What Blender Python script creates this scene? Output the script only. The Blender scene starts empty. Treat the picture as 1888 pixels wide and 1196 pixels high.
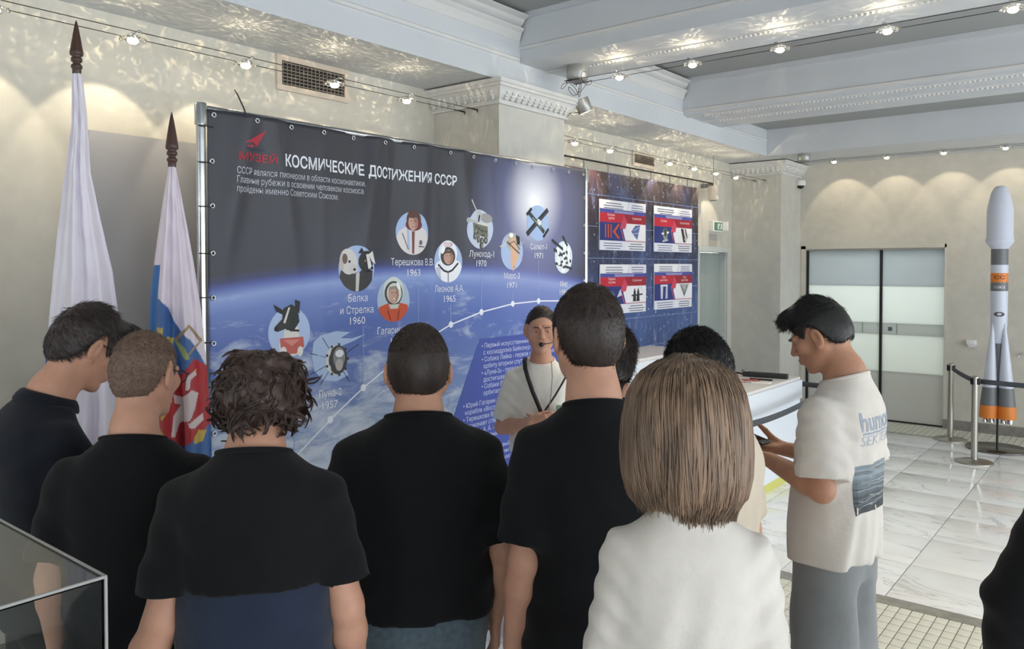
import bpy, bmesh, math, random
import numpy as np
from mathutils import Vector, Matrix

# ------------------------------------------------------------------ scene, camera, light
scene = bpy.context.scene
COL = scene.collection
R = math.radians

cam_data = bpy.data.cameras.new('camera')
cam_data.sensor_fit = 'HORIZONTAL'
cam_data.sensor_width = 36.0
cam_data.lens = 36.0 * 1466.0 / 1888.0
cam_data.shift_y = -75.0 / 1888.0
cam_data.clip_start = 0.05
cam_data.clip_end = 100
camera = bpy.data.objects.new('camera', cam_data)
camera.location = (0, 0, 1.92)
camera.rotation_euler = (R(90 - 1.231), 0, R(38.9))
COL.objects.link(camera)
scene.camera = camera

world = bpy.data.worlds.new('daylight')
world.use_nodes = True
_bg = world.node_tree.nodes['Background']
_bg.inputs['Color'].default_value = (0.86, 0.93, 1.0, 1)
_bg.inputs['Strength'].default_value = 8.0
scene.world = world

vs = scene.view_settings
vs.view_transform = 'Standard'
vs.look = 'None'
vs.gamma = 1.0
vs.use_curve_mapping = False
vs.exposure = -0.34
LP1, LP2, LP3, LP4, LPU = 12.0, 28.0, 12.0, 9.0, 4.5      # watts of the cable lamps, row by row

def portal(loc, rot, sx, sy):
    l = bpy.data.lights.new('window_portal', 'AREA')
    l.shape = 'RECTANGLE'; l.size = sx; l.size_y = sy
    l.cycles.is_portal = True
    o = bpy.data.objects.new('window_portal', l)
    o.location = loc; o.rotation_euler = rot
    COL.objects.link(o)

# the hall's tall windows: right-hand side (x = 5.2) and behind the photographer (y = -4.2)
WIN_R = [(-3.0, -0.6), (0.0, 2.4), (3.0, 5.4), (6.0, 8.2), (8.5, 10.3)]
WIN_B = [(-3.2, -2.2), (0.8, 1.8)]
WZ = (0.35, 3.05)
for a_, b_ in WIN_R:
    portal((5.2, (a_ + b_) / 2, sum(WZ) / 2), (0, R(90), 0), WZ[1] - WZ[0], b_ - a_)
for a_, b_ in WIN_B:
    portal(((a_ + b_) / 2, -4.2, sum(WZ) / 2), (R(90), 0, 0), b_ - a_, WZ[1] - WZ[0])

# ------------------------------------------------------------------ materials
def lin(c):
    out = []
    for v in c[:3]:
        v = v / 255.0
        out.append(v / 12.92 if v <= 0.04045 else ((v + 0.055) / 1.055) ** 2.4)
    return (out[0], out[1], out[2], 1.0)

MATS = {}
def mat(name, rgb, rough=0.6, metal=0.0, var=0.0, vscale=8.0, bump=0.0, bscale=60.0, spec=0.5, stretch=None,
        sss=0.0, emit=0.0, alpha=None, sheen=0.0, coord='Object', detail=4.0):
    if name in MATS:
        return MATS[name]
    m = bpy.data.materials.new(name)
    m.use_nodes = True
    nt = m.node_tree
    b = nt.nodes['Principled BSDF']
    c = lin(rgb)
    b.inputs['Base Color'].default_value = c
    b.inputs['Roughness'].default_value = rough
    b.inputs['Metallic'].default_value = metal
    b.inputs['Specular IOR Level'].default_value = spec
    if sss:
        b.inputs['Subsurface Weight'].default_value = sss
        b.inputs['Subsurface Radius'].default_value = (0.02, 0.008, 0.004)
        b.inputs['Subsurface Scale'].default_value = 0.6
    if sheen:
        b.inputs['Sheen Weight'].default_value = sheen
        b.inputs['Sheen Roughness'].default_value = 0.6
    if emit:
        b.inputs['Emission Color'].default_value = c
        b.inputs['Emission Strength'].default_value = emit
    if var or bump:
        tc = nt.nodes.new('ShaderNodeTexCoord')
        mp = nt.nodes.new('ShaderNodeMapping')
        if stretch:
            mp.inputs['Scale'].default_value = stretch
        nt.links.new(tc.outputs[coord], mp.inputs['Vector'])
    if var:
        n = nt.nodes.new('ShaderNodeTexNoise')
        n.inputs['Scale'].default_value = vscale
        n.inputs['Detail'].default_value = detail
        nt.links.new(mp.outputs['Vector'], n.inputs['Vector'])
        r = nt.nodes.new('ShaderNodeValToRGB')
        r.color_ramp.elements[0].position = 0.3
        r.color_ramp.elements[1].position = 0.7
        r.color_ramp.elements[0].color = tuple(min(1, v * (1 - var)) for v in c[:3]) + (1,)
        r.color_ramp.elements[1].color = tuple(min(1, v * (1 + var)) for v in c[:3]) + (1,)
        nt.links.new(n.outputs['Fac'], r.inputs['Fac'])
        nt.links.new(r.outputs['Color'], b.inputs['Base Color'])
    if bump:
        n2 = nt.nodes.new('ShaderNodeTexNoise')
        n2.inputs['Scale'].default_value = bscale
        n2.inputs['Detail'].default_value = 3.0
        nt.links.new(mp.outputs['Vector'], n2.inputs['Vector'])
        bp = nt.nodes.new('ShaderNodeBump')
        bp.inputs['Strength'].default_value = bump
        bp.inputs['Distance'].default_value = 0.01
        nt.links.new(n2.outputs['Fac'], bp.inputs['Height'])
        nt.links.new(bp.outputs['Normal'], b.inputs['Normal'])
    MATS[name] = m
    return m

class NT:
    """tiny node-graph helper"""
    def __init__(s, name):
        s.m = bpy.data.materials.new(name); s.m.use_nodes = True
        s.t = s.m.node_tree; s.b = s.t.nodes['Principled BSDF']
        MATS[name] = s.m
    def n(s, typ, **kw):
        nd = s.t.nodes.new('ShaderNode' + typ)
        for k, v in kw.items():
            if k in nd.inputs: nd.inputs[k].default_value = v
            else: setattr(nd, k, v)
        return nd
    def l(s, a, b): s.t.links.new(a, b)
    def ramp(s, fac, stops, interp='LINEAR'):
        r = s.n('ValToRGB'); cr = r.color_ramp; cr.interpolation = interp
        while len(cr.elements) < len(stops): cr.elements.new(0.5)
        for e, (p, c) in zip(cr.elements, stops):
            e.position = p; e.color = c if len(c) == 4 and max(c) <= 1.0 else lin(c)
        s.l(fac, r.inputs['Fac']); return r.outputs['Color']
    def math(s, op, a, b=None, c=None, clamp=False):
        m = s.n('Math', operation=op, use_clamp=clamp)
        for i, v in enumerate((a, b, c)):
            if v is None: continue
            if hasattr(v, 'node'): s.l(v, m.inputs[i])
            else: m.inputs[i].default_value = v
        return m.outputs[0]
    def mix(s, f, a, b, blend='MIX'):
        m = s.n('MixRGB', blend_type=blend)
        for i, v in zip(('Fac', 'Color1', 'Color2'), (f, a, b)):
            if hasattr(v, 'node'): s.l(v, m.inputs[i])
            else: m.inputs[i].default_value = v if not isinstance(v, tuple) else (v if len(v) == 4 else lin(v))
        return m.outputs[0]

# ------------------------------------------------------------------ objects and labels
def link(o, parent=None):
    COL.objects.link(o)
    if parent is not None: o.parent = parent
    return o
def tag(o, label=None, cat=None, group=None, kind=None):
    if label: o['label'] = label
    if cat: o['category'] = cat
    if group: o['group'] = group
    if kind: o['kind'] = kind
    return o
def empty(name, loc=(0, 0, 0), rz=0.0):
    o = bpy.data.objects.new(name, None); o.empty_display_size = 0.1
    o.location = loc; o.rotation_euler = (0, 0, rz)
    return link(o)
def copy_tree(o, parent=None):
    c = o.copy(); COL.objects.link(c)
    if parent is not None: c.parent = parent
    for ch in list(o.children): copy_tree(ch, c)
    return c

class MB:
    """mesh builder: collects polygons with material slots, links them as ONE mesh object"""
    def __init__(s): s.v = []; s.f = []; s.mi = []; s.mats = []; s.cur = 0; s.sm = []
    def use(s, m):
        if m not in s.mats: s.mats.append(m)
        s.cur = s.mats.index(m); return s
    def add(s, vs, fs, smooth=False):
        o = len(s.v); s.v += [tuple(p) for p in vs]
        for f in fs:
            s.f.append(tuple(i + o for i in f)); s.mi.append(s.cur); s.sm.append(smooth)
        return s
    def box(s, x0, x1, y0, y1, z0, z1):
        v = [(x, y, z) for z in (z0, z1) for y in (y0, y1) for x in (x0, x1)]
        return s.add(v, [(0, 2, 3, 1), (4, 5, 7, 6), (0, 1, 5, 4), (2, 6, 7, 3), (0, 4, 6, 2), (1, 3, 7, 5)])
    def rbox(s, c, size, rot=None, bev=0.0):
        """box with chamfered edges, centred at c, optional 3x3 rotation"""
        hx, hy, hz = [d / 2 for d in size]
        bm = bmesh.new(); bmesh.ops.create_cube(bm, size=1)
        for q in bm.verts: q.co = Vector((q.co.x * size[0], q.co.y * size[1], q.co.z * size[2]))
        if bev: bmesh.ops.bevel(bm, geom=bm.edges[:], offset=bev, segments=2, profile=0.7, affect='EDGES')
        bm.verts.index_update()
        M = rot if rot is not None else Matrix.Identity(3)
        vs = [M @ q.co + Vector(c) for q in bm.verts]
        fs = [[q.index for q in f.verts] for f in bm.faces]
        bm.free(); return s.add(vs, fs, bool(bev))
    def lathe(s, prof, seg=24, c=(0, 0, 0), sy=1.0, rot=None, cap=True):
        vs, fs = [], []
        for r, z in prof:
            for i in range(seg):
                a = 2 * math.pi * i / seg
                vs.append(Vector((r * math.cos(a), sy * r * math.sin(a), z)))
        for j in range(len(prof) - 1):
            for i in range(seg):
                k = (i + 1) % seg
                fs.append((j * seg + i, j * seg + k, (j + 1) * seg + k, (j + 1) * seg + i))
        M = rot if rot is not None else Matrix.Identity(3)
        vs = [M @ v + Vector(c) for v in vs]
        s.add(vs, fs, True)
        if cap:
            s.add(vs[:seg], [tuple(range(seg - 1, -1, -1))]); s.add(vs[-seg:], [tuple(range(seg))])
        return s
    def tube(s, pts, r, seg=8, cap=True, flat=None):
        """tube along a polyline; r is a radius or one per point; flat=(w,h) gives a ribbon section"""
        pts = [Vector(p) for p in pts]; n = len(pts)
        rr = [r] * n if not isinstance(r, (list, tuple)) else r
        t0 = (pts[1] - pts[0]).normalized()
        up = Vector((0, 0, 1)) if abs(t0.z) < 0.9 else Vector((1, 0, 0))
        nrm = t0.cross(up).normalized()
        vs, fs = [], []
        for i, p in enumerate(pts):
            t = (pts[min(i + 1, n - 1)] - pts[max(i - 1, 0)]).normalized()
            nrm = (nrm - t * nrm.dot(t)).normalized(); b = t.cross(nrm)
            for k in range(seg):
                a = 2 * math.pi * k / seg
                if flat: vs.append(p + nrm * math.cos(a) * flat[0] + b * math.sin(a) * flat[1])
                else: vs.append(p + (nrm * math.cos(a) + b * math.sin(a)) * rr[i])
        for i in range(n - 1):
            for k in range(seg):
                q = (k + 1) % seg
                fs.append((i * seg + k, i * seg + q, (i + 1) * seg + q, (i + 1) * seg + k))
        s.add(vs, fs, True)
        if cap:
            s.add(vs[:seg], [tuple(range(seg - 1, -1, -1))]); s.add(vs[-seg:], [tuple(range(seg))])
        return s
    def sphere(s, c, r, seg=12, rings=8, rot=None):
        rx, ry, rz = r if isinstance(r, (tuple, list)) else (r, r, r)
        M = rot if rot is not None else Matrix.Identity(3)
        vs, fs = [], []
        for j in range(rings + 1):
            t = math.pi * j / rings
            for i in range(seg):
                a = 2 * math.pi * i / seg
                vs.append(M @ Vector((rx * math.sin(t) * math.cos(a), ry * math.sin(t) * math.sin(a), rz * math.cos(t))) + Vector(c))
        for j in range(rings):
            for i in range(seg):
                k = (i + 1) % seg
                fs.append((j * seg + i, (j + 1) * seg + i, (j + 1) * seg + k, j * seg + k))
        return s.add(vs, fs, True)
    def build(s, name, m=None, parent=None, label=None, cat=None, group=None, kind=None):
        me = bpy.data.meshes.new(name)
        me.from_pydata(s.v, [], s.f)
        mats = s.mats or [m]
        for q in mats: me.materials.append(q)
        if len(mats) > 1: me.polygons.foreach_set('material_index', s.mi)
        me.polygons.foreach_set('use_smooth', s.sm)
        me.update()
        o = bpy.data.objects.new(name, me)
        link(o, parent)
        return tag(o, label, cat, group, kind)

def np_mesh(name, V, Q, m, parent=None, tris=None, smooth=True):
    me = bpy.data.meshes.new(name)
    nq = len(Q); nt = 0 if tris is None else len(tris)
    me.vertices.add(len(V)); me.vertices.foreach_set('co', np.asarray(V, np.float32).ravel())
    idx = np.asarray(Q, np.int32).ravel()
    st = np.arange(nq, dtype=np.int32) * 4
    if nt:
        idx = np.concatenate([idx, np.asarray(tris, np.int32).ravel()])
        st = np.concatenate([st, nq * 4 + np.arange(nt, dtype=np.int32) * 3])
    me.loops.add(len(idx)); me.loops.foreach_set('vertex_index', idx)
    me.polygons.add(nq + nt); me.polygons.foreach_set('loop_start', st)
    me.polygons.foreach_set('use_smooth', np.full(nq + nt, smooth, bool))
    me.materials.append(m)
    me.update(calc_edges=True)
    o = bpy.data.objects.new(name, me)
    return link(o, parent)

FONT_CACHE = {}
def text2d(txt, size=1.0, bold=0.0, align='LEFT', width=None, shear=0.0, spacing=1.0):
    """flat outline of a line of writing as (verts2d, faces); width rescales it to that length"""
    cu = bpy.data.curves.new('txt', 'FONT')
    cu.body = txt; cu.size = size; cu.align_x = 'LEFT'; cu.offset = bold; cu.shear = shear; cu.space_character = spacing
    cu.resolution_u = 3
    o = bpy.data.objects.new('txt', cu); COL.objects.link(o)
    me = o.to_mesh()
    v = [(p.co.x, p.co.y) for p in me.vertices]; f = [tuple(p.vertices) for p in me.polygons]
    o.to_mesh_clear(); bpy.data.objects.remove(o); bpy.data.curves.remove(cu)
    if not v: return [], []
    # the letter н comes as three overlapping bars that the filler muddles: refill it bar by bar
    pat = [(0.441, 0.319), (0.441, 0.238), (0.142, 0.238), (0.142, 0.319), (0.163, 0.542), (0.163, 0.0), (0.075, 0.0), (0.075, 0.542), (0.509, 0.542), (0.509, 0.0), (0.421, 0.0), (0.421, 0.542)]
    i = 0
    while i + 12 <= len(v):
        if all(abs(v[i + k][0] - v[i][0] - size * (pat[k][0] - pat[0][0])) < 0.01 * size and abs(v[i + k][1] - size * pat[k][1]) < 0.01 * size for k in range(12)):
            f = [q for q in f if not (i <= q[0] < i + 12)] + [(i + 3, i + 2, i + 1, i), (i + 7, i + 6, i + 5, i + 4), (i + 11, i + 10, i + 9, i + 8)]; i += 12
        else: i += 1
    x0 = min(p[0] for p in v); x1 = max(p[0] for p in v)
    k = 1.0 if width is None else width / max(1e-6, x1 - x0)
    w = (x1 - x0) * k
    off = {'LEFT': 0, 'CENTER': -w / 2, 'RIGHT': -w}[align]
    return [((p[0] - x0) * k + off, p[1]) for p in v], f

# ------------------------------------------------------------------ the hall
XW = -4.28      # left wall
XP = -3.635     # face of the pilasters and of the beam along the left wall
YB = 10.56     # back wall
XR, YR = 5.2, -4.2
def plaster(name, rgb, k=0.10):
    g = NT(name); tc = g.n('TexCoord')
    n1 = g.n('TexNoise', Scale=1.3, Detail=6.0, Roughness=0.6); n2 = g.n('TexNoise', Scale=9.0, Detail=5.0)
    g.l(tc.outputs['Object'], n1.inputs['Vector']); g.l(tc.outputs['Object'], n2.inputs['Vector'])
    c = lin(rgb)
    a = g.ramp(n1.outputs['Fac'], [(0.3, tuple(v * (1 - k) for v in c[:3]) + (1,)), (0.7, tuple(min(1, v * (1 + k)) for v in c[:3]) + (1,))])
    b = g.ramp(n2.outputs['Fac'], [(0.35, (0.93, 0.93, 0.93, 1)), (0.65, (1, 1, 1, 1))])
    g.l(g.mix(1.0, a, b, 'MULTIPLY'), g.b.inputs['Base Color'])
    g.b.inputs['Roughness'].default_value = 0.62
    bp = g.n('Bump', Strength=0.08, Distance=0.02); g.l(n2.outputs['Fac'], bp.inputs['Height']); g.l(bp.outputs['Normal'], g.b.inputs['Normal'])
    return g.m
M_WALL = plaster('plaster_cream', (206, 202, 190), 0.08)
M_PIL = plaster('plaster_pilaster', (200, 198, 190), 0.07)
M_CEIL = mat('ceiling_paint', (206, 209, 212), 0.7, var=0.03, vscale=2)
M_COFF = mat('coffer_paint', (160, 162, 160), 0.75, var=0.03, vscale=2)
M_MOULD = mat('moulding_plaster', (214, 213, 210), 0.65)
M_STEEL = mat('brushed_steel', (190, 190, 186), 0.28, 1.0, var=0.06, vscale=30, stretch=(1, 1, 0.1))
M_CHROME = mat('chrome', (215, 215, 215), 0.12, 1.0)
M_WHITE = mat('white_paint', (228, 228, 226), 0.45)
M_GREYP = mat('grey_plastic', (120, 122, 122), 0.4)
M_BLACK = mat('black_metal', (26, 26, 27), 0.45)
M_SKIRT = mat('grey_stone', (128, 124, 118), 0.4, var=0.25, vscale=14)
M_GROUT = mat('grout', (150, 150, 148), 0.8)

def struct(B, name, m=None, parent=None, label=None):
    o = B.build(name, m, parent, label)
    if parent is None: o['kind'] = 'structure'
    return o

# walls, with real openings for the windows that light the hall
B = MB().box(XW - 0.2, XW, -4.4, 8.90, 0, 3.9); B.box(XW - 0.2, XW, 9.70, YB + 0.2, 0, 3.9); B.box(XW - 0.2, XW, 8.90, 9.70, 2.10, 3.9)
WL = struct(B, 'wall_left', M_WALL)
B = MB().box(XW - 0.2, -3.56, YB, YB + 0.2, 0, 3.9).box(-1.93, XR + 0.2, YB, YB + 0.2, 0, 3.9).box(-3.56, -1.93, YB, YB + 0.2, 2.15, 3.9)
WBK = struct(B, 'wall_back', M_WALL)
def window_wall(name, spans, lo, hi, mk):
    B = MB(); e = [lo] + [v for s_ in spans for v in s_] + [hi]
    for i in range(0, len(e), 2): mk(B, e[i], e[i + 1], 0, 3.9)
    for a, b in spans: mk(B, a, b, 0, WZ[0]); mk(B, a, b, WZ[1], 3.9)
    return struct(B, name, M_WALL)
window_wall('wall_right', WIN_R, -4.4, YB + 0.2, lambda B, a, b, z0, z1: B.box(XR, XR + 0.25, a, b, z0, z1))
window_wall('wall_rear', WIN_B, XW - 0.2, XR + 0.25, lambda B, a, b, z0, z1: B.box(a, b, YR - 0.25, YR, z0, z1))

# pilasters on the left wall
def pilaster(name, y0, y1):
    B = MB().box(XW, XP, y0, y1, 0, 3.25)
    o = struct(B, name, M_PIL)
    return o
PIL1 = pilaster('wall_left_pilaster', 4.357, 5.158)
PIL2 = pilaster('wall_left_pilaster', 9.852, YB)
# enriched cornice around each pilaster head
def cornice(n, y0, y1, sides):
    prof = [(0.0, 3.075), (0.022, 3.078), (0.024, 3.092), (0.012, 3.098), (0.014, 3.106), (0.030, 3.118), (0.048, 3.140), (0.062, 3.172), (0.074, 3.186), (0.086, 3.190), (0.088, 3.206), (0.100, 3.214), (0.102, 3.238)]
    root = None
    path = [(XW + 0.001, y0, 0, -1)] if 'near' in sides else []
    B = MB()
    corners = [(XW, y0), (XP, y0), (XP, y1), (XW, y1)]
    offd = [(0, -1), (1, -1), (1, 1), (0, 1)]
    if 'far' not in sides: corners[2:] = [(XP, y1)]; offd[2:] = [(1, 0)]
    vs = []
    for (x, y), (ox, oy) in zip(corners, offd):
        for p, z in prof: vs.append((x + ox * p, y + oy * p, z))
    m = len(prof); fs = []
    for c in range(len(corners) - 1):
        for j in range(m - 1):
            fs.append((c * m + j, (c + 1) * m + j, (c + 1) * m + j + 1, c * m + j + 1))
    B.add(vs, fs)
    o = struct(B, 'trim_%d' % n, M_MOULD)
    # acanthus leaves of the cornice
    L = MB()
    def leaf(x, y, dx, dy):
        nx, ny = dy, -dx
        for q, (h, w) in enumerate(((3.118, 0.020), (3.138, 0.026), (3.158, 0.022))):
            k = 0.036 + 0.010 * q
            Rm = Matrix(((dx, nx, 0), (dy, ny, 0), (0, 0, 1)))
            L.sphere((x + nx * k, y + ny * k, h), (w, 0.011, 0.016), 6, 4, Rm)
    nf_ = int((y1 - y0) / 0.062)
    for i in range(nf_): leaf(XP, y0 + (i + 0.5) * (y1 - y0) / nf_, 0, 1)
    for i in range(10): leaf(XW + (i + 0.5) * (XP - XW) / 10, y0, 1, 0)
    q = L.build('leaf_ornament', M_MOULD, o); q['kind'] = 'stuff'
cornice(1, 4.357, 5.158, ('near', 'far')); cornice(2, 9.852, YB, ('near',))

# ceiling: flat coffers between beams
ZS, ZB = 3.25, 3.41
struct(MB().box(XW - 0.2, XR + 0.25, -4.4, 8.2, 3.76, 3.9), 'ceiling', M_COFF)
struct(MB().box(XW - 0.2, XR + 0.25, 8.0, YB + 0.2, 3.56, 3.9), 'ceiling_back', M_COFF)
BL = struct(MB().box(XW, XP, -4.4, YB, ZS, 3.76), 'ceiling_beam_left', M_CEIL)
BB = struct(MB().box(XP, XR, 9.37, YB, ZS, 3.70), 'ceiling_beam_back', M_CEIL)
def beam(name, y0, y1, steps):
    B = MB()
    for (g, z0, z1) in steps: B.box(XP, XR, y0 - g, y1 + g, z0, z1)
    return struct(B, name, M_CEIL)
BM1 = beam('ceiling_beam_front', 4.60, 5.26, [(0.0, ZB, 3.76), (0.035, 3.725, 3.76)])
BM2 = beam('ceiling_beam_middle', 7.20, 8.05, [(0.0, ZB, 3.76), (0.05, 3.715, 3.76)])
BM0 = beam('ceiling_beam_near', 0.9, 1.6, [(0.0, ZB, 3.76), (0.035, 3.725, 3.76)])
# running mouldings
def strip_x(n, y, z, prof, parent_name='trim'):
    B = MB(); vs = []
    for x in (XP, XR):
        for p, q in prof: vs.append((x, y + p, z + q))
    m = len(prof)
    B.add(vs, [(j, j + 1, m + j + 1, m + j) for j in range(m - 1)])
    return struct(B, 'trim_%d' % n, M_MOULD)
def strip_y(n, x, z, prof, y0, y1):
    B = MB(); vs = []
    for y in (y0, y1):
        for p, q in prof: vs.append((x + p, y, z + q))
    m = len(prof)
    B.add(vs, [(m + j, m + j + 1, j + 1, j) for j in range(m - 1)])
    return struct(B, 'trim_%d' % n, M_MOULD)
fas = [(0, 0), (0.012, 0.004), (0.014, 0.024), (0.006, 0.030), (0, 0.034)]
tn = 3
for ya, yb in ((-4.2, 4.58), (5.28, 7.18), (8.07, 9.35)):
    strip_y(tn, XP, 3.415, fas, ya, yb); tn += 1
    strip_y(tn, XP, 3.560, [(0, 0), (0.010, 0.006), (0.022, 0.03), (0.03, 0.06), (0.05, 0.075), (0.052, 0.09), (0, 0.09)], ya, yb if yb < 9 else yb); tn += 1
    if yb < 9:
        strip_y(tn, XP, 3.660, [(0, 0), (0.02, 0.005), (0.05, 0.03), (0.06, 0.05), (0.10, 0.065), (0.10, 0.075), (0, 0.075)], ya, yb); tn += 1
dn = [(0.0, 0), (-0.012, 0.004), (-0.014, 0.022), (-0.006, 0.030), (0, 0.034)]
strip_x(tn, 4.60, 3.50, dn); tn += 1
strip_x(tn, 7.20, 3.44, dn); tn += 1
# bead-and-leaf ribs under the cross beams
def rib(n, y, z, w=0.045, pitch=0.032, x1=2.2):
    B = MB().box(XP, XR, y - w / 2, y + w / 2, z - 0.010, z + 0.001)
    o = struct(B, 'trim_%d' % n, M_MOULD)
    L = MB(); x = XP + 0.2
    while x < x1:
        L.sphere((x, y, z - 0.011), (0.013, w * 0.36, 0.011), 6, 4); x += pitch
    q = L.build('bead_ornament', M_MOULD, o); q['kind'] = 'stuff'
rib(tn, 4.94, ZB); tn += 1
rib(tn, 7.27, ZB, 0.04, 0.036); tn += 1
rib(tn, 7.62, ZB, 0.055, 0.036); tn += 1

# skirting
B = MB().box(-1.93, XR, YB - 0.018, YB, 0, 0.11).box(-3.62, -3.56, YB - 0.018, YB, 0, 0.11)
struct(B, 'baseboard_back', M_SKIRT)
B = MB().box(XP, XP + 0.016, 9.75, YB, 0, 0.11).box(XP, XP + 0.016, 4.33, 5.15, 0, 0.11).box(XW, XP, 9.75, 9.852, 0, 0.11).box(XW, XW + 0.016, -4, 4.357, 0, 0.11).box(XW, XW + 0.016, 5.158, 8.9, 0, 0.11)
struct(B, 'baseboard_left', M_SKIRT)

# ---- floor: marble squares, mosaic bands, stone strips
g = NT('marble'); tc = g.n('TexCoord'); oi = g.n('ObjectInfo')
ad = g.n('VectorMath', operation='ADD'); sc = g.n('VectorMath', operation='SCALE'); sc.inputs['Scale'].default_value = 37.0
cmb = g.n('CombineXYZ'); g.l(oi.outputs['Random'], cmb.inputs['X']); g.l(oi.outputs['Random'], cmb.inputs['Y']); g.l(cmb.outputs[0], sc.inputs[0])
g.l(tc.outputs['Object'], ad.inputs[0]); g.l(sc.outputs[0], ad.inputs[1])
mp = g.n('Mapping'); mp.inputs['Rotation'].default_value = (0, 0, R(35)); mp.inputs['Scale'].default_value = (1.0, 2.4, 1); g.l(ad.outputs[0], mp.inputs['Vector'])
nn = g.n('TexNoise', Scale=1.1, Detail=6.0, Roughness=0.58, Distortion=0.9); g.l(mp.outputs[0], nn.inputs['Vector'])
vein = g.math('ABSOLUTE', g.math('SUBTRACT', nn.outputs['Fac'], 0.5))
base = g.ramp(vein, [(0.0, (196, 198, 198)), (0.005, (220, 222, 222)), (0.014, (236, 238, 239)), (0.2, (242, 244, 245))])
g.l(base, g.b.inputs['Base Color']); g.b.inputs['Roughness'].default_value = 0.13
M_MARBLE = g.m
M_MOSA = mat('mosaic_white', (222, 221, 208), 0.3, var=0.05, vscale=20)
M_STRIP = mat('strip_stone', (142, 140, 132), 0.35, var=0.25, vscale=16)
FL = struct(MB().box(XW - 0.2, XR + 0.25, -4.4, YB + 0.2, -0.12, -0.008), 'floor', M_GROUT)
TS = 0.62
tile = MB().rbox((0, 0, -0.0045), (TS - 0.006, TS - 0.006, 0.009), bev=0.0015).build('marble_tile', M_MARBLE, FL)
tm = tile.data; first = [tile]
def put_tile(x, y, m=tm):
    if first: o = first.pop()
    else: o = bpy.data.objects.new('marble_tile', m); link(o, FL)
    o.location = (x, y, 0); return o
# beyond the mosaic band (y > 4.88): joints at x = -1.195 + k*0.62, y = 5.57 + k*0.62
for i in range(-4, 5):
    for j in range(-1, 7):
        x = -1.195 + (i + 0.5) * TS; y = 5.57 + (j + 0.5) * TS
        if x - TS / 2 > XP - 0.7 and y + TS / 2 < 9.95: put_tile(x, y)
# camera side of the band
for i in range(-5, 5):
    for j in range(0, 7):
        put_tile(-1.195 + (i + 0.5) * TS, 4.13 - (j + 0.5) * TS)
rest = MB()
def flat(B, x0, x1, y0, y1, z=0.0, g_=0.003): B.box(x0 + g_, x1 - g_, y0 + g_, y1 - g_, -0.009, z)
for i in range(-6, 11):
    for j in range(-14, 10):
        x = -1.195 + i * TS
        if j < -7: y = 4.13 + j * TS - 0.0
        else: continue
        flat(rest, x, x + TS, y, y + TS)
for i in range(5, 11):
    for j in range(-1, 7):
        flat(rest, -1.195 + i * TS, -1.195 + (i + 1) * TS, 5.57 + j * TS, 5.57 + (j + 1) * TS)
    for j in range(0, 7):
        flat(rest, -1.195 + i * TS, -1.195 + (i + 1) * TS, 4.13 - (j + 1) * TS, 4.13 - j * TS)
for j in range(0, 7): flat(rest, XW, -1.195 - 5 * TS, 4.13 - (j + 1) * TS, 4.13 - j * TS)
q = rest.build('marble_tiles_beyond', M_MARBLE, FL); q['kind'] = 'stuff'
# stone strips
for (y0, y1) in ((4.832, 4.942), (4.135, 4.240), (9.90, 9.94)):
    x = XW
    while x < XR:
        MB().box(x + 0.001, min(x + 1.2, XR) - 0.001, y0, y1, -0.009, 0.0005).build('stone_strip', M_STRIP, FL); x += 1.2
# mosaic: separate squares where the photo shows them, joined elsewhere
px_, py_ = 0.0615, 0.085
mm = MB().rbox((0, 0, -0.004), (px_ - 0.005, py_ - 0.006, 0.008), bev=0.001).build('mosaic_tile', M_MOSA, FL)
mdat = mm.data; mfirst = [mm]
mrest = MB(); cnt_ = 0
for j in range(7):
    for i in range(-45, 80):
        x = -1.147 + (i + 0.5) * px_; y = 4.832 - (j + 0.5) * py_
        if -1.82 < x < -0.20 and cnt_ < 300:
            if mfirst: o = mfirst.pop()
            else: o = bpy.data.objects.new('mosaic_tile', mdat); link(o, FL)
            o.location = (x, y, 0); cnt_ += 1
        elif XW < x < XR: flat(mrest, x - px_ / 2, x + px_ / 2, y - py_ / 2, y + py_ / 2, 0.0, 0.003)
for j in range(7):
    for i in range(-1, 100):
        flat(mrest, -3.62 + i * 0.0615, -3.62 + (i + 1) * 0.0615, 9.94 + j * 0.085, 9.94 + (j + 1) * 0.085, 0.0, 0.0035)
q = mrest.build('mosaic_tiles_beyond', M_MOSA, FL); q['kind'] = 'stuff'

# ------------------------------------------------------------------ implicit surfaces for bodies and clothes
def V3(*a): return np.array(a, float)
class Xf:
    """similarity transform local -> parent"""
    def __init__(s, R_=np.eye(3), o=(0, 0, 0), k=1.0): s.R = np.asarray(R_, float); s.o = np.asarray(o, float); s.k = k
    def p(s, q): return s.o + s.k * (s.R @ np.asarray(q, float))
    def inv(s, V): return ((np.asarray(V) - s.o) @ s.R) / s.k
    def fwd(s, V): return s.o + s.k * (np.asarray(V) @ s.R.T)
ID = Xf()
def rot3(yaw=0, pitch=0, roll=0):
    """yaw about z (left +), pitch: nod down +, roll about y; degrees, for a figure that faces +y"""
    y, p, r = R(yaw), R(-pitch), R(roll)
    Rz = np.array([[math.cos(y), -math.sin(y), 0], [math.sin(y), math.cos(y), 0], [0, 0, 1]])
    Rx = np.array([[1, 0, 0], [0, math.cos(p), -math.sin(p)], [0, math.sin(p), math.cos(p)]])
    Ry = np.array([[math.cos(r), 0, math.sin(r)], [0, 1, 0], [-math.sin(r), 0, math.cos(r)]])
    return Rz @ Rx @ Ry
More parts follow.
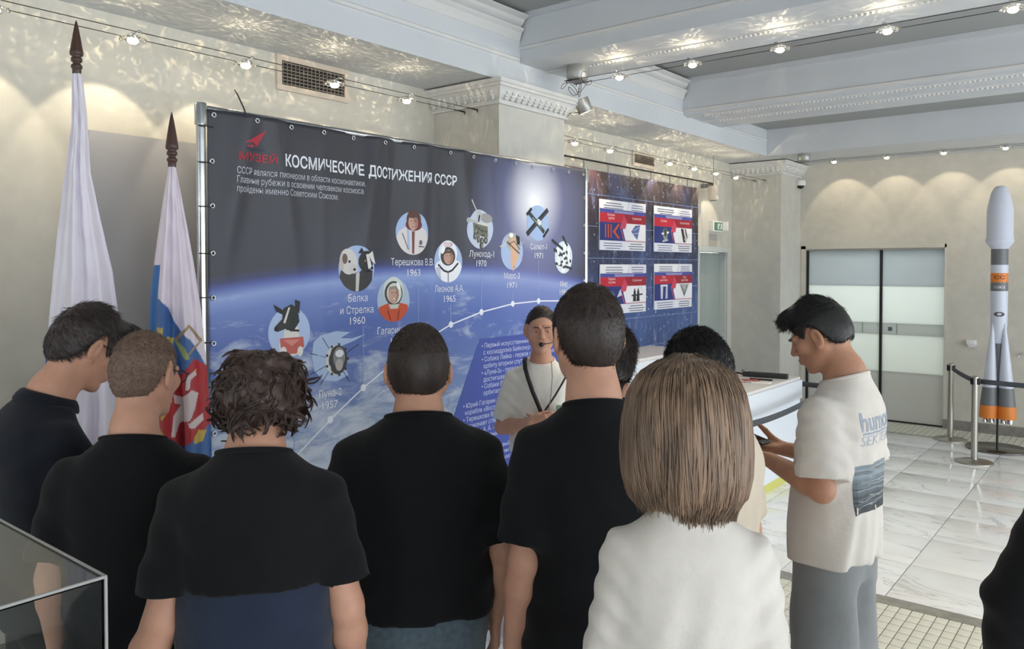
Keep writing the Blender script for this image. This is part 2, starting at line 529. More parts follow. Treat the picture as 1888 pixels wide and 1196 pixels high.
def rcone(a, b, ra, rb, T=ID):
    a = T.p(a); b = T.p(b); ra *= T.k; rb *= T.k
    ba = b - a; L2 = max(1e-9, float(ba @ ba)); r = max(ra, rb)
    def f(X, Y, Z):
        px, py, pz = X - a[0], Y - a[1], Z - a[2]
        h = np.clip((px * ba[0] + py * ba[1] + pz * ba[2]) / L2, 0, 1)
        return np.sqrt((px - h * ba[0]) ** 2 + (py - h * ba[1]) ** 2 + (pz - h * ba[2]) ** 2) - (ra + (rb - ra) * h)
    return f, np.minimum(a, b) - r, np.maximum(a, b) + r
def ell(c, r, Rl=np.eye(3), T=ID):
    c = T.p(c); M = T.R @ np.asarray(Rl); r = np.asarray(r, float) * T.k
    ext = np.sqrt((M ** 2) @ (r ** 2))
    def f(X, Y, Z):
        px, py, pz = X - c[0], Y - c[1], Z - c[2]
        q = [(px * M[0, i] + py * M[1, i] + pz * M[2, i]) for i in range(3)]
        k0 = np.sqrt((q[0] / r[0]) ** 2 + (q[1] / r[1]) ** 2 + (q[2] / r[2]) ** 2)
        k1 = np.sqrt((q[0] / r[0] ** 2) ** 2 + (q[1] / r[1] ** 2) ** 2 + (q[2] / r[2] ** 2) ** 2)
        return k0 * (k0 - 1) / np.maximum(k1, 1e-6)
    return f, c - ext, c + ext
def loft(rings, pw=2.4):
    """rings: (z, cx, cy, rx, ry) bottom to top, a stack of superellipses"""
    r = np.array(rings, float); z = r[:, 0]
    def f(X, Y, Z):
        zz = np.clip(Z, z[0], z[-1])
        cx, cy, rx, ry = [np.interp(zz, z, r[:, i]) for i in range(1, 5)]
        k = ((np.abs(X - cx) / rx) ** pw + (np.abs(Y - cy) / ry) ** pw) ** (1 / pw)
        d = (k - 1) * np.minimum(rx, ry)
        return np.maximum(d, np.maximum(z[0] - Z, Z - z[-1]))
    m = 0.0
    lo = V3((r[:, 1] - r[:, 3]).min(), (r[:, 2] - r[:, 4]).min(), z[0])
    hi = V3((r[:, 1] + r[:, 3]).max(), (r[:, 2] + r[:, 4]).max(), z[-1])
    return f, lo, hi
def axis(lo, hi, h, fine=()):
    out = [lo]
    while out[-1] < hi:
        x = out[-1]; st = h
        for a, b, hf in fine:
            if a - 1e-6 <= x < b: st = min(st, hf)
            elif x < a < x + st: st = max(hf, a - x)
        out.append(x + st)
    return np.array(out, np.float32)
class Field:
    def __init__(s, xs, ys, zs):
        s.xs, s.ys, s.zs = xs, ys, zs
        s.D = np.full((len(xs), len(ys), len(zs)), 0.5, np.float32)
    def _s(s, lo, hi):
        sl = []
        for ax, a, b in zip((s.xs, s.ys, s.zs), lo, hi):
            i = max(0, int(np.searchsorted(ax, a)) - 1); j = min(len(ax), int(np.searchsorted(ax, b)) + 1)
            if j <= i: return None
            sl.append(slice(i, j))
        return tuple(sl)
    def _g(s, sl):
        return s.xs[sl[0]][:, None, None], s.ys[sl[1]][None, :, None], s.zs[sl[2]][None, None, :]
    def add(s, prim, k=0.02, pad=0.03):
        f, lo, hi = prim; m = pad + k
        sl = s._s(lo - m, hi + m)
        if sl is None: return s
        d = f(*s._g(sl)).astype(np.float32); A = s.D[sl]
        if k > 0:
            h = np.maximum(k - np.abs(A - d), 0) / k
            s.D[sl] = np.minimum(A, d) - h * h * k * 0.25
        else: s.D[sl] = np.minimum(A, d)
        return s
    def cut(s, prim, k=0.01):
        f, lo, hi = prim; m = 0.01 + k
        sl = s._s(lo - m, hi + m)
        if sl is None: return s
        d = -f(*s._g(sl)).astype(np.float32); A = s.D[sl]
        if k > 0:
            h = np.maximum(k - np.abs(A - d), 0) / k
            s.D[sl] = np.maximum(A, d) + h * h * k * 0.25
        else: s.D[sl] = np.maximum(A, d)
        return s
    def plane(s, o, n):
        """drop everything on the side the normal points to"""
        X, Y, Z = s.xs[:, None, None], s.ys[None, :, None], s.zs[None, None, :]
        s.D = np.maximum(s.D, ((X - o[0]) * n[0] + (Y - o[1]) * n[1] + (Z - o[2]) * n[2]).astype(np.float32))
        return s
    def warp(s, fn):
        X, Y, Z = s.xs[:, None, None], s.ys[None, :, None], s.zs[None, None, :]
        m = np.abs(s.D) < 0.06
        i, j, k = np.nonzero(m)
        s.D[i, j, k] += fn(s.xs[i], s.ys[j], s.zs[k]).astype(np.float32)
        return s
    def mesh(s, smooth=1):
        D = s.D; S = D < 0
        nx, ny, nz = D.shape
        cnt = np.zeros((nx - 1, ny - 1, nz - 1), np.uint8)
        for a in (0, 1):
            for b in (0, 1):
                for c in (0, 1):
                    cnt += S[a:nx - 1 + a, b:ny - 1 + b, c:nz - 1 + c]
        I, J, K = np.nonzero((cnt > 0) & (cnt < 8))
        n = len(I)
        idx = np.full(cnt.shape, -1, np.int32); idx[I, J, K] = np.arange(n)
        acc = np.zeros((n, 3)); w = np.zeros(n)
        cs = [(a, b, c) for a in (0, 1) for b in (0, 1) for c in (0, 1)]
        dv = {c: D[I + c[0], J + c[1], K + c[2]].astype(float) for c in cs}
        for c in cs:
            for ax in range(3):
                if c[ax]: continue
                e = list(c); e[ax] = 1; e = tuple(e)
                d0, d1 = dv[c], dv[e]
                m = (d0 < 0) != (d1 < 0)
                t = d0[m] / (d0[m] - d1[m])
                q = np.tile(np.array(c, float), (m.sum(), 1)); q[:, ax] += t
                acc[m] += q; w[m] += 1
        acc /= np.maximum(w, 1)[:, None]
        V = np.empty((n, 3))
        for ax, (A, B) in enumerate(((s.xs, I), (s.ys, J), (s.zs, K))):
            V[:, ax] = A[B] + acc[:, ax] * (A[B + 1] - A[B])
        F = []
        for ax in range(3):
            sl0 = [slice(1, -1)] * 3; sl0[ax] = slice(0, -1)
            sl1 = [slice(1, -1)] * 3; sl1[ax] = slice(1, None)
            a = S[tuple(sl0)]; b = S[tuple(sl1)]
            P = np.array(np.nonzero(a != b))
            if P.shape[1] == 0: continue
            ins = a[tuple(P)]
            for q in range(3):
                if q != ax: P[q] += 1
            u, v = (ax + 1) % 3, (ax + 2) % 3
            def cell(du, dv_):
                C = P.copy(); C[u] -= du; C[v] -= dv_
                return idx[tuple(C)]
            q = np.stack([cell(1, 1), cell(0, 1), cell(0, 0), cell(1, 0)], 1)
            q[~ins] = q[~ins][:, ::-1]
            F.append(q)
        F = np.concatenate(F) if F else np.zeros((0, 4), np.int32)
        F = F[(F >= 0).all(1)]
        for _ in range(smooth):
            e = np.concatenate([F[:, [0, 1]], F[:, [1, 2]], F[:, [2, 3]], F[:, [3, 0]]])
            c = np.bincount(e[:, 0], minlength=n) + np.bincount(e[:, 1], minlength=n)
            N = np.stack([np.bincount(e[:, 0], V[e[:, 1], q], n) + np.bincount(e[:, 1], V[e[:, 0], q], n) for q in range(3)], 1)
            ok = c > 0
            V[ok] = V[ok] * 0.5 + 0.5 * N[ok] / c[ok][:, None]
        return V, F
def normals(V, F):
    a = np.cross(V[F[:, 2]] - V[F[:, 0]], V[F[:, 3]] - V[F[:, 1]])
    N = np.zeros_like(V)
    for c in range(4):
        for q in range(3): N[:, q] += np.bincount(F[:, c], a[:, q], len(V))
    return N / np.maximum(np.linalg.norm(N, axis=1), 1e-9)[:, None]
def nz(x, y, z, f, sd=0.0):
    """cheap smooth pseudo-noise, about -1..1"""
    return (np.sin(f * x * 1.0 + 1.7 * np.sin(f * 0.6 * y + sd) + sd) + np.sin(f * y * 1.13 + 1.5 * np.sin(f * 0.7 * z + 2.1 * sd))
            + np.sin(f * z * 0.93 + 1.6 * np.sin(f * 0.8 * x + 1.3 + sd))) / 3
def strands(roots, dirs, length, width, rng, curl=0.0, droop=0.0, seg=3, flat=None):
    """tapered three-sided blades; roots/dirs (n,3); returns verts, quads (all one array)"""
    n = len(roots); L = np.asarray(length).reshape(-1, 1) * np.ones((n, 1)); W = np.asarray(width).reshape(-1, 1) * np.ones((n, 1))
    d = dirs / np.linalg.norm(dirs, axis=1)[:, None]
    side = np.cross(d, rng.normal(size=(n, 3))); side /= np.linalg.norm(side, axis=1)[:, None]
    up = np.cross(side, d)
    V = []; p = roots.copy()
    for i in range(seg + 1):
        t = i / seg
        w = W * (1 - t) ** 0.7 * (0.6 + 0.4 * (i > 0)) + 0.0002
        for k in range(3):
            a = 2 * math.pi * k / 3
            V.append(p + w * (side * math.cos(a) + up * math.sin(a)))
        if i < seg:
            d = d + curl * up / seg + droop * np.array([0, 0, -1.0]) / seg
            d /= np.linalg.norm(d, axis=1)[:, None]
            up = np.cross(side, d)
            p = p + d * L / seg
    V = np.stack(V, 1)
    base = np.arange(n)[:, None] * (3 * (seg + 1)); Q = []
    for i in range(seg):
        for k in range(3):
            q = (k + 1) % 3
            Q.append(base + np.array([i * 3 + k, i * 3 + q, (i + 1) * 3 + q, (i + 1) * 3 + k]))
    return V.reshape(-1, 3), np.stack(Q, 1).reshape(-1, 4)
def join_np(parts):
    Vs, Qs, o = [], [], 0
    for V, Q in parts:
        Vs.append(V); Qs.append(np.asarray(Q) + o); o += len(V)
    return np.concatenate(Vs), np.concatenate(Qs)

# ------------------------------------------------------------------ people
SKIN = mat('skin', (204, 152, 126), 0.55, var=0.06, vscale=25, sss=0.08, bump=0.05, bscale=300)
SKIN2 = mat('skin_tan', (184, 134, 106), 0.55, var=0.06, vscale=25, sss=0.08, bump=0.05, bscale=300)
EYEW = mat('eye_white', (235, 230, 225), 0.3)
IRIS = mat('iris', (60, 48, 38), 0.3)
LIPS = mat('lips', (172, 106, 96), 0.5)
SHOE = mat('shoe_leather', (34, 33, 36), 0.5)
SOLE = mat('shoe_sole', (225, 225, 222), 0.6)

def hand_prims(W, d, n, t, curl=(20, 30, 20), k=1.0, spread=1.0, thumb=(0.5, 0.4), fl=1.0):
    """palm + five fingers as rounded cones. d: along the palm, n: palm side, t: thumb side"""
    W = V3(*W); d = V3(*d); d /= np.linalg.norm(d); t = V3(*t); t -= d * (t @ d); t /= np.linalg.norm(t)
    n0 = V3(*n); n0 -= d * (n0 @ d) + t * (n0 @ t); n0 /= np.linalg.norm(n0)
    out = []
    offs = (0.029, 0.0095, -0.0095, -0.027); ln = (0.93, 1.03, 0.97, 0.78); mcp = (0.088, 0.092, 0.088, 0.080)
    for i in range(4):
        m = W + k * (d * mcp[i] + t * offs[i] * spread)
        out.append((rcone(W + k * (t * offs[i] * 0.55 + d * 0.012), m, 0.0165 * k, 0.0125 * k), 0.010))
        p = m; a = 0.0
        rr = [0.0098, 0.0088, 0.0080, 0.0068]
        fan = (offs[i] / 0.03) * 0.10 * spread
        for j, L in enumerate((0.043, 0.027, 0.022)):
            a += R(curl[j] * (1.0 + 0.10 * (i - 1.5)))
            dr = d * math.cos(a) + n0 * math.sin(a) + t * fan * (1 if j == 0 else 0.3)
            q = p + k * fl * dr * L * ln[i]
            out.append((rcone(p, q, rr[j] * k, rr[j + 1] * k), 0.003))
            p = q
    # thumb leaves the side of the palm near its base
    b0 = W + k * (d * 0.022 + t * 0.020 + n0 * 0.004)
    b1 = b0 + k * 0.042 * (d * 0.72 + t * thumb[0] + n0 * 0.30)
    b2 = b1 + k * 0.032 * (d * 0.85 + t * thumb[0] * 0.4 + n0 * thumb[1])
    b3 = b2 + k * 0.025 * (d * 0.9 - t * 0.05 + n0 * thumb[1])
    out += [(rcone(b0, b1, 0.0165 * k, 0.0125 * k), 0.010), (rcone(b1, b2, 0.0118 * k, 0.0105 * k), 0.004), (rcone(b2, b3, 0.0105 * k, 0.008 * k), 0.004)]
    return out

def head_prims(T, female=False, smile=False, jaw=1.0):
    A, C_ = [], []
    e = lambda c, r, k=0.02, Rl=np.eye(3): A.append((ell(c, r, Rl, T), k * T.k))
    c_ = lambda a, b, ra, rb, k=0.015: A.append((rcone(a, b, ra, rb, T), k * T.k))
    e((0, -0.012, 0.014), (0.0765, 0.0965, 0.102))
    e((0, 0.028, -0.045), (0.060, 0.062, 0.078), 0.03)
    for s in (-1, 1):
        c_((s * 0.056 * jaw, -0.008, -0.045), (s * 0.020 * jaw, 0.066, -0.100), 0.020, 0.016, 0.02)
        e((s * 0.044, 0.058, -0.018), (0.024, 0.024, 0.022), 0.02)
        c_((s * 0.016, 0.090, 0.022), (s * 0.046, 0.074, 0.020), 0.0095, 0.008, 0.012)
    e((0, 0.076, -0.103), (0.020 * jaw, 0.018, 0.016), 0.018)
    c_((0, 0.088, 0.016), (0, 0.109, -0.022), 0.0075, 0.0115, 0.010)
    e((0, 0.110, -0.027), (0.0115, 0.0115, 0.010), 0.008)
    for s in (-1, 1): e((s * 0.013, 0.101, -0.031), (0.008, 0.010, 0.0075), 0.006)
    e((0, 0.088, -0.062), (0.028, 0.016, 0.020), 0.014)
    e((0, 0.0985, -0.0575), (0.021, 0.008, 0.0052), 0.005)
    e((0, 0.0965, -0.0685), (0.018, 0.0085, 0.0062), 0.005)
    for s in (-1, 1):
        Rl = rot3(s * 17, 0, 0) @ rot3(0, 8, 0)
        e((s * 0.0845, -0.012, -0.008), (0.0095, 0.021, 0.034), 0.008, Rl)
        e((s * 0.077, 0.000, -0.035), (0.008, 0.010, 0.012), 0.008)
        C_.append((ell((s * 0.0945, -0.007, -0.004), (0.008, 0.0125, 0.021), Rl, T), 0.006 * T.k))
        C_.append((ell((s * 0.033, 0.101, 0.001), (0.019, 0.016, 0.0125), np.eye(3), T), 0.010 * T.k))
    C_.append((rcone((-0.020, 0.107, -0.0632), (0.020, 0.107, -0.0632 + (0.004 if smile else 0)), 0.0022, 0.0022, T), 0.002 * T.k))
    return A, C_

def person(label, loc, rz, H=1.75, sh=0.19, head=(0, 0, 0), nf=0.0, hs=1.0, arms=None, skin=SKIN, face=False, fine_hand=(),
           fit=(0.205, 0.195, 0.215, 0.125), hem=0.86, tee=None, tee_name='t_shirt', sleeve=0.62, sl_r=(0.075, 0.088), wr=0.004, seed=0,
           legs=None, leg_name='trousers', leg_r=(0.115, 0.085, 0.075), collar=True, stance=0.09, jaw=1.0, smile=False, hunch=0.0, neck_r=0.058,
           tee_res=0.0105, wrinkle=None, hd=0.0, hxo=0.0, group=None, shoes=True, lower=None, leg_top=1.0):
    root = empty('person', loc, rz); tag(root, label, 'person', group)
    s = H / 1.75
    S = Xf(np.eye(3), (0, 0, 0), s)
    Rh = rot3(*head)
    pv = V3(hxo, nf, 1.54 - hd)
    T = Xf(Rh, s * (pv + Rh @ V3(0, 0.018, 0.110)), s * hs)
    AR = {}
    for sg, nm in ((-1, 'L'), (1, 'R')):
        a = dict(S=(sg * (sh - 0.010), -0.012, 1.372), E=(sg * (sh + 0.030), -0.035, 1.100), W=(sg * (sh + 0.040), 0.03, 0.855),
                 d=(sg * 0.02, 0.12, -1), n=(-sg, 0.1, 0), t=(0, 1, 0.1), curl=(18, 28, 18))
        if arms and nm in arms: a.update(arms[nm])
        AR[nm] = a
    pts = [V3(*AR[n_][q]) for n_ in AR for q in ('S', 'E', 'W')]
    tips = [V3(*AR[n_]['W']) + 0.2 * V3(*AR[n_]['d']) / np.linalg.norm(AR[n_]['d']) for n_ in AR]
    allp = np.array(pts + tips + [V3(-0.2, -0.14, 0), V3(0.2, 0.24, 1.5)]) * s
    hc = T.o
    allp = np.vstack([allp, hc - 0.16 * s, hc + 0.16 * s])
    lo = allp.min(0) - 0.07; hi = allp.max(0) + 0.07; lo[2] = -0.02
    hf = 0.0034 if face else 0.0048
    fx = [(hc[0] - 0.10 * s, hc[0] + 0.10 * s, hf)]; fy = [(hc[1] - 0.12 * s, hc[1] + 0.13 * s, hf)]; fz = [(hc[2] - 0.13 * s, hc[2] + 0.125 * s, hf)]
    for n_ in AR:
        h_ = 0.0032 if n_ in fine_hand else 0.0062
        w = V3(*AR[n_]['W']) * s; tp = tips[0 if n_ == 'L' else 1] * s
        for ax, fl in enumerate((fx, fy, fz)):
            a0, b0 = min(w[ax], tp[ax]), max(w[ax], tp[ax])
            fl.append((a0 - 0.055 * s, b0 + 0.055 * s, h_))
    F = Field(axis(lo[0], hi[0], 0.012, fx), axis(lo[1], hi[1], 0.012, fy), axis(0 - 0.02, hi[2], 0.016, fz))
    add = lambda pr, k=0.03: F.add(pr, k * s)
    add(ell((0, 0, 0.95), (0.150, 0.100, 0.12), T=S)); add(ell((0, 0.0, 1.1), (0.130, 0.090, 0.17), T=S))
    add(ell((0, -0.008, 1.28), (0.145, 0.095, 0.16), T=S))
    for sg in (-1, 1):
        add(rcone((sg * 0.03, -0.02, 1.43), (sg * (sh - 0.04), -0.012, 1.375), 0.036, 0.040, S))
        hx = sg * stance
        add(rcone((sg * 0.085, 0, 0.92), (hx, 0.01, 0.49), 0.085, 0.052, S)); add(rcone((hx, 0.01, 0.49), (hx, -0.02, 0.08), 0.052, 0.036, S))
        add(rcone((hx, -0.03, 0.045), (hx * 1.15, 0.15, 0.03), 0.038, 0.026, S))
    add(rcone((0, -0.016, 1.385), V3(hxo * 0.6, -0.028 + nf * 0.7, 1.50 - hd * 0.5), neck_r + 0.014, neck_r, S), 0.04)
    F.add(rcone(s * V3(hxo * 0.6, -0.028 + nf * 0.8, 1.47 - hd * 0.3), T.p((0, -0.025, -0.045)), neck_r * s, (neck_r - 0.002) * s), 0.035 * s)
    for n_, a in AR.items():
        add(rcone(a['S'], a['E'], 0.046, 0.038, S))
        E_, W_ = V3(*a['E']), V3(*a['W']); q = E_ + (W_ - E_) * 0.28
        add(rcone(E_, q, 0.039, 0.041, S), 0.02); add(rcone(q, W_, 0.041, 0.026, S), 0.02)
    A, C_ = head_prims(T, smile=smile, jaw=jaw)
    for pr, k in A: F.add(pr, k)
    for pr, k in C_: F.cut(pr, k)
    for n_, a in AR.items():
        d_ = V3(*a['d'])
        hp = a.get('prims') or hand_prims(V3(*a['W']) * s, a['d'], a['n'], a['t'], a['curl'], 1.0 * s, a.get('spread', 1.0), a.get('thumb', (0.5, 0.4)))
        for i, (pr, k) in enumerate(hp): F.add(pr, k if i else 0.015, 0.012)
    V, Q = F.mesh(1)
    np_mesh('body', V, Q, skin, root)
    P = dict(root=root, T=T, s=s, AR=AR, S=S)
    if face:
        eb = MB(); ey = []
        for sg in (-1, 1):
            o = MB().use(EYEW).sphere(T.p((sg * 0.0315, 0.0745, 0.000)), 0.0118 * s, 14, 10)
            o.use(IRIS).sphere(T.p((sg * 0.0312, 0.0803, -0.0012)), 0.0066 * s, 12, 8)
            o.build('eye', None, root)
            lid = MB(); 
            lid.tube([T.p((sg * x, y, z)) for x, y, z in ((0.018, 0.0850, -0.001), (0.024, 0.0865, 0.0048), (0.032, 0.0870, 0.0060), (0.040, 0.0845, 0.0042), (0.046, 0.0785, -0.001))], 0.0040 * s, 8)
            lid.tube([T.p((sg * x, y, z)) for x, y, z in ((0.018, 0.0845, -0.003), (0.025, 0.0852, -0.0078), (0.033, 0.0850, -0.0086), (0.041, 0.0815, -0.0066), (0.046, 0.0775, -0.002))], 0.0026 * s, 8)
            lid.build('eyelid', skin, root)
            br = MB().tube([T.p((sg * x, y, z)) for x, y, z in ((0.014, 0.0985, 0.0195), (0.026, 0.0975, 0.0240), (0.038, 0.0905, 0.0240), (0.048, 0.0805, 0.0185))],
                           [0.0032 * s, 0.0036 * s, 0.0030 * s, 0.0012 * s], 6)
            P['brow%d' % sg] = br
        lp = MB().sphere(T.p((0, 0.1000, -0.0580)), (0.0195 * s, 0.0075 * s, 0.0045 * s), 14, 8, Matrix(T.R.tolist()))
        lp.sphere(T.p((0, 0.0985, -0.0690)), (0.0165 * s, 0.0080 * s, 0.0055 * s), 14, 8, Matrix(T.R.tolist()))
        lp.build('lips', LIPS, root, label='closed pinkish lips')
    # ---- upper garment
    hx, wx, cx, cd = fit
    nr = neck_r + 0.013; CZ = 1.476 - hunch * 0.1
    rings = [(hem, 0, 0.0, hx, cd * 1.08), (hem + 0.10, 0, 0, hx * 0.99, cd * 1.06), (1.08, 0, 0, wx, cd * 1.02), (1.24, 0, -0.008, cx, cd), (1.33, 0, -0.012 - hunch * 0.4, cx * 0.985, cd * 0.95),
             (1.375, 0, -0.015 - hunch * 0.5, cx * 0.94, cd * 0.84), (1.410, 0, -0.018 - hunch * 0.45, cx * 0.83, cd * 0.74), (1.438, 0, -0.020 - hunch * 0.35 + nf * 0.1, cx * 0.68, cd * 0.66), (1.465, 0, -0.022 - hunch * 0.2 + nf * 0.25, max(cx * 0.50, nr), max(cd * 0.60, nr)),
             (1.490, 0, -0.024 + nf * 0.45, max(cx * 0.375, nr), nr + 0.004), (1.525, 0, -0.024 + nf * 0.6, nr, nr)]
    if hem > 1.04: rings = [rings[0]] + [r_ for r_ in rings if r_[0] > hem + 0.03]
    rings = [tuple(v * s for v in r_) for r_ in rings]
    reach = max(np.linalg.norm(V3(*a['E']) - V3(*a['S'])) for a in AR.values()) * s
    ax_ = [V3(*a[q]) * s for a in AR.values() for q in (('S', 'E', 'W') if sleeve >= 1.0 else ('S', 'E'))] + [V3(-cx, -0.2, 0) * s, V3(cx, 0.2, 0) * s]
    lo = np.min(ax_, 0) - 0.13 * s; hi = np.max(ax_, 0) + 0.13 * s
    def garment(name, m, hem_z, top_z, grow, sleeves, res, wk):
        G = Field(axis(lo[0], hi[0], res), axis(lo[1], hi[1], res), axis(hem_z * s - 0.02, 1.56 * s, res))
        rg = [(z_, a_, b_, c_ + grow * s, d_ + grow * s) for z_, a_, b_, c_, d_ in rings if z_ <= top_z * s + 1e-6]
        rg[0] = (hem_z * s,) + rg[0][1:]
        G.add(loft(rg), 0.0)
        ends = []
        if sleeves:
            for n_, a in AR.items():
                S0, E0 = V3(*a['S']) * s, V3(*a['E']) * s; e = S0 + (E0 - S0) * sleeve
                dr = (E0 - S0) / np.linalg.norm(E0 - S0)
                f, l_, h_ = rcone(S0 + V3(0, 0, 0.052 - sl_r[0]) * s, e, sl_r[0] * s, sl_r[1] * s)
                def g(X, Y, Z, f=f, e=e, dr=dr):
                    return np.maximum(f(X, Y, Z), (X - e[0]) * dr[0] + (Y - e[1]) * dr[1] + (Z - e[2]) * dr[2])
                G.add((g, l_, h_), 0.030 * s, 0.05)
                if sleeve >= 1.0:
                    W0 = V3(*a['W']) * s; G.add(rcone(E0, W0, sl_r[1] * s, sl_r[1] * 0.72 * s), 0.03 * s, 0.05)
                ends.append((e, dr))
            cn = V3(0, -0.3, 1.0); cn /= np.linalg.norm(cn); G.plane(V3(0, -0.024 + nf * 0.4, CZ) * s, (0, 0.30, 0.954))
        if wk: G.warp(lambda X, Y, Z: wk(X / s, Y / s, Z / s) * s)
        V, Q = G.mesh(1)
        return np_mesh(name, V, Q, m, root)
    def wk0(X, Y, Z):
        low = np.clip((1.30 - Z) / 0.25, 0, 1)
        side = np.clip((np.abs(X) - 0.10) / 0.10, 0, 1)
        f1 = np.sin(46 * (Z + 0.55 * X * np.sign(X) ) + 3 * np.sin(9 * X + seed) + seed) * (0.35 + 0.65 * low)
        f2 = np.sin(38 * X + 2.2 * np.sin(7 * Z + seed)) * np.clip((1.15 - Z) / 0.2, 0, 1)
        f3 = np.sin(60 * (Z - 0.8 * np.abs(X)) + seed * 2) * side
        return wr * (0.5 * f1 + 0.55 * f2 + 0.6 * f3 + 0.7 * nz(X, Y, Z, 16, seed))
    if tee is not None:
        P['tee'] = garment(tee_name, tee, hem, 2.0, 0.0, True, tee_res, wrinkle or wk0)
        if collar:
            cc = V3(0, -0.023 + nf * 0.35, CZ); rx = float(np.interp(CZ, [1.465, 1.49], [max(cx * 0.50, nr), max(cx * 0.375, nr)])); ry = float(np.interp(CZ, [1.465, 1.49], [max(cd * 0.6, nr), nr + 0.004]))
            ring = []
            for t_ in np.linspace(0, 2 * math.pi, 41):
                y_ = ry * 0.97 * math.sin(t_); ring.append(s * (cc + V3((rx * 0.97 - 0.10 * y_ * 0) * math.cos(t_), y_, -0.30 * y_ / 0.954 - 0.003)))
            MB().tube(ring, 0.0062 * s, 8, cap=False).build('collar', tee, root)
    if lower is not None:
        hz, grow, m = lower
        garment('undershirt', m, hz, 1.42, grow, False, 0.013, wk0)
    # ---- trousers
    if legs is not None:
        a_, b_, c_ = leg_r; a_ = min(a_, hx - 0.096)
        G = Field(axis(-0.30 * s, 0.30 * s, 0.014), axis(-0.2 * s, 0.22 * s, 0.014), axis(0.02, (leg_top + 0.04) * s, 0.016))
        G.add(loft([(z_ * s, 0, 0, x_ * s, y_ * s) for z_, x_, y_ in ((0.80, hx * 0.76, cd * 0.80), (0.90, hx * 0.84, cd * 0.88), (leg_top, wx * 0.80, cd * 0.80))]), 0)
        for sg in (-1, 1):
            h_ = sg * stance
            G.add(rcone((sg * 0.085, 0, 0.90), (h_, 0.01, 0.49), a_, b_, S), 0.04 * s); G.add(rcone((h_, 0.01, 0.49), (h_, -0.01, 0.10), b_, c_, S), 0.03 * s)
        G.plane((0, 0, 0.055 * s), (0, 0, -1)); G.plane((0, 0, leg_top * s), (0, 0, 1))
        G.warp(lambda X, Y, Z: 0.006 * np.sin(34 * X + 3 * np.sin(6 * Z + seed)) * np.clip((0.95 - Z) / 0.2, 0, 1) + 0.004 * nz(X, Y, Z, 20, seed + 2))
        V, Q = G.mesh(1)
        np_mesh(leg_name, V, Q, legs, root)
    if shoes:
        for sg in (-1, 1):
            mk_shoe(root, s, sg, stance)
    return P

SHOE_MESH = {}
def mk_shoe(root, s, sg, stance):
    if 'm' not in SHOE_MESH:
        G = Field(axis(-0.08, 0.08, 0.008), axis(-0.14, 0.24, 0.008), axis(-0.02, 0.16, 0.008))
        G.add(rcone((0, -0.045, 0.045), (0, 0.15, 0.035), 0.046, 0.044), 0); G.add(rcone((0, -0.05, 0.05), (0, -0.03, 0.10), 0.046, 0.050), 0.03)
        G.plane((0, 0, 0.012), (0, 0, -1)); G.plane((0, 0, 0.105), (0, 0, 1))
        V, Q = G.mesh(1); o = np_mesh('shoe', V, Q, SHOE); SHOE_MESH['m'] = o.data; bpy.data.objects.remove(o)
        B = MB(); out = [(0.047 * math.cos(t_) * (1.0 if math.sin(t_) > 0 else 0.95), 0.05 + 0.148 * math.sin(t_)) for t_ in np.linspace(0, 2 * math.pi, 25)[:-1]]
        n = len(out)
        B.add([(x, y, 0.0) for x, y in out] + [(x, y, 0.022) for x, y in out], [tuple(range(n - 1, -1, -1)), tuple(range(n, 2 * n))] + [(i, (i + 1) % n, n + (i + 1) % n, n + i) for i in range(n)])
        o = B.build('sole', SOLE); SHOE_MESH['s'] = o.data; bpy.data.objects.remove(o)
    o = bpy.data.objects.new('shoe', SHOE_MESH['m']); o.location = (sg * stance * s, 0, 0); o.scale = (s, s, s); o.rotation_euler = (0, 0, -sg * 0.13); link(o, root)
    q = bpy.data.objects.new('sole', SHOE_MESH['s']); link(q, o)

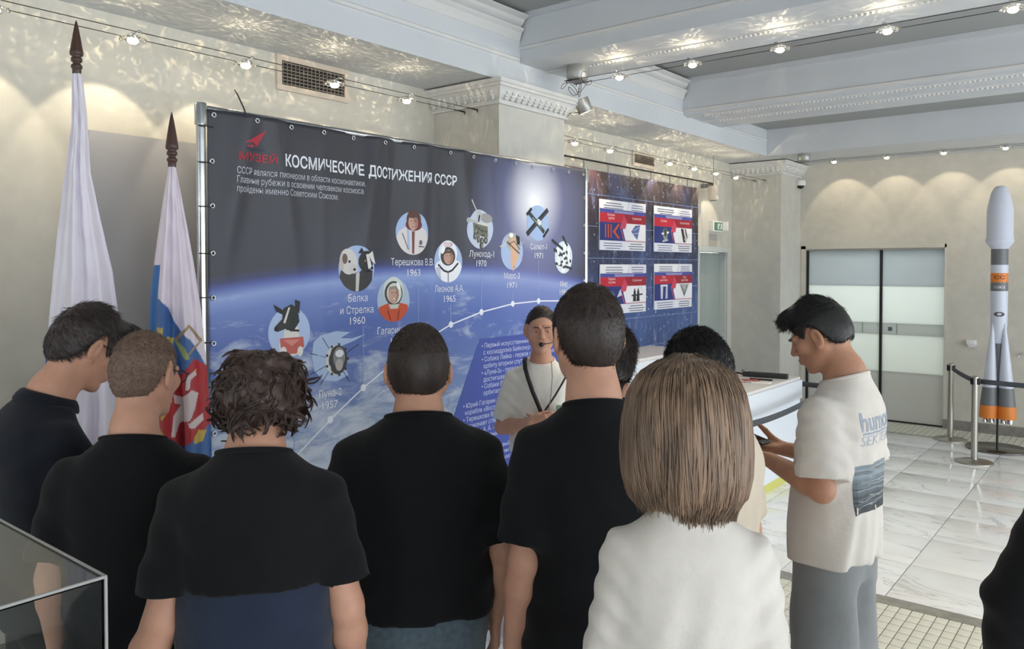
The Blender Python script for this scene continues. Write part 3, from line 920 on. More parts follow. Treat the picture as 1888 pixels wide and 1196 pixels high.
def hair_cap(P, m, zl, vol=(0.010, 0.010, 0.012), n=2500, length=0.02, width=0.0016, lift=0.5, flow=(0, 0.5, -0.8), seed=1, extra=(), messy=0.3,
             lump=0.003, lf=40, res=0.0055, name='hair', curl=0.05, top_len=1.0, cyz=(-0.014, 0.012), build=True, cap_shift=0.0):
    """hair as a shaped cap over the skull plus individual locks; zl = hairline height over head depth"""
    T, s = P['T'], P['s']; rng = np.random.default_rng(seed)
    G = Field(axis(-0.19, 0.19, res), axis(-0.20, 0.20, res), axis(-0.26, 0.20, res))
    G.add(ell((0, cyz[0], cyz[1]), (0.0775 + vol[0], 0.0975 + vol[1], 0.103 + vol[2])), 0)
    for pr, k in extra: G.add(pr, k)
    zy, zz = np.array([q[0] for q in zl]), np.array([q[1] for q in zl])
    X, Y, Z = G.xs[:, None, None], G.ys[None, :, None], G.zs[None, None, :]
    line = np.interp(Y, zy, zz)
    ear = 0.030 * np.exp(-((Y + 0.006) / 0.026) ** 2) * (np.abs(X) > 0.055)
    wob = 0.004 * np.sin(70 * X + 3) + 0.003 * np.sin(95 * Y)
    G.D = np.maximum(G.D, ((line + ear + wob) - Z).astype(np.float32) * 0.8)
    G.warp(lambda x, y, z: lump * nz(x, y, z, lf, seed))
    V, Q = G.mesh(1)
    N = normals(V, Q)
    parts = [(V, Q)]
    if n:
        ok = np.nonzero(np.linalg.norm(V * [1, 1, 0.95], axis=1) > 0.085)[0]
        idx = rng.choice(ok, n)
        r0 = V[idx] - N[idx] * 0.002; nn = N[idx]
        fl = np.tile(np.array(flow, float), (n, 1)) + messy * rng.normal(size=(n, 3))
        # from the crown outwards on the sides and back
        side = np.stack([V[idx, 0] * 5, np.zeros(n), np.zeros(n)], 1)
        fl = fl + side
        tg = fl - nn * (fl * nn).sum(1)[:, None]; tg /= np.maximum(np.linalg.norm(tg, axis=1), 1e-6)[:, None]
        L = length * (0.6 + 0.8 * rng.random(n)) * np.where(V[idx, 2] > 0.06, top_len, 1.0)
        parts.append(strands(r0, tg + nn * lift, L, width * (0.6 + 0.8 * rng.random(n)), rng, curl=curl * 1.0, seg=3))
    V, Q = join_np(parts)
    V = T.fwd(V)
    return np_mesh(name, V, Q, m, P['root']) if build else (V, Q)

# ------------------------------------------------------------------ the visitors and the guide
def cloth(name, rgb, **kw):
    a = dict(rough=0.85, var=0.10, vscale=14, bump=0.25, bscale=26, sheen=0.15, spec=0.25); a.update(kw)
    return mat(name, rgb, **a)
C_BLACK = cloth('cotton_black', (9, 9, 11), var=0.15, sheen=0.05)
C_NAVY = cloth('pique_navy', (16, 20, 30), var=0.12, sheen=0.06)
C_BLUE = cloth('cotton_slate_blue', (32, 42, 62), var=0.08)
C_WHITE = cloth('cotton_white', (216, 208, 198), var=0.03, bump=0.35)
C_GUIDE = cloth('cotton_cream', (240, 234, 222), var=0.03, bump=0.35)
C_BEIGE = cloth('cotton_beige', (214, 198, 176), var=0.04)
C_JEAN = cloth('denim_grey_blue', (84, 98, 106), var=0.18, vscale=60)
C_GREY = cloth('fleece_grey', (132, 134, 134), var=0.06)
C_OLIVE = cloth('canvas_dark_olive', (58, 62, 58), var=0.10)
C_DARK = cloth('twill_black', (11, 11, 13), sheen=0.05)
H_DARK = mat('hair_dark_brown', (52, 41, 36), 0.5, var=0.35, vscale=70, stretch=(1, 1, 0.25))
H_BLACK = mat('hair_black', (30, 27, 26), 0.45, var=0.35, vscale=70, stretch=(1, 1, 0.25))
H_CROP = mat('hair_cropped_brown', (116, 94, 80), 0.7, var=0.2, vscale=60)
H_CURL = mat('hair_curly_brown', (70, 53, 46), 0.5, var=0.4, vscale=50)
H_BOB = mat('hair_ash_brown', (124, 100, 80), 0.42, var=0.5, vscale=45, stretch=(1, 1, 0.12))
H_P1 = mat('hair_soft_brown', (66, 56, 54), 0.55, var=0.3, vscale=60)
PLASTIC_B = mat('plastic_black', (18, 18, 20), 0.35)

def brows(P, m):
    for sg in (-1, 1):
        if 'brow%d' % sg in P: P['brow%d' % sg].build('eyebrow', m, P['root'])

def glasses(P, rim=0.0016):
    T, s, root = P['T'], P['s'], P['root']
    B = MB()
    for sg in (-1, 1):
        cx = sg * 0.033
        ring = [T.p((cx + 0.024 * math.cos(t), 0.112 - 0.05 * abs(cx + 0.024 * math.cos(t)) , -0.002 + 0.019 * math.sin(t))) for t in np.linspace(0, 2 * math.pi, 25)]
        B.tube(ring, rim * s, 6, cap=False)
        B.tube([T.p((sg * 0.057, 0.108, 0.006)), T.p((sg * 0.074, 0.095, 0.008)), T.p((sg * 0.080, 0.02, 0.012)), T.p((sg * 0.083, -0.01, 0.016)), T.p((sg * 0.082, -0.03, -0.004))], rim * 1.2 * s, 6)
    B.tube([T.p((-0.010, 0.112, 0.003)), T.p((0, 0.116, 0.007)), T.p((0.010, 0.112, 0.003))], rim * s, 6)
    B.build('glasses', PLASTIC_B, root, label='thin dark spectacle frame')

FADE = [(-0.20, -0.085), (-0.09, -0.080), (-0.05, -0.060), (-0.02, -0.006), (0.01, 0.012), (0.035, -0.010), (0.05, 0.030), (0.075, 0.066), (0.2, 0.075)]

# 1 man in glasses, profile, far left
P = person('man in glasses and navy polo shirt laughing at far left beside the white flag', (-2.655, 1.005, 0), R(-4), 1.79, sh=0.175, head=(6, 30, 0), nf=0.045, face=True,
           tee=C_NAVY, tee_name='polo_shirt', fit=(0.205, 0.20, 0.20, 0.145), hem=0.84, sleeve=0.92, sl_r=(0.066, 0.072), hunch=0.05, smile=True, collar=False, seed=1.0,
           legs=C_DARK, arms=dict(R=dict(E=(0.225, 0.06, 1.135), W=(0.10, 0.28, 1.05), d=(-0.8, 0.6, 0), n=(0, -0.2, 1), t=(0.3, 0.4, 0.9)),
                                  L=dict(E=(-0.235, 0.03, 1.12), W=(-0.08, 0.28, 1.03), d=(0.8, 0.6, 0), n=(0, -0.2, 1), t=(-0.3, 0.4, 0.9))))
hair_cap(P, H_P1, [(-0.20, -0.080), (-0.09, -0.078), (-0.05, -0.055), (-0.02, 0.000), (0.012, 0.016), (0.035, -0.022), (0.05, 0.012), (0.075, 0.060), (0.2, 0.075)],
         vol=(0.012, 0.012, 0.020), n=6500, length=0.026, width=0.0009, lift=0.04, flow=(0, 0.7, -0.4), seed=3, messy=0.16, lump=0.005, lf=40, top_len=1.6,
         extra=[(ell((0, 0.07, 0.095), (0.055, 0.045, 0.032)), 0.03)])
brows(P, H_P1); glasses(P)
_T, _s = P['T'], P['s']
B = MB(); Rc = rot3(0, 20, 0)
ring = [(_s * (V3(0, 0.000, 1.474) + Rc @ V3(0.084 * math.cos(t), 0.082 * math.sin(t), 0.0))) for t in np.linspace(R(-255), R(75), 33)]
B.tube(ring, 0.01, 8, flat=(0.006, 0.022)); B.build('collar', C_NAVY, P['root'], label='folded polo collar')

# 2 cropped hair, seen from behind
P = person('young man with cropped light brown hair and glasses in black t-shirt, from behind', (-2.185, 1.05, 0), R(46), 1.72, sh=0.18, head=(-20, 10, 0), nf=0.02, neck_r=0.056,
           tee=C_BLACK, fit=(0.19, 0.185, 0.195, 0.125), hem=0.80, sleeve=0.80, sl_r=(0.064, 0.074), seed=2.0, legs=C_DARK, group=None)
hair_cap(P, H_CROP, [(-0.20, -0.088), (-0.09, -0.082), (-0.05, -0.065), (-0.02, -0.004), (0.01, 0.014), (0.035, -0.015), (0.05, 0.030), (0.075, 0.070), (0.2, 0.08)],
         vol=(0.004, 0.004, 0.007), n=5200, length=0.0065, width=0.0009, lift=0.7, seed=5, lump=0.0008, top_len=1.6)
glasses(P)

# 3 curly hair
P = person('person with thick curly dark brown hair in black top over slate blue shirt, from behind', (-1.648, 1.075, 0), R(48), 1.765, sh=0.162, head=(-12, 8, 0), nf=0.035, hd=0.068, hs=0.91,
           tee=C_BLACK, fit=(0.188, 0.186, 0.182, 0.140), hem=1.190, sleeve=0.90, sl_r=(0.064, 0.072), seed=3.0, legs=C_DARK, lower=(0.66, -0.010, C_BLUE), hunch=0.02, neck_r=0.062,
           arms=dict(L=dict(E=(-0.200, -0.045, 1.10), W=(-0.30, -0.02, 0.87), d=(-0.35, 0.1, -1)), R=dict(E=(0.210, -0.02, 1.10), W=(0.225, 0.07, 0.85))))
def curly(P, m, seed=7):
    T, s, root = P['T'], P['s'], P['root']; rng = np.random.default_rng(seed)
    zl = [(-0.25, -0.100), (-0.09, -0.098), (-0.04, -0.085), (0.0, -0.062), (0.04, -0.035), (0.07, 0.035), (0.25, 0.06)]
    ex = []
    for i in range(60):
        a, b = rng.uniform(0, 2 * math.pi), rng.uniform(-0.55, 1.0)
        c = V3(math.cos(a) * math.cos(b) * 0.092, -0.014 + math.sin(a) * math.cos(b) * 0.110, 0.016 + math.sin(b) * 0.110)
        ex.append((ell(c, V3(1, 1, 1) * rng.uniform(0.018, 0.028)), 0.008))
    base = hair_cap(P, m, zl, vol=(0.022, 0.020, 0.022), n=0, seed=seed, extra=ex, lump=0.007, lf=55, build=False)
    V0 = T.inv(base[0]); N0 = normals(base[0], base[1]) @ T.R
    parts = [(V0, base[1])]
    n = 560
    idx = rng.choice(np.nonzero(np.linalg.norm(V0, axis=1) > 0.095)[0], n)
    seg = 9; side = 3; VV = []; QQ = []; o = 0
    for q in idx:
        p = V0[q] - N0[q] * 0.007; nn = N0[q]
        d = rng.normal(size=3) * 0.35 + V3(0, 0, -0.8) + V3(p[0] * 4, p[1] * 2.0, 0); d -= nn * (d @ nn); d /= np.linalg.norm(d)
        b = np.cross(nn, d); rad = rng.uniform(0.005, 0.011); L = rng.uniform(0.050, 0.095); ph = rng.uniform(0, 6.28); tw = rng.uniform(3.0, 5.5) * rng.choice([-1, 1]); lw = rng.uniform(0.004, 0.008)
        t = np.linspace(0, 1, seg + 1)[:, None]; a = ph + tw * t
        core = p + d * L * t * (1 - 0.2 * t) + (nn * (np.cos(a) * 0.7 + 0.75) + b * np.sin(a) * 1.2) * rad * np.minimum(1, 0.3 + 1.2 * t) - nn * 0.012 * t * t
        for k in range(9):
            of = (b * rng.normal() * 0.9 + nn * rng.normal() * 0.35) * lw
            path = core + of * (0.55 + 0.45 * np.cos(3.0 * t)) + rng.normal(size=3) * 0.0015 * t
            tg = np.gradient(path, axis=0); tg /= np.linalg.norm(tg, axis=1)[:, None]
            u = np.cross(tg, nn); u /= np.maximum(np.linalg.norm(u, axis=1), 1e-6)[:, None]; v = np.cross(tg, u)
            w = rng.uniform(0.0009, 0.0019)
            ww = w * (1 - 0.9 * t ** 4)
            for j in range(side):
                aa = 2 * math.pi * j / side
                VV.append(path + ww * (u * math.cos(aa) + v * math.sin(aa)))
            QQ.append(o)
            o += 1
    A_ = np.array(VV).reshape(o, side, seg + 1, 3).transpose(0, 2, 1, 3).reshape(-1, 3)
    base_ = np.arange(o)[:, None] * (side * (seg + 1)); qs = []
    for i in range(seg):
        for k in range(side):
            k2 = (k + 1) % side
            qs.append(base_ + np.array([i * side + k, i * side + k2, (i + 1) * side + k2, (i + 1) * side + k]))
    VV = A_; QQ = np.stack(qs, 1).reshape(-1, 4)
    parts.append((np.array(VV), np.array(QQ)))
    V, Q = join_np(parts)
    np_mesh('hair', T.fwd(V), Q, m, root)
curly(P, H_CURL)

# 4 man in the middle
P = person('broad young man with short dark brown hair in black t-shirt and grey-blue jeans, centre', (-1.648, 1.612, 0), R(46), 1.772, sh=0.183, hs=1.04, hd=0.048, head=(0, 4, 0), jaw=1.08, neck_r=0.064, skin=SKIN,
           tee=C_BLACK, fit=(0.215, 0.208, 0.212, 0.145), hem=0.93, sleeve=0.90, sl_r=(0.070, 0.080), seed=4.0, legs=C_JEAN, leg_name='jeans',
           arms=dict(L=dict(E=(-0.235, -0.045, 1.10), W=(-0.255, 0.01, 0.84)), R=dict(E=(0.240, -0.05, 1.10), W=(0.225, 0.06, 0.86))))
hair_cap(P, H_DARK, [(-0.20, -0.062), (-0.09, -0.060), (-0.05, -0.050), (-0.02, -0.004), (0.01, 0.014), (0.035, -0.015), (0.05, 0.030), (0.075, 0.070), (0.2, 0.08)],
         vol=(0.008, 0.009, 0.014), n=7500, length=0.010, width=0.0008, lift=0.16, seed=8, flow=(0, 0.35, -0.6), lump=0.0018, messy=0.2, top_len=1.5)

# 6 tall man
P = person('tall young man with short dark hair in black t-shirt, his left ear showing', (-1.135, 1.758, 0), R(40), 1.855, sh=0.158, hd=0.010, hxo=-0.015, head=(16, 3, 0), neck_r=0.060, skin=SKIN,
           tee=C_BLACK, fit=(0.182, 0.178, 0.182, 0.13), hem=0.80, sleeve=0.84, sl_r=(0.062, 0.074), seed=5.5, legs=C_DARK,
           arms=dict(L=dict(E=(-0.178, -0.05, 1.10), W=(-0.205, 0.02, 0.86), d=(-0.2, 0.1, -1))))
hair_cap(P, H_DARK, [(-0.20, -0.085), (-0.09, -0.082), (-0.05, -0.060), (-0.02, -0.004), (0.01, 0.014), (0.035, -0.015), (0.05, 0.030), (0.075, 0.070), (0.2, 0.08)],
         vol=(0.010, 0.010, 0.016), n=8000, length=0.016, width=0.0008, lift=0.06, seed=9, flow=(0.1, 0.30, -0.7), lump=0.002, top_len=1.4, messy=0.18)

# 7 half hidden dark head
P = person('person with bowed dark brown head mostly hidden behind the tall young man', (-1.575, 2.56, 0), R(42), 1.68, sh=0.18, head=(-12, 22, 0), nf=0.03, tee=C_DARK, seed=6.0, legs=C_DARK)
hair_cap(P, H_DARK, [(-0.25, -0.13), (-0.06, -0.12), (0.0, -0.10), (0.03, -0.06), (0.05, 0.030), (0.075, 0.070), (0.2, 0.08)], vol=(0.016, 0.018, 0.018), n=4500, length=0.05, width=0.0011, lift=0.02, seed=10, flow=(0, -0.3, -1),
         extra=[(rcone((0, -0.05, -0.02), (0, -0.06, -0.12), 0.075, 0.06), 0.04)])

# 8 girl with the bob
def drape(amp, sd):
    def f(X, Y, Z):
        lo = np.clip((1.40 - Z) / 0.35, 0, 1)
        a = np.sin(52 * X + 2.8 * np.sin(6.5 * Z + sd) + 9 * (Z - 1.2) * np.sign(X) + sd)
        b = np.sin(93 * X - 7.0 * Z + 1.8 * np.sin(12 * Z + sd * 2))
        d = np.sin(95 * (Z - 0.75 * np.abs(X)) + sd) * np.clip((np.abs(X) - 0.09) / 0.06, 0, 1) * np.clip((Z - 1.12) / 0.1, 0, 1)
        return amp * (lo * (0.75 * np.sign(a) * np.abs(a) ** 1.5 + 0.4 * b) + 0.45 * d + 0.45 * nz(X, Y, Z, 19, sd))
    return f
P = person('girl with shoulder-length ash brown bob in loose white t-shirt, closest to camera', (-0.722, 1.455, 0), R(30), 1.715, sh=0.132, hs=1.06, hd=0.016, head=(4, 6, 0), nf=0.02, neck_r=0.052,
           tee=C_WHITE, fit=(0.168, 0.160, 0.150, 0.118), hem=0.78, sleeve=0.95, sl_r=(0.052, 0.064), seed=7.0, wrinkle=drape(0.0085, 0.7), legs=C_DARK, tee_res=0.009,
           arms=dict(L=dict(E=(-0.152, -0.03, 1.10)), R=dict(E=(0.152, -0.03, 1.10))))
def bob(P, m, seed=12):
    T, s, root = P['T'], P['s'], P['root']; rng = np.random.default_rng(seed)
    prof_z = np.array([0.134, 0.124, 0.10, 0.06, 0.01, -0.05, -0.10, -0.14, -0.165])
    prof_r = np.array([0.02, 0.055, 0.091, 0.111, 0.120, 0.123, 0.121, 0.112, 0.090])
    def surf(th, z):
        r = np.interp(-z, -prof_z, prof_r) * (1 + 0.030 * np.sin(3 * th + 8 * z + 0.6) + 0.022 * np.sin(7 * th - 14 * z) * (z < 0.09))
        return r * np.cos(th), -0.012 + 1.10 * r * np.sin(th)
    G = Field(axis(-0.18, 0.18, 0.006), axis(-0.2, 0.2, 0.006), axis(-0.22, 0.18, 0.006))
    G.add(loft([(z, 0, -0.012, r - 0.006, 1.10 * r - 0.006) for z, r in zip(prof_z[::-1], prof_r[::-1])], 2.0), 0)
    G.cut(rcone((0, 0.10, -0.20), (0, 0.075, 0.03), 0.075, 0.062), 0.02)
    G.cut(rcone((0, 0.0, -0.30), (0, 0.0, -0.12), 0.085, 0.07), 0.02)
    G.warp(lambda x, y, z: 0.0025 * np.sin(26 * np.arctan2(y, x) + 2.5 * np.sin(14 * z)) + 0.003 * nz(x, y, z, 30, seed))
    parts = [G.mesh(1)]
    n = 3000; seg = 12; VV = []; QQ = []; o = 0
    for q in range(n):
        th = rng.uniform(R(-215), R(35))
        z1 = -0.160 + rng.normal() * 0.012 + 0.018 * math.cos(th - R(180)) + 0.008 * math.sin(5 * th); z0 = rng.uniform(0.02, 0.139) if rng.random() < 0.85 else rng.uniform(-0.08, 0.02)
        lift_ = rng.uniform(-0.004, 0.005); w = rng.uniform(0.0008, 0.0030); ph = rng.uniform(0, 6.28); am = rng.uniform(0.02, 0.07); fq = rng.uniform(14, 30)
        # partings sweep: roots start nearer to the crown line
        ring = []
        for i in range(seg + 1):
            t = i / seg; z = z0 + (z1 - z0) * t
            t2 = th + am * math.sin(fq * z + ph) * t + 0.15 * (1 - t) ** 2 * math.cos(th)
            x, y = surf(t2, z); k = 1 + lift_ / 0.11 + (0.10 * max(0, t - 0.8) * rng.uniform(-1, 1))
            c = V3(x * k, (y + 0.012) * k - 0.012, z); nn = V3(math.cos(t2), math.sin(t2), 0.0); tt = V3(-math.sin(t2), math.cos(t2), 0)
            ww = w * (0.5 + 0.5 * min(1, 4 * t)) * (1 - 0.85 * max(0, (t - 0.7) / 0.3) ** 1.5)
            VV += [c + tt * ww, c + nn * ww * 0.45, c - tt * ww, c - nn * ww * 0.45]
        for i in range(seg):
            for k in range(4):
                k2 = (k + 1) % 4
                QQ.append((o + i * 4 + k, o + i * 4 + k2, o + (i + 1) * 4 + k2, o + (i + 1) * 4 + k))
        o += (seg + 1) * 4
    parts.append((np.array(VV), np.array(QQ)))
    V, Q = join_np(parts)
    np_mesh('hair', T.fwd(V), Q, m, root, )
bob(P, H_BOB)

# 9 man in beige
P = person('young man with tousled dark hair in beige t-shirt, head bowed, behind the bob-haired girl', (-1.025, 2.250, 0), R(92), 1.72, sh=0.165, head=(4, 24, 0), nf=0.0, face=False, skin=SKIN,
           tee=C_BEIGE, fit=(0.175, 0.17, 0.172, 0.115), hem=0.80, sleeve=0.85, sl_r=(0.058, 0.066), seed=8.0, legs=C_DARK, hunch=0.03)
hair_cap(P, H_BLACK, [(-0.20, -0.085), (-0.09, -0.082), (-0.05, -0.060), (-0.02, -0.004), (0.01, 0.014), (0.035, -0.015), (0.05, 0.030), (0.075, 0.060), (0.2, 0.07)],
         vol=(0.007, 0.008, 0.014), n=6500, length=0.020, width=0.0009, lift=0.14, seed=14, flow=(0, -0.3, -0.5), lump=0.003, messy=0.3, top_len=1.4)

# 10 man with the phone
P10R = R(86)
P = person('young man in printed white t-shirt and grey trousers looking down at a phone', (-0.862, 2.893, 0), P10R, 1.825, sh=0.165, hs=0.94, hd=0.022, head=(8, 27, 0), nf=-0.005, face=True, skin=SKIN2, fine_hand=('L', 'R'), neck_r=0.057,
           tee=C_WHITE, fit=(0.198, 0.185, 0.180, 0.124), hem=0.880, sleeve=0.86, sl_r=(0.066, 0.086), seed=9.0, wrinkle=drape(0.007, 2.0), legs=C_GREY, leg_r=(0.098, 0.108, 0.115), leg_top=0.93, hunch=0.03, tee_res=0.009,
           arms=dict(L=dict(S=(-0.162, -0.005, 1.372), E=(-0.212, -0.035, 1.135), W=(-0.120, 0.185, 1.180), d=(0.30, 0.95, 0.10), n=(0.15, -0.10, 1), t=(-0.9, 0.3, 0.25), curl=(22, 34, 26), thumb=(0.35, 0.75)),
                     R=dict(S=(0.162, -0.005, 1.372), E=(0.208, -0.02, 1.135), W=(0.065, 0.205, 1.180), d=(-0.35, 0.93, 0.10), n=(-0.15, -0.10, 1), t=(0.9, 0.3, 0.25), curl=(22, 34, 26), thumb=(0.35, 0.75))))
hair_cap(P, H_BLACK, [(-0.20, -0.060), (-0.09, -0.055), (-0.05, -0.045), (-0.02, 0.004), (0.012, 0.018), (0.035, 0.002), (0.05, 0.030), (0.075, 0.058), (0.2, 0.06)],
         vol=(0.010, 0.012, 0.026), n=7000, length=0.015, width=0.0009, lift=0.06, seed=16, flow=(0, 0.9, -0.2), lump=0.003, messy=0.2, top_len=2.4,
         extra=[(ell((0, 0.062, 0.100), (0.056, 0.046, 0.030), rot3(0, 18, 0)), 0.03)])
brows(P, H_BLACK)
PH10 = P

# 11 shoulder at the right edge
P = person('person in loose black clothes cut off by the right edge of the photo', (0.005, 2.318, 0), R(6), 1.74, sh=0.18, tee=C_BLACK, tee_name='jumper', fit=(0.215, 0.21, 0.205, 0.15), hem=0.72, sleeve=1.0, sl_r=(0.07, 0.085),
           seed=11.0, legs=C_DARK, arms=dict(L=dict(E=(-0.245, -0.02, 1.10), W=(-0.27, 0.05, 0.86))))
hair_cap(P, H_DARK, FADE, n=1500, seed=18)

# 5 the guide
P = person('woman guide in cream t-shirt with headset microphone standing by the big banner', (-2.525, 3.375, 0), R(37.1 + 180), 1.69, sh=0.160, head=(2, 4, 0), nf=0.015, face=True, skin=SKIN, fine_hand=('L', 'R'), neck_r=0.050, hs=1.03,
           tee=C_GUIDE, fit=(0.175, 0.168, 0.175, 0.115), hem=0.97, sleeve=0.86, sl_r=(0.058, 0.068), seed=12.0, wrinkle=drape(0.005, 4.0), legs=C_OLIVE, leg_r=(0.105, 0.092, 0.085), jaw=0.9, tee_res=0.009,
           arms=dict(R=dict(E=(0.215, 0.0, 1.105), W=(0.062, 0.205, 1.165), d=(-0.92, 0.20, 0.16), n=(0, -1, -0.1), t=(0.1, 0.1, 1), curl=(28, 42, 30), thumb=(0.35, 0.5)),
                     L=dict(E=(-0.215, 0.0, 1.105), W=(-0.075, 0.175, 1.150), d=(0.95, 0.20, 0.10), n=(0, -1, -0.1), t=(-0.1, 0.1, 1), curl=(24, 36, 25), thumb=(0.35, 0.5))))
hair_cap(P, H_DARK, [(-0.20, -0.070), (-0.09, -0.065), (-0.05, -0.045), (-0.02, 0.000), (0.012, 0.016), (0.035, 0.020), (0.05, 0.050), (0.075, 0.078), (0.2, 0.085)],
         vol=(0.004, 0.006, 0.008), n=1800, length=0.03, width=0.0016, lift=0.05, seed=20, flow=(0, -1, -0.1), lump=0.001)
brows(P, H_DARK)
GUIDE = P

# ------------------------------------------------------------------ cable lights
M_GLASSL = mat('lamp_glass_rosette', (240, 236, 226), 0.08, 0.0)
_g = NT('lamp_rosette_glass'); _g.b.inputs['Transmission Weight'].default_value = 1.0; _g.b.inputs['Roughness'].default_value = 0.05; _g.b.inputs['Base Color'].default_value = (1, 0.97, 0.92, 1)
M_ROS = _g.m
M_BULB = mat('halogen_bulb', (255, 226, 176), 0.4, emit=40.0)
M_CABLE = mat('steel_cable', (70, 66, 60), 0.4, 0.8)
# warm light of one halogen: mostly down and towards the wall, an added point light with a noise pattern imitates the upward streaks
def lamp_light(parent, loc, power, aim, spread=74, blend=0.25, up=0.0, seed=0):
    l = bpy.data.lights.new('halogen', 'SPOT'); l.energy = power; l.color = (1.0, 0.85, 0.62); l.spot_size = R(spread); l.spot_blend = blend; l.shadow_soft_size = 0.012
    o = bpy.data.objects.new('halogen', l); o.location = loc
    o.rotation_euler = Vector(aim).to_track_quat('-Z', 'Y').to_euler(); link(o, parent)
    if up:
        l = bpy.data.lights.new('halogen_streaks', 'POINT'); l.energy = up; l.color = (1.0, 0.84, 0.55); l.shadow_soft_size = 0.004
        l.use_nodes = True; nt = l.node_tree; em = nt.nodes['Emission']
        tc = nt.nodes.new('ShaderNodeTexCoord'); mp = nt.nodes.new('ShaderNodeMapping'); mp.inputs['Location'].default_value = (seed * 3.1, seed * 1.7, seed)
        mp.inputs['Scale'].default_value = (1.0, 4.0, 1.3); mp.inputs['Rotation'].default_value = (0, 0, seed * 1.3)
        n = nt.nodes.new('ShaderNodeTexNoise'); n.inputs['Scale'].default_value = 5.5; n.inputs['Detail'].default_value = 1.5; n.inputs['Distortion'].default_value = 1.2
        r = nt.nodes.new('ShaderNodeValToRGB'); r.color_ramp.elements[0].position = 0.57; r.color_ramp.elements[1].position = 0.70; r.color_ramp.elements[0].color = (0.16, 0.15, 0.13, 1); r.color_ramp.elements[1].color = (2.2, 2.1, 1.8, 1)
        geo = nt.nodes.new('ShaderNodeNewGeometry'); sep = nt.nodes.new('ShaderNodeSeparateXYZ')
        nt.links.new(tc.outputs['Normal'], mp.inputs['Vector']); nt.links.new(mp.outputs[0], n.inputs['Vector']); nt.links.new(n.outputs['Fac'], r.inputs['Fac'])
        nt.links.new(r.outputs['Color'], em.inputs['Strength'])
        o = bpy.data.objects.new('halogen_streaks', l); o.location = (loc[0], loc[1], 0.062); link(o, parent)
_ros = None
def lamp_head(loc, rz, label, power, aim, group, up=0.0, seed=0, spread=74):
    """small halogen capsule in a glass rosette, clipped between two cables"""
    global _ros
    root = empty('cable_lamp', loc, rz); tag(root, label, 'lamp', group)
    if _ros is None:
        B = MB()                                     # glass rosette: ring of petals
        for k in range(8):
            a = 2 * math.pi * k / 8
            B.sphere((0.044 * math.cos(a), 0.044 * math.sin(a), 0.008), (0.024, 0.016, 0.008), 8, 5, Matrix.Rotation(a, 3, 'Z') @ Matrix.Rotation(R(20), 3, 'Y'))
        o1 = B.build('glass_rosette', M_ROS)
        B = MB().lathe([(0.010, 0.030), (0.013, 0.012), (0.032, 0.002), (0.034, 0.006), (0.016, 0.016), (0.012, 0.032)], 16)
        o2 = B.build('reflector', M_CHROME)
        B = MB().lathe([(0.001, -0.020), (0.018, -0.016), (0.028, -0.004), (0.020, 0.008), (0.001, 0.010)], 16)
        o3 = B.build('bulb', M_BULB)
        B = MB()
        for sg in (-1, 1):
            B.tube([(0, sg * 0.010, 0.028), (0, sg * 0.030, 0.034), (0, sg * 0.0625, 0.030)], 0.0028, 6); B.rbox((0, sg * 0.0625, 0.030), (0.022, 0.009, 0.009), bev=0.002)
        o4 = B.build('clip_arm', M_CHROME)
        _ros = [(o.name.split('.')[0], o.data) for o in (o1, o2, o3, o4)]
        for o in (o1, o2, o3, o4): bpy.data.objects.remove(o)
    for nm, d in _ros:
        link(bpy.data.objects.new(nm, d), root)
    lo = Vector((0, 0, -0.030)); q = Matrix.Rotation(-rz, 3, 'Z') @ Vector(aim)
    lamp_light(root, lo, power, q, up=up, seed=seed, spread=spread)
    return root
def cables(p0, p1, label, gap=0.125):
    p0, p1 = Vector(p0), Vector(p1); d = (p1 - p0).normalized(); n = d.cross(Vector((0, 0, 1))).normalized()
    root = empty('cable_track', p0); tag(root, label, 'cable')
    for sg in (-1, 1):
        o = n * gap / 2 * sg
        MB().tube([p0 + o - p0, (p0 + p1) / 2 + o + Vector((0, 0, -0.004)) - p0, p1 + o - p0], 0.0022, 6).build('cable', M_CABLE, root)
        B = MB()
        for e, s_ in ((p1, -1), (p0, 1)):
            B.tube([e + o - p0, e + o + d * s_ * 0.05 - p0], 0.006, 8); B.tube([e + o + d * s_ * 0.06 - p0, e + o + d * s_ * 0.11 - p0], 0.0045, 8)
            B.tube([e + o - d * s_ * 0.02 - p0, e + o - p0, e + o + Vector((0, 0, -0.018)) - p0], 0.004, 6)
        B.build('turnbuckle', M_CABLE, root)
ords = ['nearest', 'second', 'third', 'fourth', 'fifth', 'sixth', 'seventh']
cables((-3.90, -0.6, 3.058), (-3.90, 4.357, 3.058), 'pair of steel light cables along the left wall above the flags')
for i, y in enumerate((1.28, 1.881, 2.502, 3.112, 3.714)):
    lamp_head((-3.90, y, 3.028), R(90), '%s cable lamp from the left on the left wall cables' % ['first', 'second', 'third', 'fourth', 'fifth'][i], LP1, (-0.72, 0, -1), 'cable lamps above the flags', up=LPU * 0.65, seed=i + 1)
cables((-3.90, 5.158, 3.012), (-3.90, 9.852, 3.012), 'pair of steel light cables above the dark rear banner')
for i, y in enumerate((5.697, 6.269, 7.427, 7.987, 8.537, 9.097)):
    lamp_head((-3.90, y, 2.984), R(90), '%s cable lamp from the left above the dark rear banner' % ['first', 'second', 'third', 'fourth', 'fifth', 'sixth'][i], LP3, (-0.45, 0, -1), 'cable lamps above the rear banner', up=LPU, seed=i + 11)
cables((-3.40, 4.92, 3.295), (1.9, 4.92, 3.295), 'pair of steel light cables under the front cross beam')
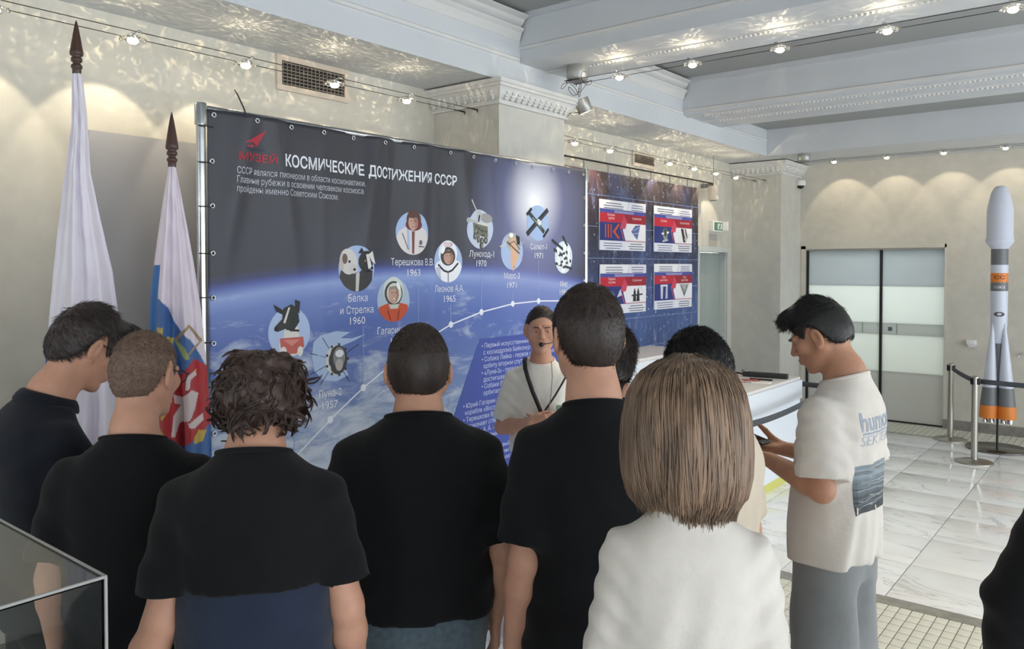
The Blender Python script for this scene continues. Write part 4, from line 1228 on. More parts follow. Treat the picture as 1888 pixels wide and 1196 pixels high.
for i, x in enumerate((-2.985, -2.418, -1.828, -1.206, -0.592)):
    lamp_head((x, 4.92, 3.27), 0, '%s cable lamp from the left under the front cross beam' % ['first', 'second', 'third', 'fourth', 'fifth'][i], LP2, (0, 0, -1), 'cable lamps under the front cross beam', up=LPU * 0.8, seed=i + 21, spread=112)
cables((-3.58, 10.10, 3.235), (1.9, 10.10, 3.235), 'pair of steel light cables along the back wall above the door')
for i, x in enumerate((-3.069, -2.468, -1.868, -1.268)):
    lamp_head((x, 10.10, 3.207), 0, '%s cable lamp from the left above the frosted door' % ['first', 'second', 'third', 'fourth'][i], LP4, (0, 0.78, -1), 'cable lamps along the back wall', up=LPU, seed=i + 31)
for i, x in enumerate((0.0, 0.6, 1.2, 1.8)):  # unseen lamps carrying on both rows, added to brighten the back of the hall
    lamp_head((x, 4.92, 3.27), 0, '%s added cable lamp under the front cross beam beyond the right edge of the photo' % ['first', 'second', 'third', 'fourth'][i], LP2, (0, 0, -1), 'cable lamps under the front cross beam', seed=i + 41, spread=112)
    lamp_head((x - 0.67, 10.10, 3.207), 0, '%s added cable lamp on the back wall beyond the right edge of the photo' % ['first', 'second', 'third', 'fourth'][i], LP4, (0, 0.78, -1), 'cable lamps along the back wall', seed=i + 51)
# loose loops of cable beside the front beam
B = MB(); rng = random.Random(4); pts = []
for i in range(60):
    t = i / 59; pts.append((-3.42 + 0.22 * t + 0.03 * math.sin(t * 31), 4.86 + 0.05 * math.cos(t * 23), 3.30 - 0.10 * math.sin(t * math.pi) + 0.035 * math.sin(t * 40)))
B.tube(pts, 0.0022, 6)
B.build('loose_cable', M_CABLE, None, 'tangled loops of thin wire hanging beside the grey drum transformer', 'wire')
# drum transformers and the grey spotlight
def drum(loc, r, h, label):
    o = empty('drum_transformer', loc); tag(o, label, 'transformer')
    MB().lathe([(r * 0.96, 0), (r, -0.006), (r, -h * 0.72), (r * 0.97, -h * 0.76), (r * 0.97, -h * 0.80), (r * 0.90, -h * 0.96), (r * 0.82, -h)], 32).build('housing', mat('drum_grey', (168, 168, 164), 0.35, 0.5), o)
    MB().lathe([(r * 0.80, -h - 0.001), (r * 0.80, -h - 0.006)], 24).build('cap', M_GREYP, o)
drum((-3.352, 4.93, ZB), 0.083, 0.11, 'grey drum transformer fixed under the front beam near the pilaster')
drum((-3.238, 9.52, ZS), 0.075, 0.085, 'grey drum transformer fixed under the back beam near the corner')
o = empty('spotlight', (-3.545, 5.26, 3.25)); tag(o, 'grey cylindrical spotlight tilted down beside the pilaster cornice', 'spotlight')
Rm = Matrix.Rotation(R(20), 3, 'X') @ Matrix.Rotation(R(-12), 3, 'Y')
MB().lathe([(0.058, 0.0), (0.060, -0.01), (0.060, -0.105), (0.055, -0.11)], 28, (0, 0, -0.004), rot=Rm).build('housing', mat('drum_grey', (168, 168, 164)), o)
MB().lathe([(0.050, -0.112), (0.001, -0.113)], 20, (0, 0, -0.004), rot=Rm, cap=False).build('lamp_glass', mat('spot_glass', (255, 236, 200), 0.3, emit=6.0), o)
MB().tube([(0.0, -0.02, -0.11), (-0.04, -0.10, -0.13), (-0.03, -0.13, -0.15)], 0.003, 6).build('lead', M_CABLE, o)

# ------------------------------------------------------------------ printing on cloth and boards
def pm(r, g, b, rough=0.5): return mat('print_%d_%d_%d' % (r, g, b), (r, g, b), rough, spec=0.3)
class Art:
    """flat print: coloured shapes on a sheet, cut fine enough to follow its folds"""
    def __init__(s, sheet, step=0.025, tstep=0): s.B = MB(); s.sheet = sheet; s.step = step; s.layer = 1; s.tstep = tstep
    def shape(s, vs, fs, col, layer=None):
        bm = bmesh.new(); bv = [bm.verts.new((p[0], p[1], 0)) for p in vs]
        for f in fs:
            try: bm.faces.new([bv[i] for i in f])
            except ValueError: pass
        if any(len(f) > 4 for f in fs): bmesh.ops.triangulate(bm, faces=bm.faces[:])
        if s.step:
            for ax in (0, 1):
                lo = min(p[ax] for p in vs); hi = max(p[ax] for p in vs)
                k = math.ceil(lo / s.step)
                while k * s.step < hi:
                    co = [0, 0, 0]; co[ax] = k * s.step; no = [0, 0, 0]; no[ax] = 1
                    bmesh.ops.bisect_plane(bm, geom=bm.verts[:] + bm.edges[:] + bm.faces[:], plane_co=co, plane_no=no); k += 1
        bmesh.ops.recalc_face_normals(bm, faces=bm.faces[:])
        bm.verts.index_update()
        L = s.layer if layer is None else layer
        out = [s.sheet(q.co.x, q.co.y, 0.0012 + 0.00012 * L) for q in bm.verts]
        ff = []
        for f in bm.faces:
            ix = [q.index for q in f.verts]
            ff.append(ix if f.normal.z > 0 else ix[::-1])
        s.B.use(col); s.B.add(out, ff); bm.free(); s.layer += 1
    def poly(s, pts, col, layer=None): s.shape(pts, [tuple(range(len(pts)))], col, layer)
    def disc(s, c, rx, ry, col, rot=0.0, n=28, layer=None, a0=0, a1=360):
        cr, sr = math.cos(R(rot)), math.sin(R(rot)); pts = []
        full = (a1 - a0) >= 360
        for i in range(n if full else n + 1):
            a = R(a0 + (a1 - a0) * i / n); x, y = rx * math.cos(a), ry * math.sin(a)
            pts.append((c[0] + x * cr - y * sr, c[1] + x * sr + y * cr))
        s.poly(pts, col, layer)
    def line(s, pts, w, col, layer=None):
        vs, fs = [], []
        for i, p in enumerate(pts):
            a = pts[max(0, i - 1)]; b = pts[min(len(pts) - 1, i + 1)]
            dx, dy = b[0] - a[0], b[1] - a[1]; L = math.hypot(dx, dy) or 1
            vs += [(p[0] - dy / L * w / 2, p[1] + dx / L * w / 2), (p[0] + dy / L * w / 2, p[1] - dx / L * w / 2)]
        fs = [(2 * i, 2 * i + 1, 2 * i + 3, 2 * i + 2) for i in range(len(pts) - 1)]
        s.shape(vs, fs, col, layer)
    def text(s, txt, x, y, size, col, width=None, align='LEFT', bold=0.0, shear=0.0, layer=6):
        v, f = text2d(txt, size, bold, align, width, shear)
        if not v: return
        st = s.step; s.step = s.tstep
        vv, ff = [], []                       # every face of a glyph on its own hair-thin level: strokes of a letter may overlap
        for q in f:
            ff.append(tuple(range(len(vv), len(vv) + len(q)))); vv += [(v[i][0] + x, v[i][1] + y) for i in q]
        n0 = len(s.B.v); s.shape(vv, ff, col, layer); s.step = st
        if not s.tstep:
            k = 0
            for fi in range(len(s.B.f)):
                if s.B.f[fi][0] >= n0:
                    k += 1
                    for i in s.B.f[fi]:
                        p = s.B.v[i]; s.B.v[i] = (p[0] + 0.00004 * (k % 11), p[1], p[2])
    def build(s, name, parent, **kw):
        return s.B.build(name, None, parent, **kw)

# ------------------------------------------------------------------ big banner on its pipe frame
X1, Y1 = -3.294, 1.89
BW, BH0, BH1 = 2.985, 0.06, 2.612
def fold1(u, v):
    t = max(0.0, (v - 1.5) / 1.1)
    f = 0.010 * math.sin(5.2 * u + 1.9 * (v - 2.6) * 2.0) * t + 0.006 * math.sin(13 * u - 5 * v) * t * t
    for c, sl, w, a in ((0.20, -0.35, 0.060, 0.022), (0.34, 0.30, 0.055, 0.018), (0.98, -0.30, 0.060, 0.022), (1.14, -0.24, 0.055, -0.018), (1.34, -0.16, 0.060, 0.020), (1.64, 0.32, 0.065, 0.022), (1.90, 0.20, 0.060, 0.016), (2.15, -0.2, 0.06, 0.012)):
        x = u - c - sl * (2.6 - v) * 0.55
        f += a * math.exp(-(x / w) ** 2) * max(0, min(1, (v - 1.75) / 0.5))
    for c in (0.62, 1.06, 1.42):                       # pressed creases of the folded vinyl
        f += 0.003 * math.exp(-((u - c) / 0.03) ** 2)
    e = min(u, BW - u); f *= min(1, e / 0.08)
    return f
def sheet1(u, v, off): return (fold1(u, v) + off, 1.016 * u + 0.027, 1.018 * v - 0.034)
BAN = empty('banner', (X1, Y1, 0)); tag(BAN, 'large dark space-history banner with blue globe, portraits and white timeline on pipe frame', 'banner')
g = NT('banner_print'); tc = g.n('TexCoord'); sp = g.n('SeparateXYZ'); g.l(tc.outputs['Object'], sp.inputs[0]); U, Vv = g.math('DIVIDE', g.math('SUBTRACT', sp.outputs['Y'], 0.027), 1.016), g.math('DIVIDE', g.math('ADD', sp.outputs['Z'], 0.034), 1.018)
du = g.math('SUBTRACT', U, 1.45); limb = g.math('SUBTRACT', 1.932, g.math('MULTIPLY', g.math('MULTIPLY', du, du), 0.048)); h = g.math('SUBTRACT', Vv, limb)
f01 = g.math('ADD', g.math('MULTIPLY', h, 0.5), 0.8, clamp=True)      # h=-1.6..0.4 -> 0..1
basec = g.ramp(f01, [(0.0, (140, 156, 184)), (0.35, (126, 146, 184)), (0.55, (88, 110, 172)), (0.66, (84, 106, 174)), (0.735, (108, 130, 190)), (0.768, (140, 160, 210)), (0.790, (84, 98, 168)), (0.803, (62, 66, 108)), (0.822, (58, 59, 68)), (1.0, (61, 61, 67))])
mp = g.n('Mapping'); mp.inputs['Scale'].default_value = (1, 1.5, 4.5); mp.inputs['Rotation'].default_value = (R(-14), 0, 0); g.l(tc.outputs['Object'], mp.inputs['Vector'])
n1 = g.n('TexNoise', Scale=2.2, Detail=9.0, Roughness=0.66, Distortion=0.5); g.l(mp.outputs[0], n1.inputs['Vector'])
low = g.math('MULTIPLY', g.math('SUBTRACT', 1.75, Vv), 0.85, clamp=True)
left = g.math('SUBTRACT', 1.15, g.math('MULTIPLY', U, 0.28), clamp=True)
thr = g.math('SUBTRACT', 0.58, g.math('MULTIPLY', g.math('MULTIPLY', low, left), 0.42))
cl = g.math('MULTIPLY', g.math('SUBTRACT', n1.outputs['Fac'], thr), 4.5, clamp=True)
below = g.math('MULTIPLY', g.math('SUBTRACT', -0.03, h), 12.0, clamp=True)
c2 = g.mix(g.math('MULTIPLY', g.math('MULTIPLY', cl, below), 0.8), basec, (206, 214, 224))
n3 = g.n('TexNoise', Scale=5.0, Detail=8.0, Roughness=0.7); g.l(mp.outputs[0], n3.inputs['Vector'])
dk = g.math('MULTIPLY', g.math('MULTIPLY', g.math('SUBTRACT', n3.outputs['Fac'], 0.56), 7.0, clamp=True), g.math('MULTIPLY', below, low))
c2 = g.mix(g.math('MULTIPLY', dk, 0.5), c2, (58, 74, 112))
gu = g.math('DIVIDE', g.math('SUBTRACT', U, 2.37), 0.34); gv = g.math('DIVIDE', g.math('SUBTRACT', Vv, 2.36), 0.36)
gr = g.math('SQRT', g.math('ADD', g.math('MULTIPLY', gu, gu), g.math('MULTIPLY', gv, gv)))
hu = g.math('DIVIDE', g.math('SUBTRACT', U, 2.37), 0.72); hv = g.math('DIVIDE', g.math('SUBTRACT', Vv, 2.20), 0.75)
hr = g.math('SQRT', g.math('ADD', g.math('MULTIPLY', hu, hu), g.math('MULTIPLY', hv, hv)))
hl = g.math('MULTIPLY', g.math('POWER', g.math('SUBTRACT', 1.0, hr, clamp=True), 0.9), 0.85)
c2 = g.mix(hl, c2, (134, 140, 190))
gl = g.math('POWER', g.math('SUBTRACT', 1.0, gr, clamp=True), 1.2)
c3 = g.mix(gl, c2, (244, 246, 252))
g.l(c3, g.b.inputs['Base Color']); g.b.inputs['Roughness'].default_value = 0.42; g.b.inputs['Specular IOR Level'].default_value = 0.35
NU, NV = 200, 130
V = []; 
for j in range(NV + 1):
    for i in range(NU + 1):
        u, v = BW * i / NU, BH0 + (BH1 - BH0) * j / NV
        V.append(sheet1(u, v, 0.0))
B = MB(); n_ = len(V)
F = [(j * (NU + 1) + i, j * (NU + 1) + i + 1, (j + 1) * (NU + 1) + i + 1, (j + 1) * (NU + 1) + i) for j in range(NV) for i in range(NU)]
B.add(V, F, True)
o = B.build('vinyl_sheet', g.m, BAN); md = o.modifiers.new('thickness', 'SOLIDIFY'); md.thickness = 0.001; md.offset = -1
WH = pm(236, 238, 244); PALE = pm(168, 188, 224); RED = pm(196, 52, 66); SKINP = pm(196, 156, 138); SKSH = pm(160, 118, 104); DKP = pm(40, 38, 42); GRY = pm(120, 122, 124); LG = pm(188, 190, 192); BRN = pm(92, 58, 48); ORG = pm(196, 80, 50); SUIT = pm(222, 214, 212); BLK = pm(22, 22, 24)
TXT = pm(232, 234, 242)
r = 0.120
def roundel(c, art, name, back=PALE, rr=r):
    A = Art(sheet1)
    if back: A.disc(c, rr, rr, back, n=36)
    art(A, lambda x, y: (c[0] + x * r, c[1] + y * r)); A.build(name, BAN)
def arcpts(p, a0, a1, n=12, k=1.0): return [p(k * math.cos(R(a0 + (a1 - a0) * i / n)), k * math.sin(R(a0 + (a1 - a0) * i / n))) for i in range(n + 1)]
def art_woman(A, p):
    A.poly(arcpts(p, 192, 348, 16) + [p(0.80, 0.18), p(0.32, 0.34), p(-0.32, 0.34), p(-0.80, 0.10)], SUIT)
    A.disc(p(0.05, 0.62), 0.40 * r, 0.46 * r, BRN); A.disc(p(0.05, 0.40), 0.46 * r, 0.28 * r, pm(110, 48, 46))
    A.disc(p(0.02, 0.50), 0.26 * r, 0.36 * r, SKINP); A.poly([p(-0.06, 0.1), p(0.10, 0.1), p(0.06, -0.95), p(-0.06, -0.95)], pm(120, 70, 66))
    A.poly([p(0.02, 0.84), p(0.20, 0.78), p(0.28, 0.52), p(0.20, 0.28), p(0.10, 0.16), p(0.14, 0.45), p(0.06, 0.62)], SKSH); A.poly([p(-0.28, 0.70), p(-0.16, 0.92), p(0.20, 0.92), p(0.30, 0.70), p(0.16, 0.76), p(-0.02, 0.70), p(-0.16, 0.74)], BRN); A.line([p(-0.12, 0.58), p(-0.03, 0.59)], 0.003, DKP); A.line([p(0.07, 0.59), p(0.16, 0.58)], 0.003, DKP); A.line([p(-0.03, 0.32), p(0.08, 0.32)], 0.003, pm(150, 84, 78)); A.line([p(0.03, 0.54), p(0.05, 0.42)], 0.0025, SKSH)
    A.disc(p(0.45, -0.42), 0.10 * r, 0.12 * r, pm(110, 100, 120)); A.line([p(-0.62, 0.0), p(-0.28, -0.75)], 0.006, GRY); A.line([p(0.3, -0.6), p(0.7, -0.62)], 0.005, DKP)
def art_white_helmet(A, p):
    A.poly(arcpts(p, 195, 345, 16) + [p(0.85, 0.0), p(0.4, 0.16), p(-0.4, 0.16), p(-0.85, -0.05)], WH)
    A.line([p(-0.72, -0.12), p(-0.30, -0.42), p(0.0, -0.50), p(0.30, -0.40), p(0.72, -0.05)], 0.012, DKP); A.line([p(0, -0.5), p(0, -0.98)], 0.008, GRY)
    A.disc(p(-0.02, 0.44), 0.66 * r, 0.62 * r, WH); A.disc(p(-0.02, 0.28), 0.52 * r, 0.46 * r, pm(70, 66, 70)); A.disc(p(0.02, 0.24), 0.34 * r, 0.36 * r, SKINP)
    A.poly([p(0.10, 0.50), p(0.30, 0.40), p(0.34, 0.20), p(0.22, -0.04), p(0.10, -0.10), p(0.18, 0.2)], SKSH); A.poly([p(-0.30, 0.36), p(-0.20, 0.56), p(0.22, 0.56), p(0.34, 0.36), p(0.14, 0.44), p(-0.12, 0.43)], pm(96, 78, 72)); A.line([p(-0.14, 0.30), p(-0.03, 0.31)], 0.003, DKP); A.line([p(0.08, 0.31), p(0.19, 0.30)], 0.003, DKP); A.line([p(-0.06, 0.04), p(0.10, 0.04)], 0.003, pm(140, 80, 76)); A.line([p(0.02, 0.26), p(0.04, 0.14)], 0.003, SKSH); A.disc(p(-0.36, 0.62), 0.12 * r, 0.24 * r, pm(250, 250, 252), rot=-24); A.poly([p(-0.9, -0.3), p(-0.62, -0.2), p(-0.5, -0.85), p(-0.62, -0.78)], pm(196, 200, 214))
    v = p(-0.02, 0.80); A.text('СССР', v[0], v[1] - 0.004, 0.030, RED, width=0.075, align='CENTER', layer=14)
def art_orange_suit(A, p):
    A.poly(arcpts(p, 205, 335, 14) + [p(0.88, -0.25), p(0.3, -0.12), p(-0.3, -0.12), p(-0.88, -0.30)], ORG)
    A.disc(p(0.0, 0.40), 0.62 * r, 0.66 * r, pm(206, 214, 208)); A.disc(p(0.0, 0.30), 0.56 * r, 0.56 * r, pm(66, 66, 64)); A.disc(p(0.03, 0.30), 0.46 * r, 0.47 * r, pm(214, 214, 206)); A.disc(p(-0.02, 0.24), 0.34 * r, 0.40 * r, SKINP)
    A.poly([p(0.12, 0.55), p(0.28, 0.42), p(0.32, 0.20), p(0.20, -0.06), p(0.08, -0.14), p(0.18, 0.2)], SKSH); A.poly([p(-0.34, 0.34), p(-0.28, 0.60), p(0.22, 0.64), p(0.32, 0.38), p(0.16, 0.50), p(-0.20, 0.48)], pm(150, 140, 128)); A.line([p(-0.17, 0.33), p(-0.06, 0.34)], 0.0035, DKP); A.line([p(0.05, 0.34), p(0.16, 0.33)], 0.0035, DKP); A.disc(p(0.0, 0.03), 0.11 * r, 0.035 * r, WH); A.line([p(-0.13, 0.06), p(0, -0.01), p(0.13, 0.06)], 0.003, pm(130, 70, 64)); A.line([p(0.0, 0.28), p(0.02, 0.15)], 0.003, SKSH); A.disc(p(0.30, 0.62), 0.10 * r, 0.2 * r, pm(240, 242, 240), rot=30)
    A.poly([p(-0.34, -0.2), p(0.34, -0.2), p(0.24, -0.40), p(-0.24, -0.40)], pm(196, 198, 186)); A.line([p(-0.4, -0.45), p(-0.2, -0.9)], 0.006, pm(140, 50, 36)); A.line([p(0.35, -0.45), p(0.25, -0.9)], 0.006, pm(140, 50, 36))
def art_two_dogs(A, p):
    A.poly(arcpts(p, 200, 270, 8) + [p(-0.02, -0.2), p(-0.28, 0.1), p(-0.88, -0.1)], pm(70, 66, 64)); A.poly(arcpts(p, 272, 330, 8) + [p(0.9, -0.1), p(0.4, 0.05), p(0.1, -0.15)], pm(58, 58, 58)); A.poly([p(-0.08, -0.2), p(0.12, -0.2), p(0.08, -0.98), p(-0.08, -0.98)], pm(200, 196, 190))
    A.disc(p(-0.48, 0.30), 0.46 * r, 0.56 * r, pm(214, 208, 204), rot=10); A.poly([p(-0.85, 0.72), p(-0.98, 0.05), p(-0.74, -0.12), p(-0.66, 0.60)], pm(196, 188, 182)); A.disc(p(-0.22, -0.02), 0.22 * r, 0.20 * r, pm(206, 200, 196)); A.disc(p(-0.16, -0.04), 0.07 * r, 0.06 * r, BLK); A.disc(p(-0.42, 0.30), 0.06 * r, 0.06 * r, DKP); A.disc(p(-0.66, 0.42), 0.14 * r, 0.22 * r, pm(110, 92, 84))
    A.disc(p(0.48, 0.32), 0.44 * r, 0.46 * r, pm(48, 46, 46), rot=-20); A.poly([p(0.02, 0.66), p(0.20, 0.92), p(0.36, 0.66)], DKP); A.poly([p(0.60, 0.62), p(0.86, 0.78), p(1.06, 0.20), p(0.84, 0.30)], pm(222, 220, 216)); A.poly([p(0.44, 0.62), p(0.60, 0.64), p(0.86, 0.02), p(0.62, -0.02)], pm(224, 220, 216)); A.disc(p(0.84, 0.02), 0.08 * r, 0.07 * r, BLK); A.disc(p(0.40, 0.34), 0.05 * r, 0.05 * r, pm(160, 130, 90)); A.line([p(0.5, -0.14), p(0.82, -0.10)], 0.006, BLK)
def art_harness_dog(A, p):
    A.disc(p(0.05, -0.55), 0.56 * r, 0.44 * r, pm(222, 214, 208)); A.poly([p(-0.22, 0.15), p(0.42, 0.20), p(0.50, -0.45), p(-0.34, -0.45)], pm(226, 220, 212)); A.poly([p(-0.46, -0.22), p(0.66, -0.22), p(0.70, -0.62), p(0.30, -0.88), p(-0.20, -0.86), p(-0.42, -0.60)], pm(196, 96, 88)); A.poly([p(-0.30, -0.30), p(0.50, -0.32), p(0.10, -0.56)], pm(220, 140, 128)); A.disc(p(-0.30, -0.78), 0.16 * r, 0.22 * r, pm(230, 224, 216)); A.disc(p(0.50, -0.80), 0.14 * r, 0.20 * r, pm(230, 224, 216))
    A.poly([p(-0.34, 0.55), p(-0.30, 0.95), p(0.10, 1.12), p(0.40, 0.95), p(0.48, 0.40), p(0.20, 0.05), p(-0.16, 0.10)], pm(46, 48, 46)); A.poly([p(-0.30, 0.90), p(-0.74, 1.14), p(-0.62, 0.86), p(-0.28, 0.70)], pm(40, 42, 40)); A.poly([p(0.30, 0.92), p(0.28, 1.30), p(0.52, 1.22), p(0.48, 0.72)], pm(40, 42, 40)); A.poly([p(-0.28, 0.60), p(-0.70, 0.24), p(-0.58, 0.04), p(-0.02, 0.20), p(0.05, 0.5)], pm(52, 54, 50)); A.disc(p(-0.64, 0.16), 0.08 * r, 0.09 * r, BLK); A.poly([p(-0.05, 1.0), p(0.04, 1.0), p(-0.20, 0.36), p(-0.30, 0.40)], pm(216, 212, 206)); A.line([p(0.0, 0.08), p(0.46, 0.04)], 0.01, DKP)
def art_probe(A, p):
    for a in (160, 205, 235, 300, 30, 120): A.line([p(0, 0.0), p(1.45 * math.cos(R(a)), 1.15 * math.sin(R(a)))], 0.0035, DKP)
    A.disc(p(-0.02, 0), 0.56 * r, 0.64 * r, pm(206, 206, 204)); A.disc(p(0.10, 0), 0.50 * r, 0.62 * r, pm(58, 58, 60)); A.disc(p(0.16, 0.10), 0.32 * r, 0.44 * r, pm(130, 130, 132)); A.disc(p(0.18, 0.26), 0.22 * r, 0.16 * r, pm(226, 226, 228)); A.disc(p(0.16, -0.22), 0.20 * r, 0.26 * r, pm(176, 168, 164))
    for a in range(0, 360, 40): A.disc(p(0.06 + 0.58 * math.cos(R(a)), 0.66 * math.sin(R(a))), 0.06 * r, 0.06 * r, pm(60, 62, 60))
def art_ball(A, p):
    for dx in (-1.0, -0.7, 0.4): A.line([p(0.1, -0.1), p(dx, -1.6)], 0.005, pm(70, 72, 78))
    A.disc(p(0, 0), 0.72 * r, 0.72 * r, pm(56, 60, 64)); A.disc(p(-0.2, 0.3), 0.3 * r, 0.28 * r, pm(196, 202, 206)); A.line([p(-0.6, -0.3), p(0.6, -0.2)], 0.008, pm(120, 126, 130))
def art_rover(A, p):
    A.disc(p(0.15, -0.40), 0.62 * r, 0.5 * r, pm(196, 200, 210)); A.poly([p(-0.62, 0.35), p(0.62, 0.20), p(0.66, -0.40), p(-0.52, -0.30)], pm(116, 116, 104)); A.poly([p(-0.62, 0.46), p(0.70, 0.28), p(0.70, 0.14), p(-0.62, 0.32)], pm(210, 210, 204)); A.disc(p(0.50, 0.58), 0.42 * r, 0.24 * r, pm(160, 158, 156), rot=-8); A.disc(p(-0.02, 0.70), 0.22 * r, 0.26 * r, pm(190, 188, 184))
    A.line([p(0.0, 0.5), p(-0.28, 0.96), p(-0.72, 1.46)], 0.014, pm(196, 196, 192)); A.line([p(-0.9, 0.42), p(-0.2, 0.34)], 0.016, pm(186, 184, 182)); A.disc(p(-0.92, 0.42), 0.14 * r, 0.14 * r, pm(180, 180, 178)); A.line([p(-0.1, 0.36), p(0.02, 0.72)], 0.014, DKP)
    for x, y in ((-0.42, -0.36), (-0.12, -0.52), (0.18, -0.60), (0.48, -0.56), (0.14, -0.84)): A.disc(p(x, y), 0.15 * r, 0.18 * r, pm(74, 74, 70)); A.disc(p(x + 0.02, y), 0.08 * r, 0.11 * r, pm(150, 150, 146))
    for x, y in ((-0.4, 0.2), (-0.15, 0.1), (0.12, 0.0), (0.4, -0.05), (-0.3, -0.1), (0.2, -0.25)): A.poly([p(x, y), p(x + 0.2, y - 0.03), p(x + 0.16, y - 0.14), p(x - 0.02, y - 0.1)], pm(84, 86, 76))
def art_lander(A, p):
    A.poly([p(-0.62, 0.55), p(-0.30, 1.0), p(0.40, 0.95), p(0.74, 0.45), p(0.60, -0.20), p(0.10, -0.10), p(-0.40, 0.20)], pm(176, 170, 160)); A.poly([p(-0.15, 0.75), p(0.30, 0.70), p(0.62, -0.30), p(0.12, -1.12), p(-0.14, -0.60)], pm(214, 176, 150)); A.poly([p(0.35, 0.9), p(0.72, 0.8), p(0.78, 0.3), p(0.50, 0.35)], pm(50, 48, 44)); A.line([p(-1.10, 0.22), p(-0.70, 0.30), p(-0.40, 0.70)], 0.010, pm(208, 200, 194)); A.line([p(-0.5, 0.5), p(0.70, -0.12)], 0.008, pm(60, 54, 50)); A.line([p(-0.35, 0.35), p(0.2, 0.55), p(0.75, 0.1)], 0.006, pm(70, 60, 54)); A.line([p(0.5, 0.3), p(1.15, 0.55)], 0.004, LG); A.line([p(0.5, -0.1), p(0.95, -0.5)], 0.004, LG); A.disc(p(-0.1, 0.85), 0.2 * r, 0.12 * r, WH); A.disc(p(0.18, -0.85), 0.05 * r, 0.05 * r, pm(150, 100, 80))
def art_station(A, p):
    A.line([p(-1.02, -0.66), p(0.92, 0.80)], 0.034, pm(44, 46, 54)); A.line([p(-0.84, 0.58), p(0.60, -0.50)], 0.030, pm(60, 66, 66)); A.line([p(-1.00, 0.42), p(-0.55, 0.80)], 0.020, pm(40, 42, 48)); A.line([p(0.50, -0.78), p(1.02, -0.28)], 0.020, pm(40, 42, 48)); A.disc(p(0.10, 0.06), 0.20 * r, 0.16 * r, pm(226, 228, 228), rot=-38); A.disc(p(0.30, -0.24), 0.16 * r, 0.10 * r, pm(90, 96, 96), rot=-38); A.line([p(-0.5, 0.30), p(0.2, -0.2)], 0.008, pm(150, 158, 158)); A.line([p(-0.9, -0.62), p(0.85, 0.70)], 0.004, pm(96, 100, 112))
def art_complex(A, p):
    A.disc(p(0, -0.05), 0.86 * r, 0.95 * r, pm(206, 220, 230)); A.line([p(-1.15, 0.95), p(0.60, 0.10)], 0.020, pm(50, 52, 60)); A.line([p(-0.10, 1.20), p(0.35, 0.62)], 0.020, pm(56, 58, 66)); A.line([p(-0.95, 0.42), p(0.75, -0.30)], 0.020, pm(58, 60, 64)); A.line([p(-0.80, -0.40), p(0.85, -0.72)], 0.018, pm(58, 60, 64)); A.line([p(0.1, 0.7), p(-0.05, -0.9)], 0.032, pm(238, 240, 242)); A.line([p(-0.55, 0.5), p(-0.45, -0.5)], 0.026, pm(228, 232, 236)); A.line([p(0.5, 0.55), p(0.45, -0.4)], 0.026, pm(232, 234, 238))
    for x, y in ((0, 0.2), (0.1, -0.1), (-0.2, -0.3), (0.3, -0.35), (0.0, -0.6), (-0.4, 0.1)): A.poly([p(x - 0.14, y), p(x + 0.1, y + 0.1), p(x + 0.14, y - 0.06), p(x - 0.06, y - 0.12)], pm(70, 74, 80))
for c, art, nm, bk, rr in (((1.243, 2.106), art_woman, 'woman_cosmonaut_portrait', PALE, r), ((0.835, 1.91), art_two_dogs, 'two_dogs_portrait', PALE, r), ((1.095, 1.738), art_orange_suit, 'orange_suit_cosmonaut_portrait', pm(170, 186, 206), r),
                           ((1.533, 1.947), art_white_helmet, 'white_helmet_cosmonaut_portrait', PALE, r), ((1.80, 2.150), art_rover, 'moon_rover_picture', pm(196, 206, 226), r), ((2.124, 2.02), art_lander, 'lander_picture', PALE, r),
                           ((2.414, 2.213), art_station, 'space_station_picture', pm(160, 184, 222), r), ((2.714, 1.991), art_complex, 'orbital_complex_picture', None, r), ((0.421, 1.604), art_harness_dog, 'harnessed_dog_portrait', pm(178, 196, 230), r), ((0.700, 1.445), art_probe, 'moon_probe_picture', None, r), ((0.285, 1.195), art_ball, 'round_satellite_picture', None, r)):
    if art is art_probe:
        A = Art(sheet1); A.poly([(0.56, 1.545), (0.60, 1.575), (0.70, 1.592), (0.79, 1.580), (0.73, 1.555), (0.80, 1.548), (0.90, 1.565), (0.82, 1.535), (0.74, 1.515), (0.74, 1.43), (0.78, 1.36), (0.70, 1.335), (0.62, 1.35), (0.565, 1.40), (0.55, 1.47)], pm(170, 190, 222)); A.build('picture_ground', BAN)
    roundel(c, art, nm, bk, rr)
# writing
def letters(rows, name='lettering'):
    for q in rows:
        A = Art(sheet1); kw = dict(q[4]) if len(q) > 4 else {}
        kw.setdefault('bold', 0.0)
        A.text(q[0], q[1], q[2], q[3], kw.pop('col', TXT), **kw); A.build(name, BAN)
letters([('КОСМИЧЕСКИЕ ДОСТИЖЕНИЯ СССР', 0.389, 2.398, 0.078, dict(width=1.199, bold=0.0016, col=pm(232, 234, 240)))], 'heading')
PT = pm(196, 198, 206)
letters([('СССР являлся пионером в области космонавтики.', 0.132, 2.341, 0.043, dict(width=0.762, col=PT)), ('Главные рубежи в освоении человеком космоса', 0.132, 2.300, 0.043, dict(width=0.747, col=PT)), ('пройдены именно Советским Союзом.', 0.132, 2.259, 0.043, dict(width=0.586, col=PT))], 'paragraph')
LOGO = pm(170, 52, 66)
letters([('МУЗЕЙ', 0.140, 2.404, 0.048, dict(width=0.207, bold=0.0012, col=LOGO)), ('космоса', 0.175, 2.452, 0.022, dict(width=0.11, col=pm(66, 70, 104)))], 'logo_lettering')
A = Art(sheet1); A.poly([(0.168, 2.482), (0.290, 2.552), (0.238, 2.470), (0.214, 2.488)], LOGO); A.poly([(0.172, 2.466), (0.214, 2.478), (0.222, 2.464)], LOGO); A.build('logo_rocket', BAN)
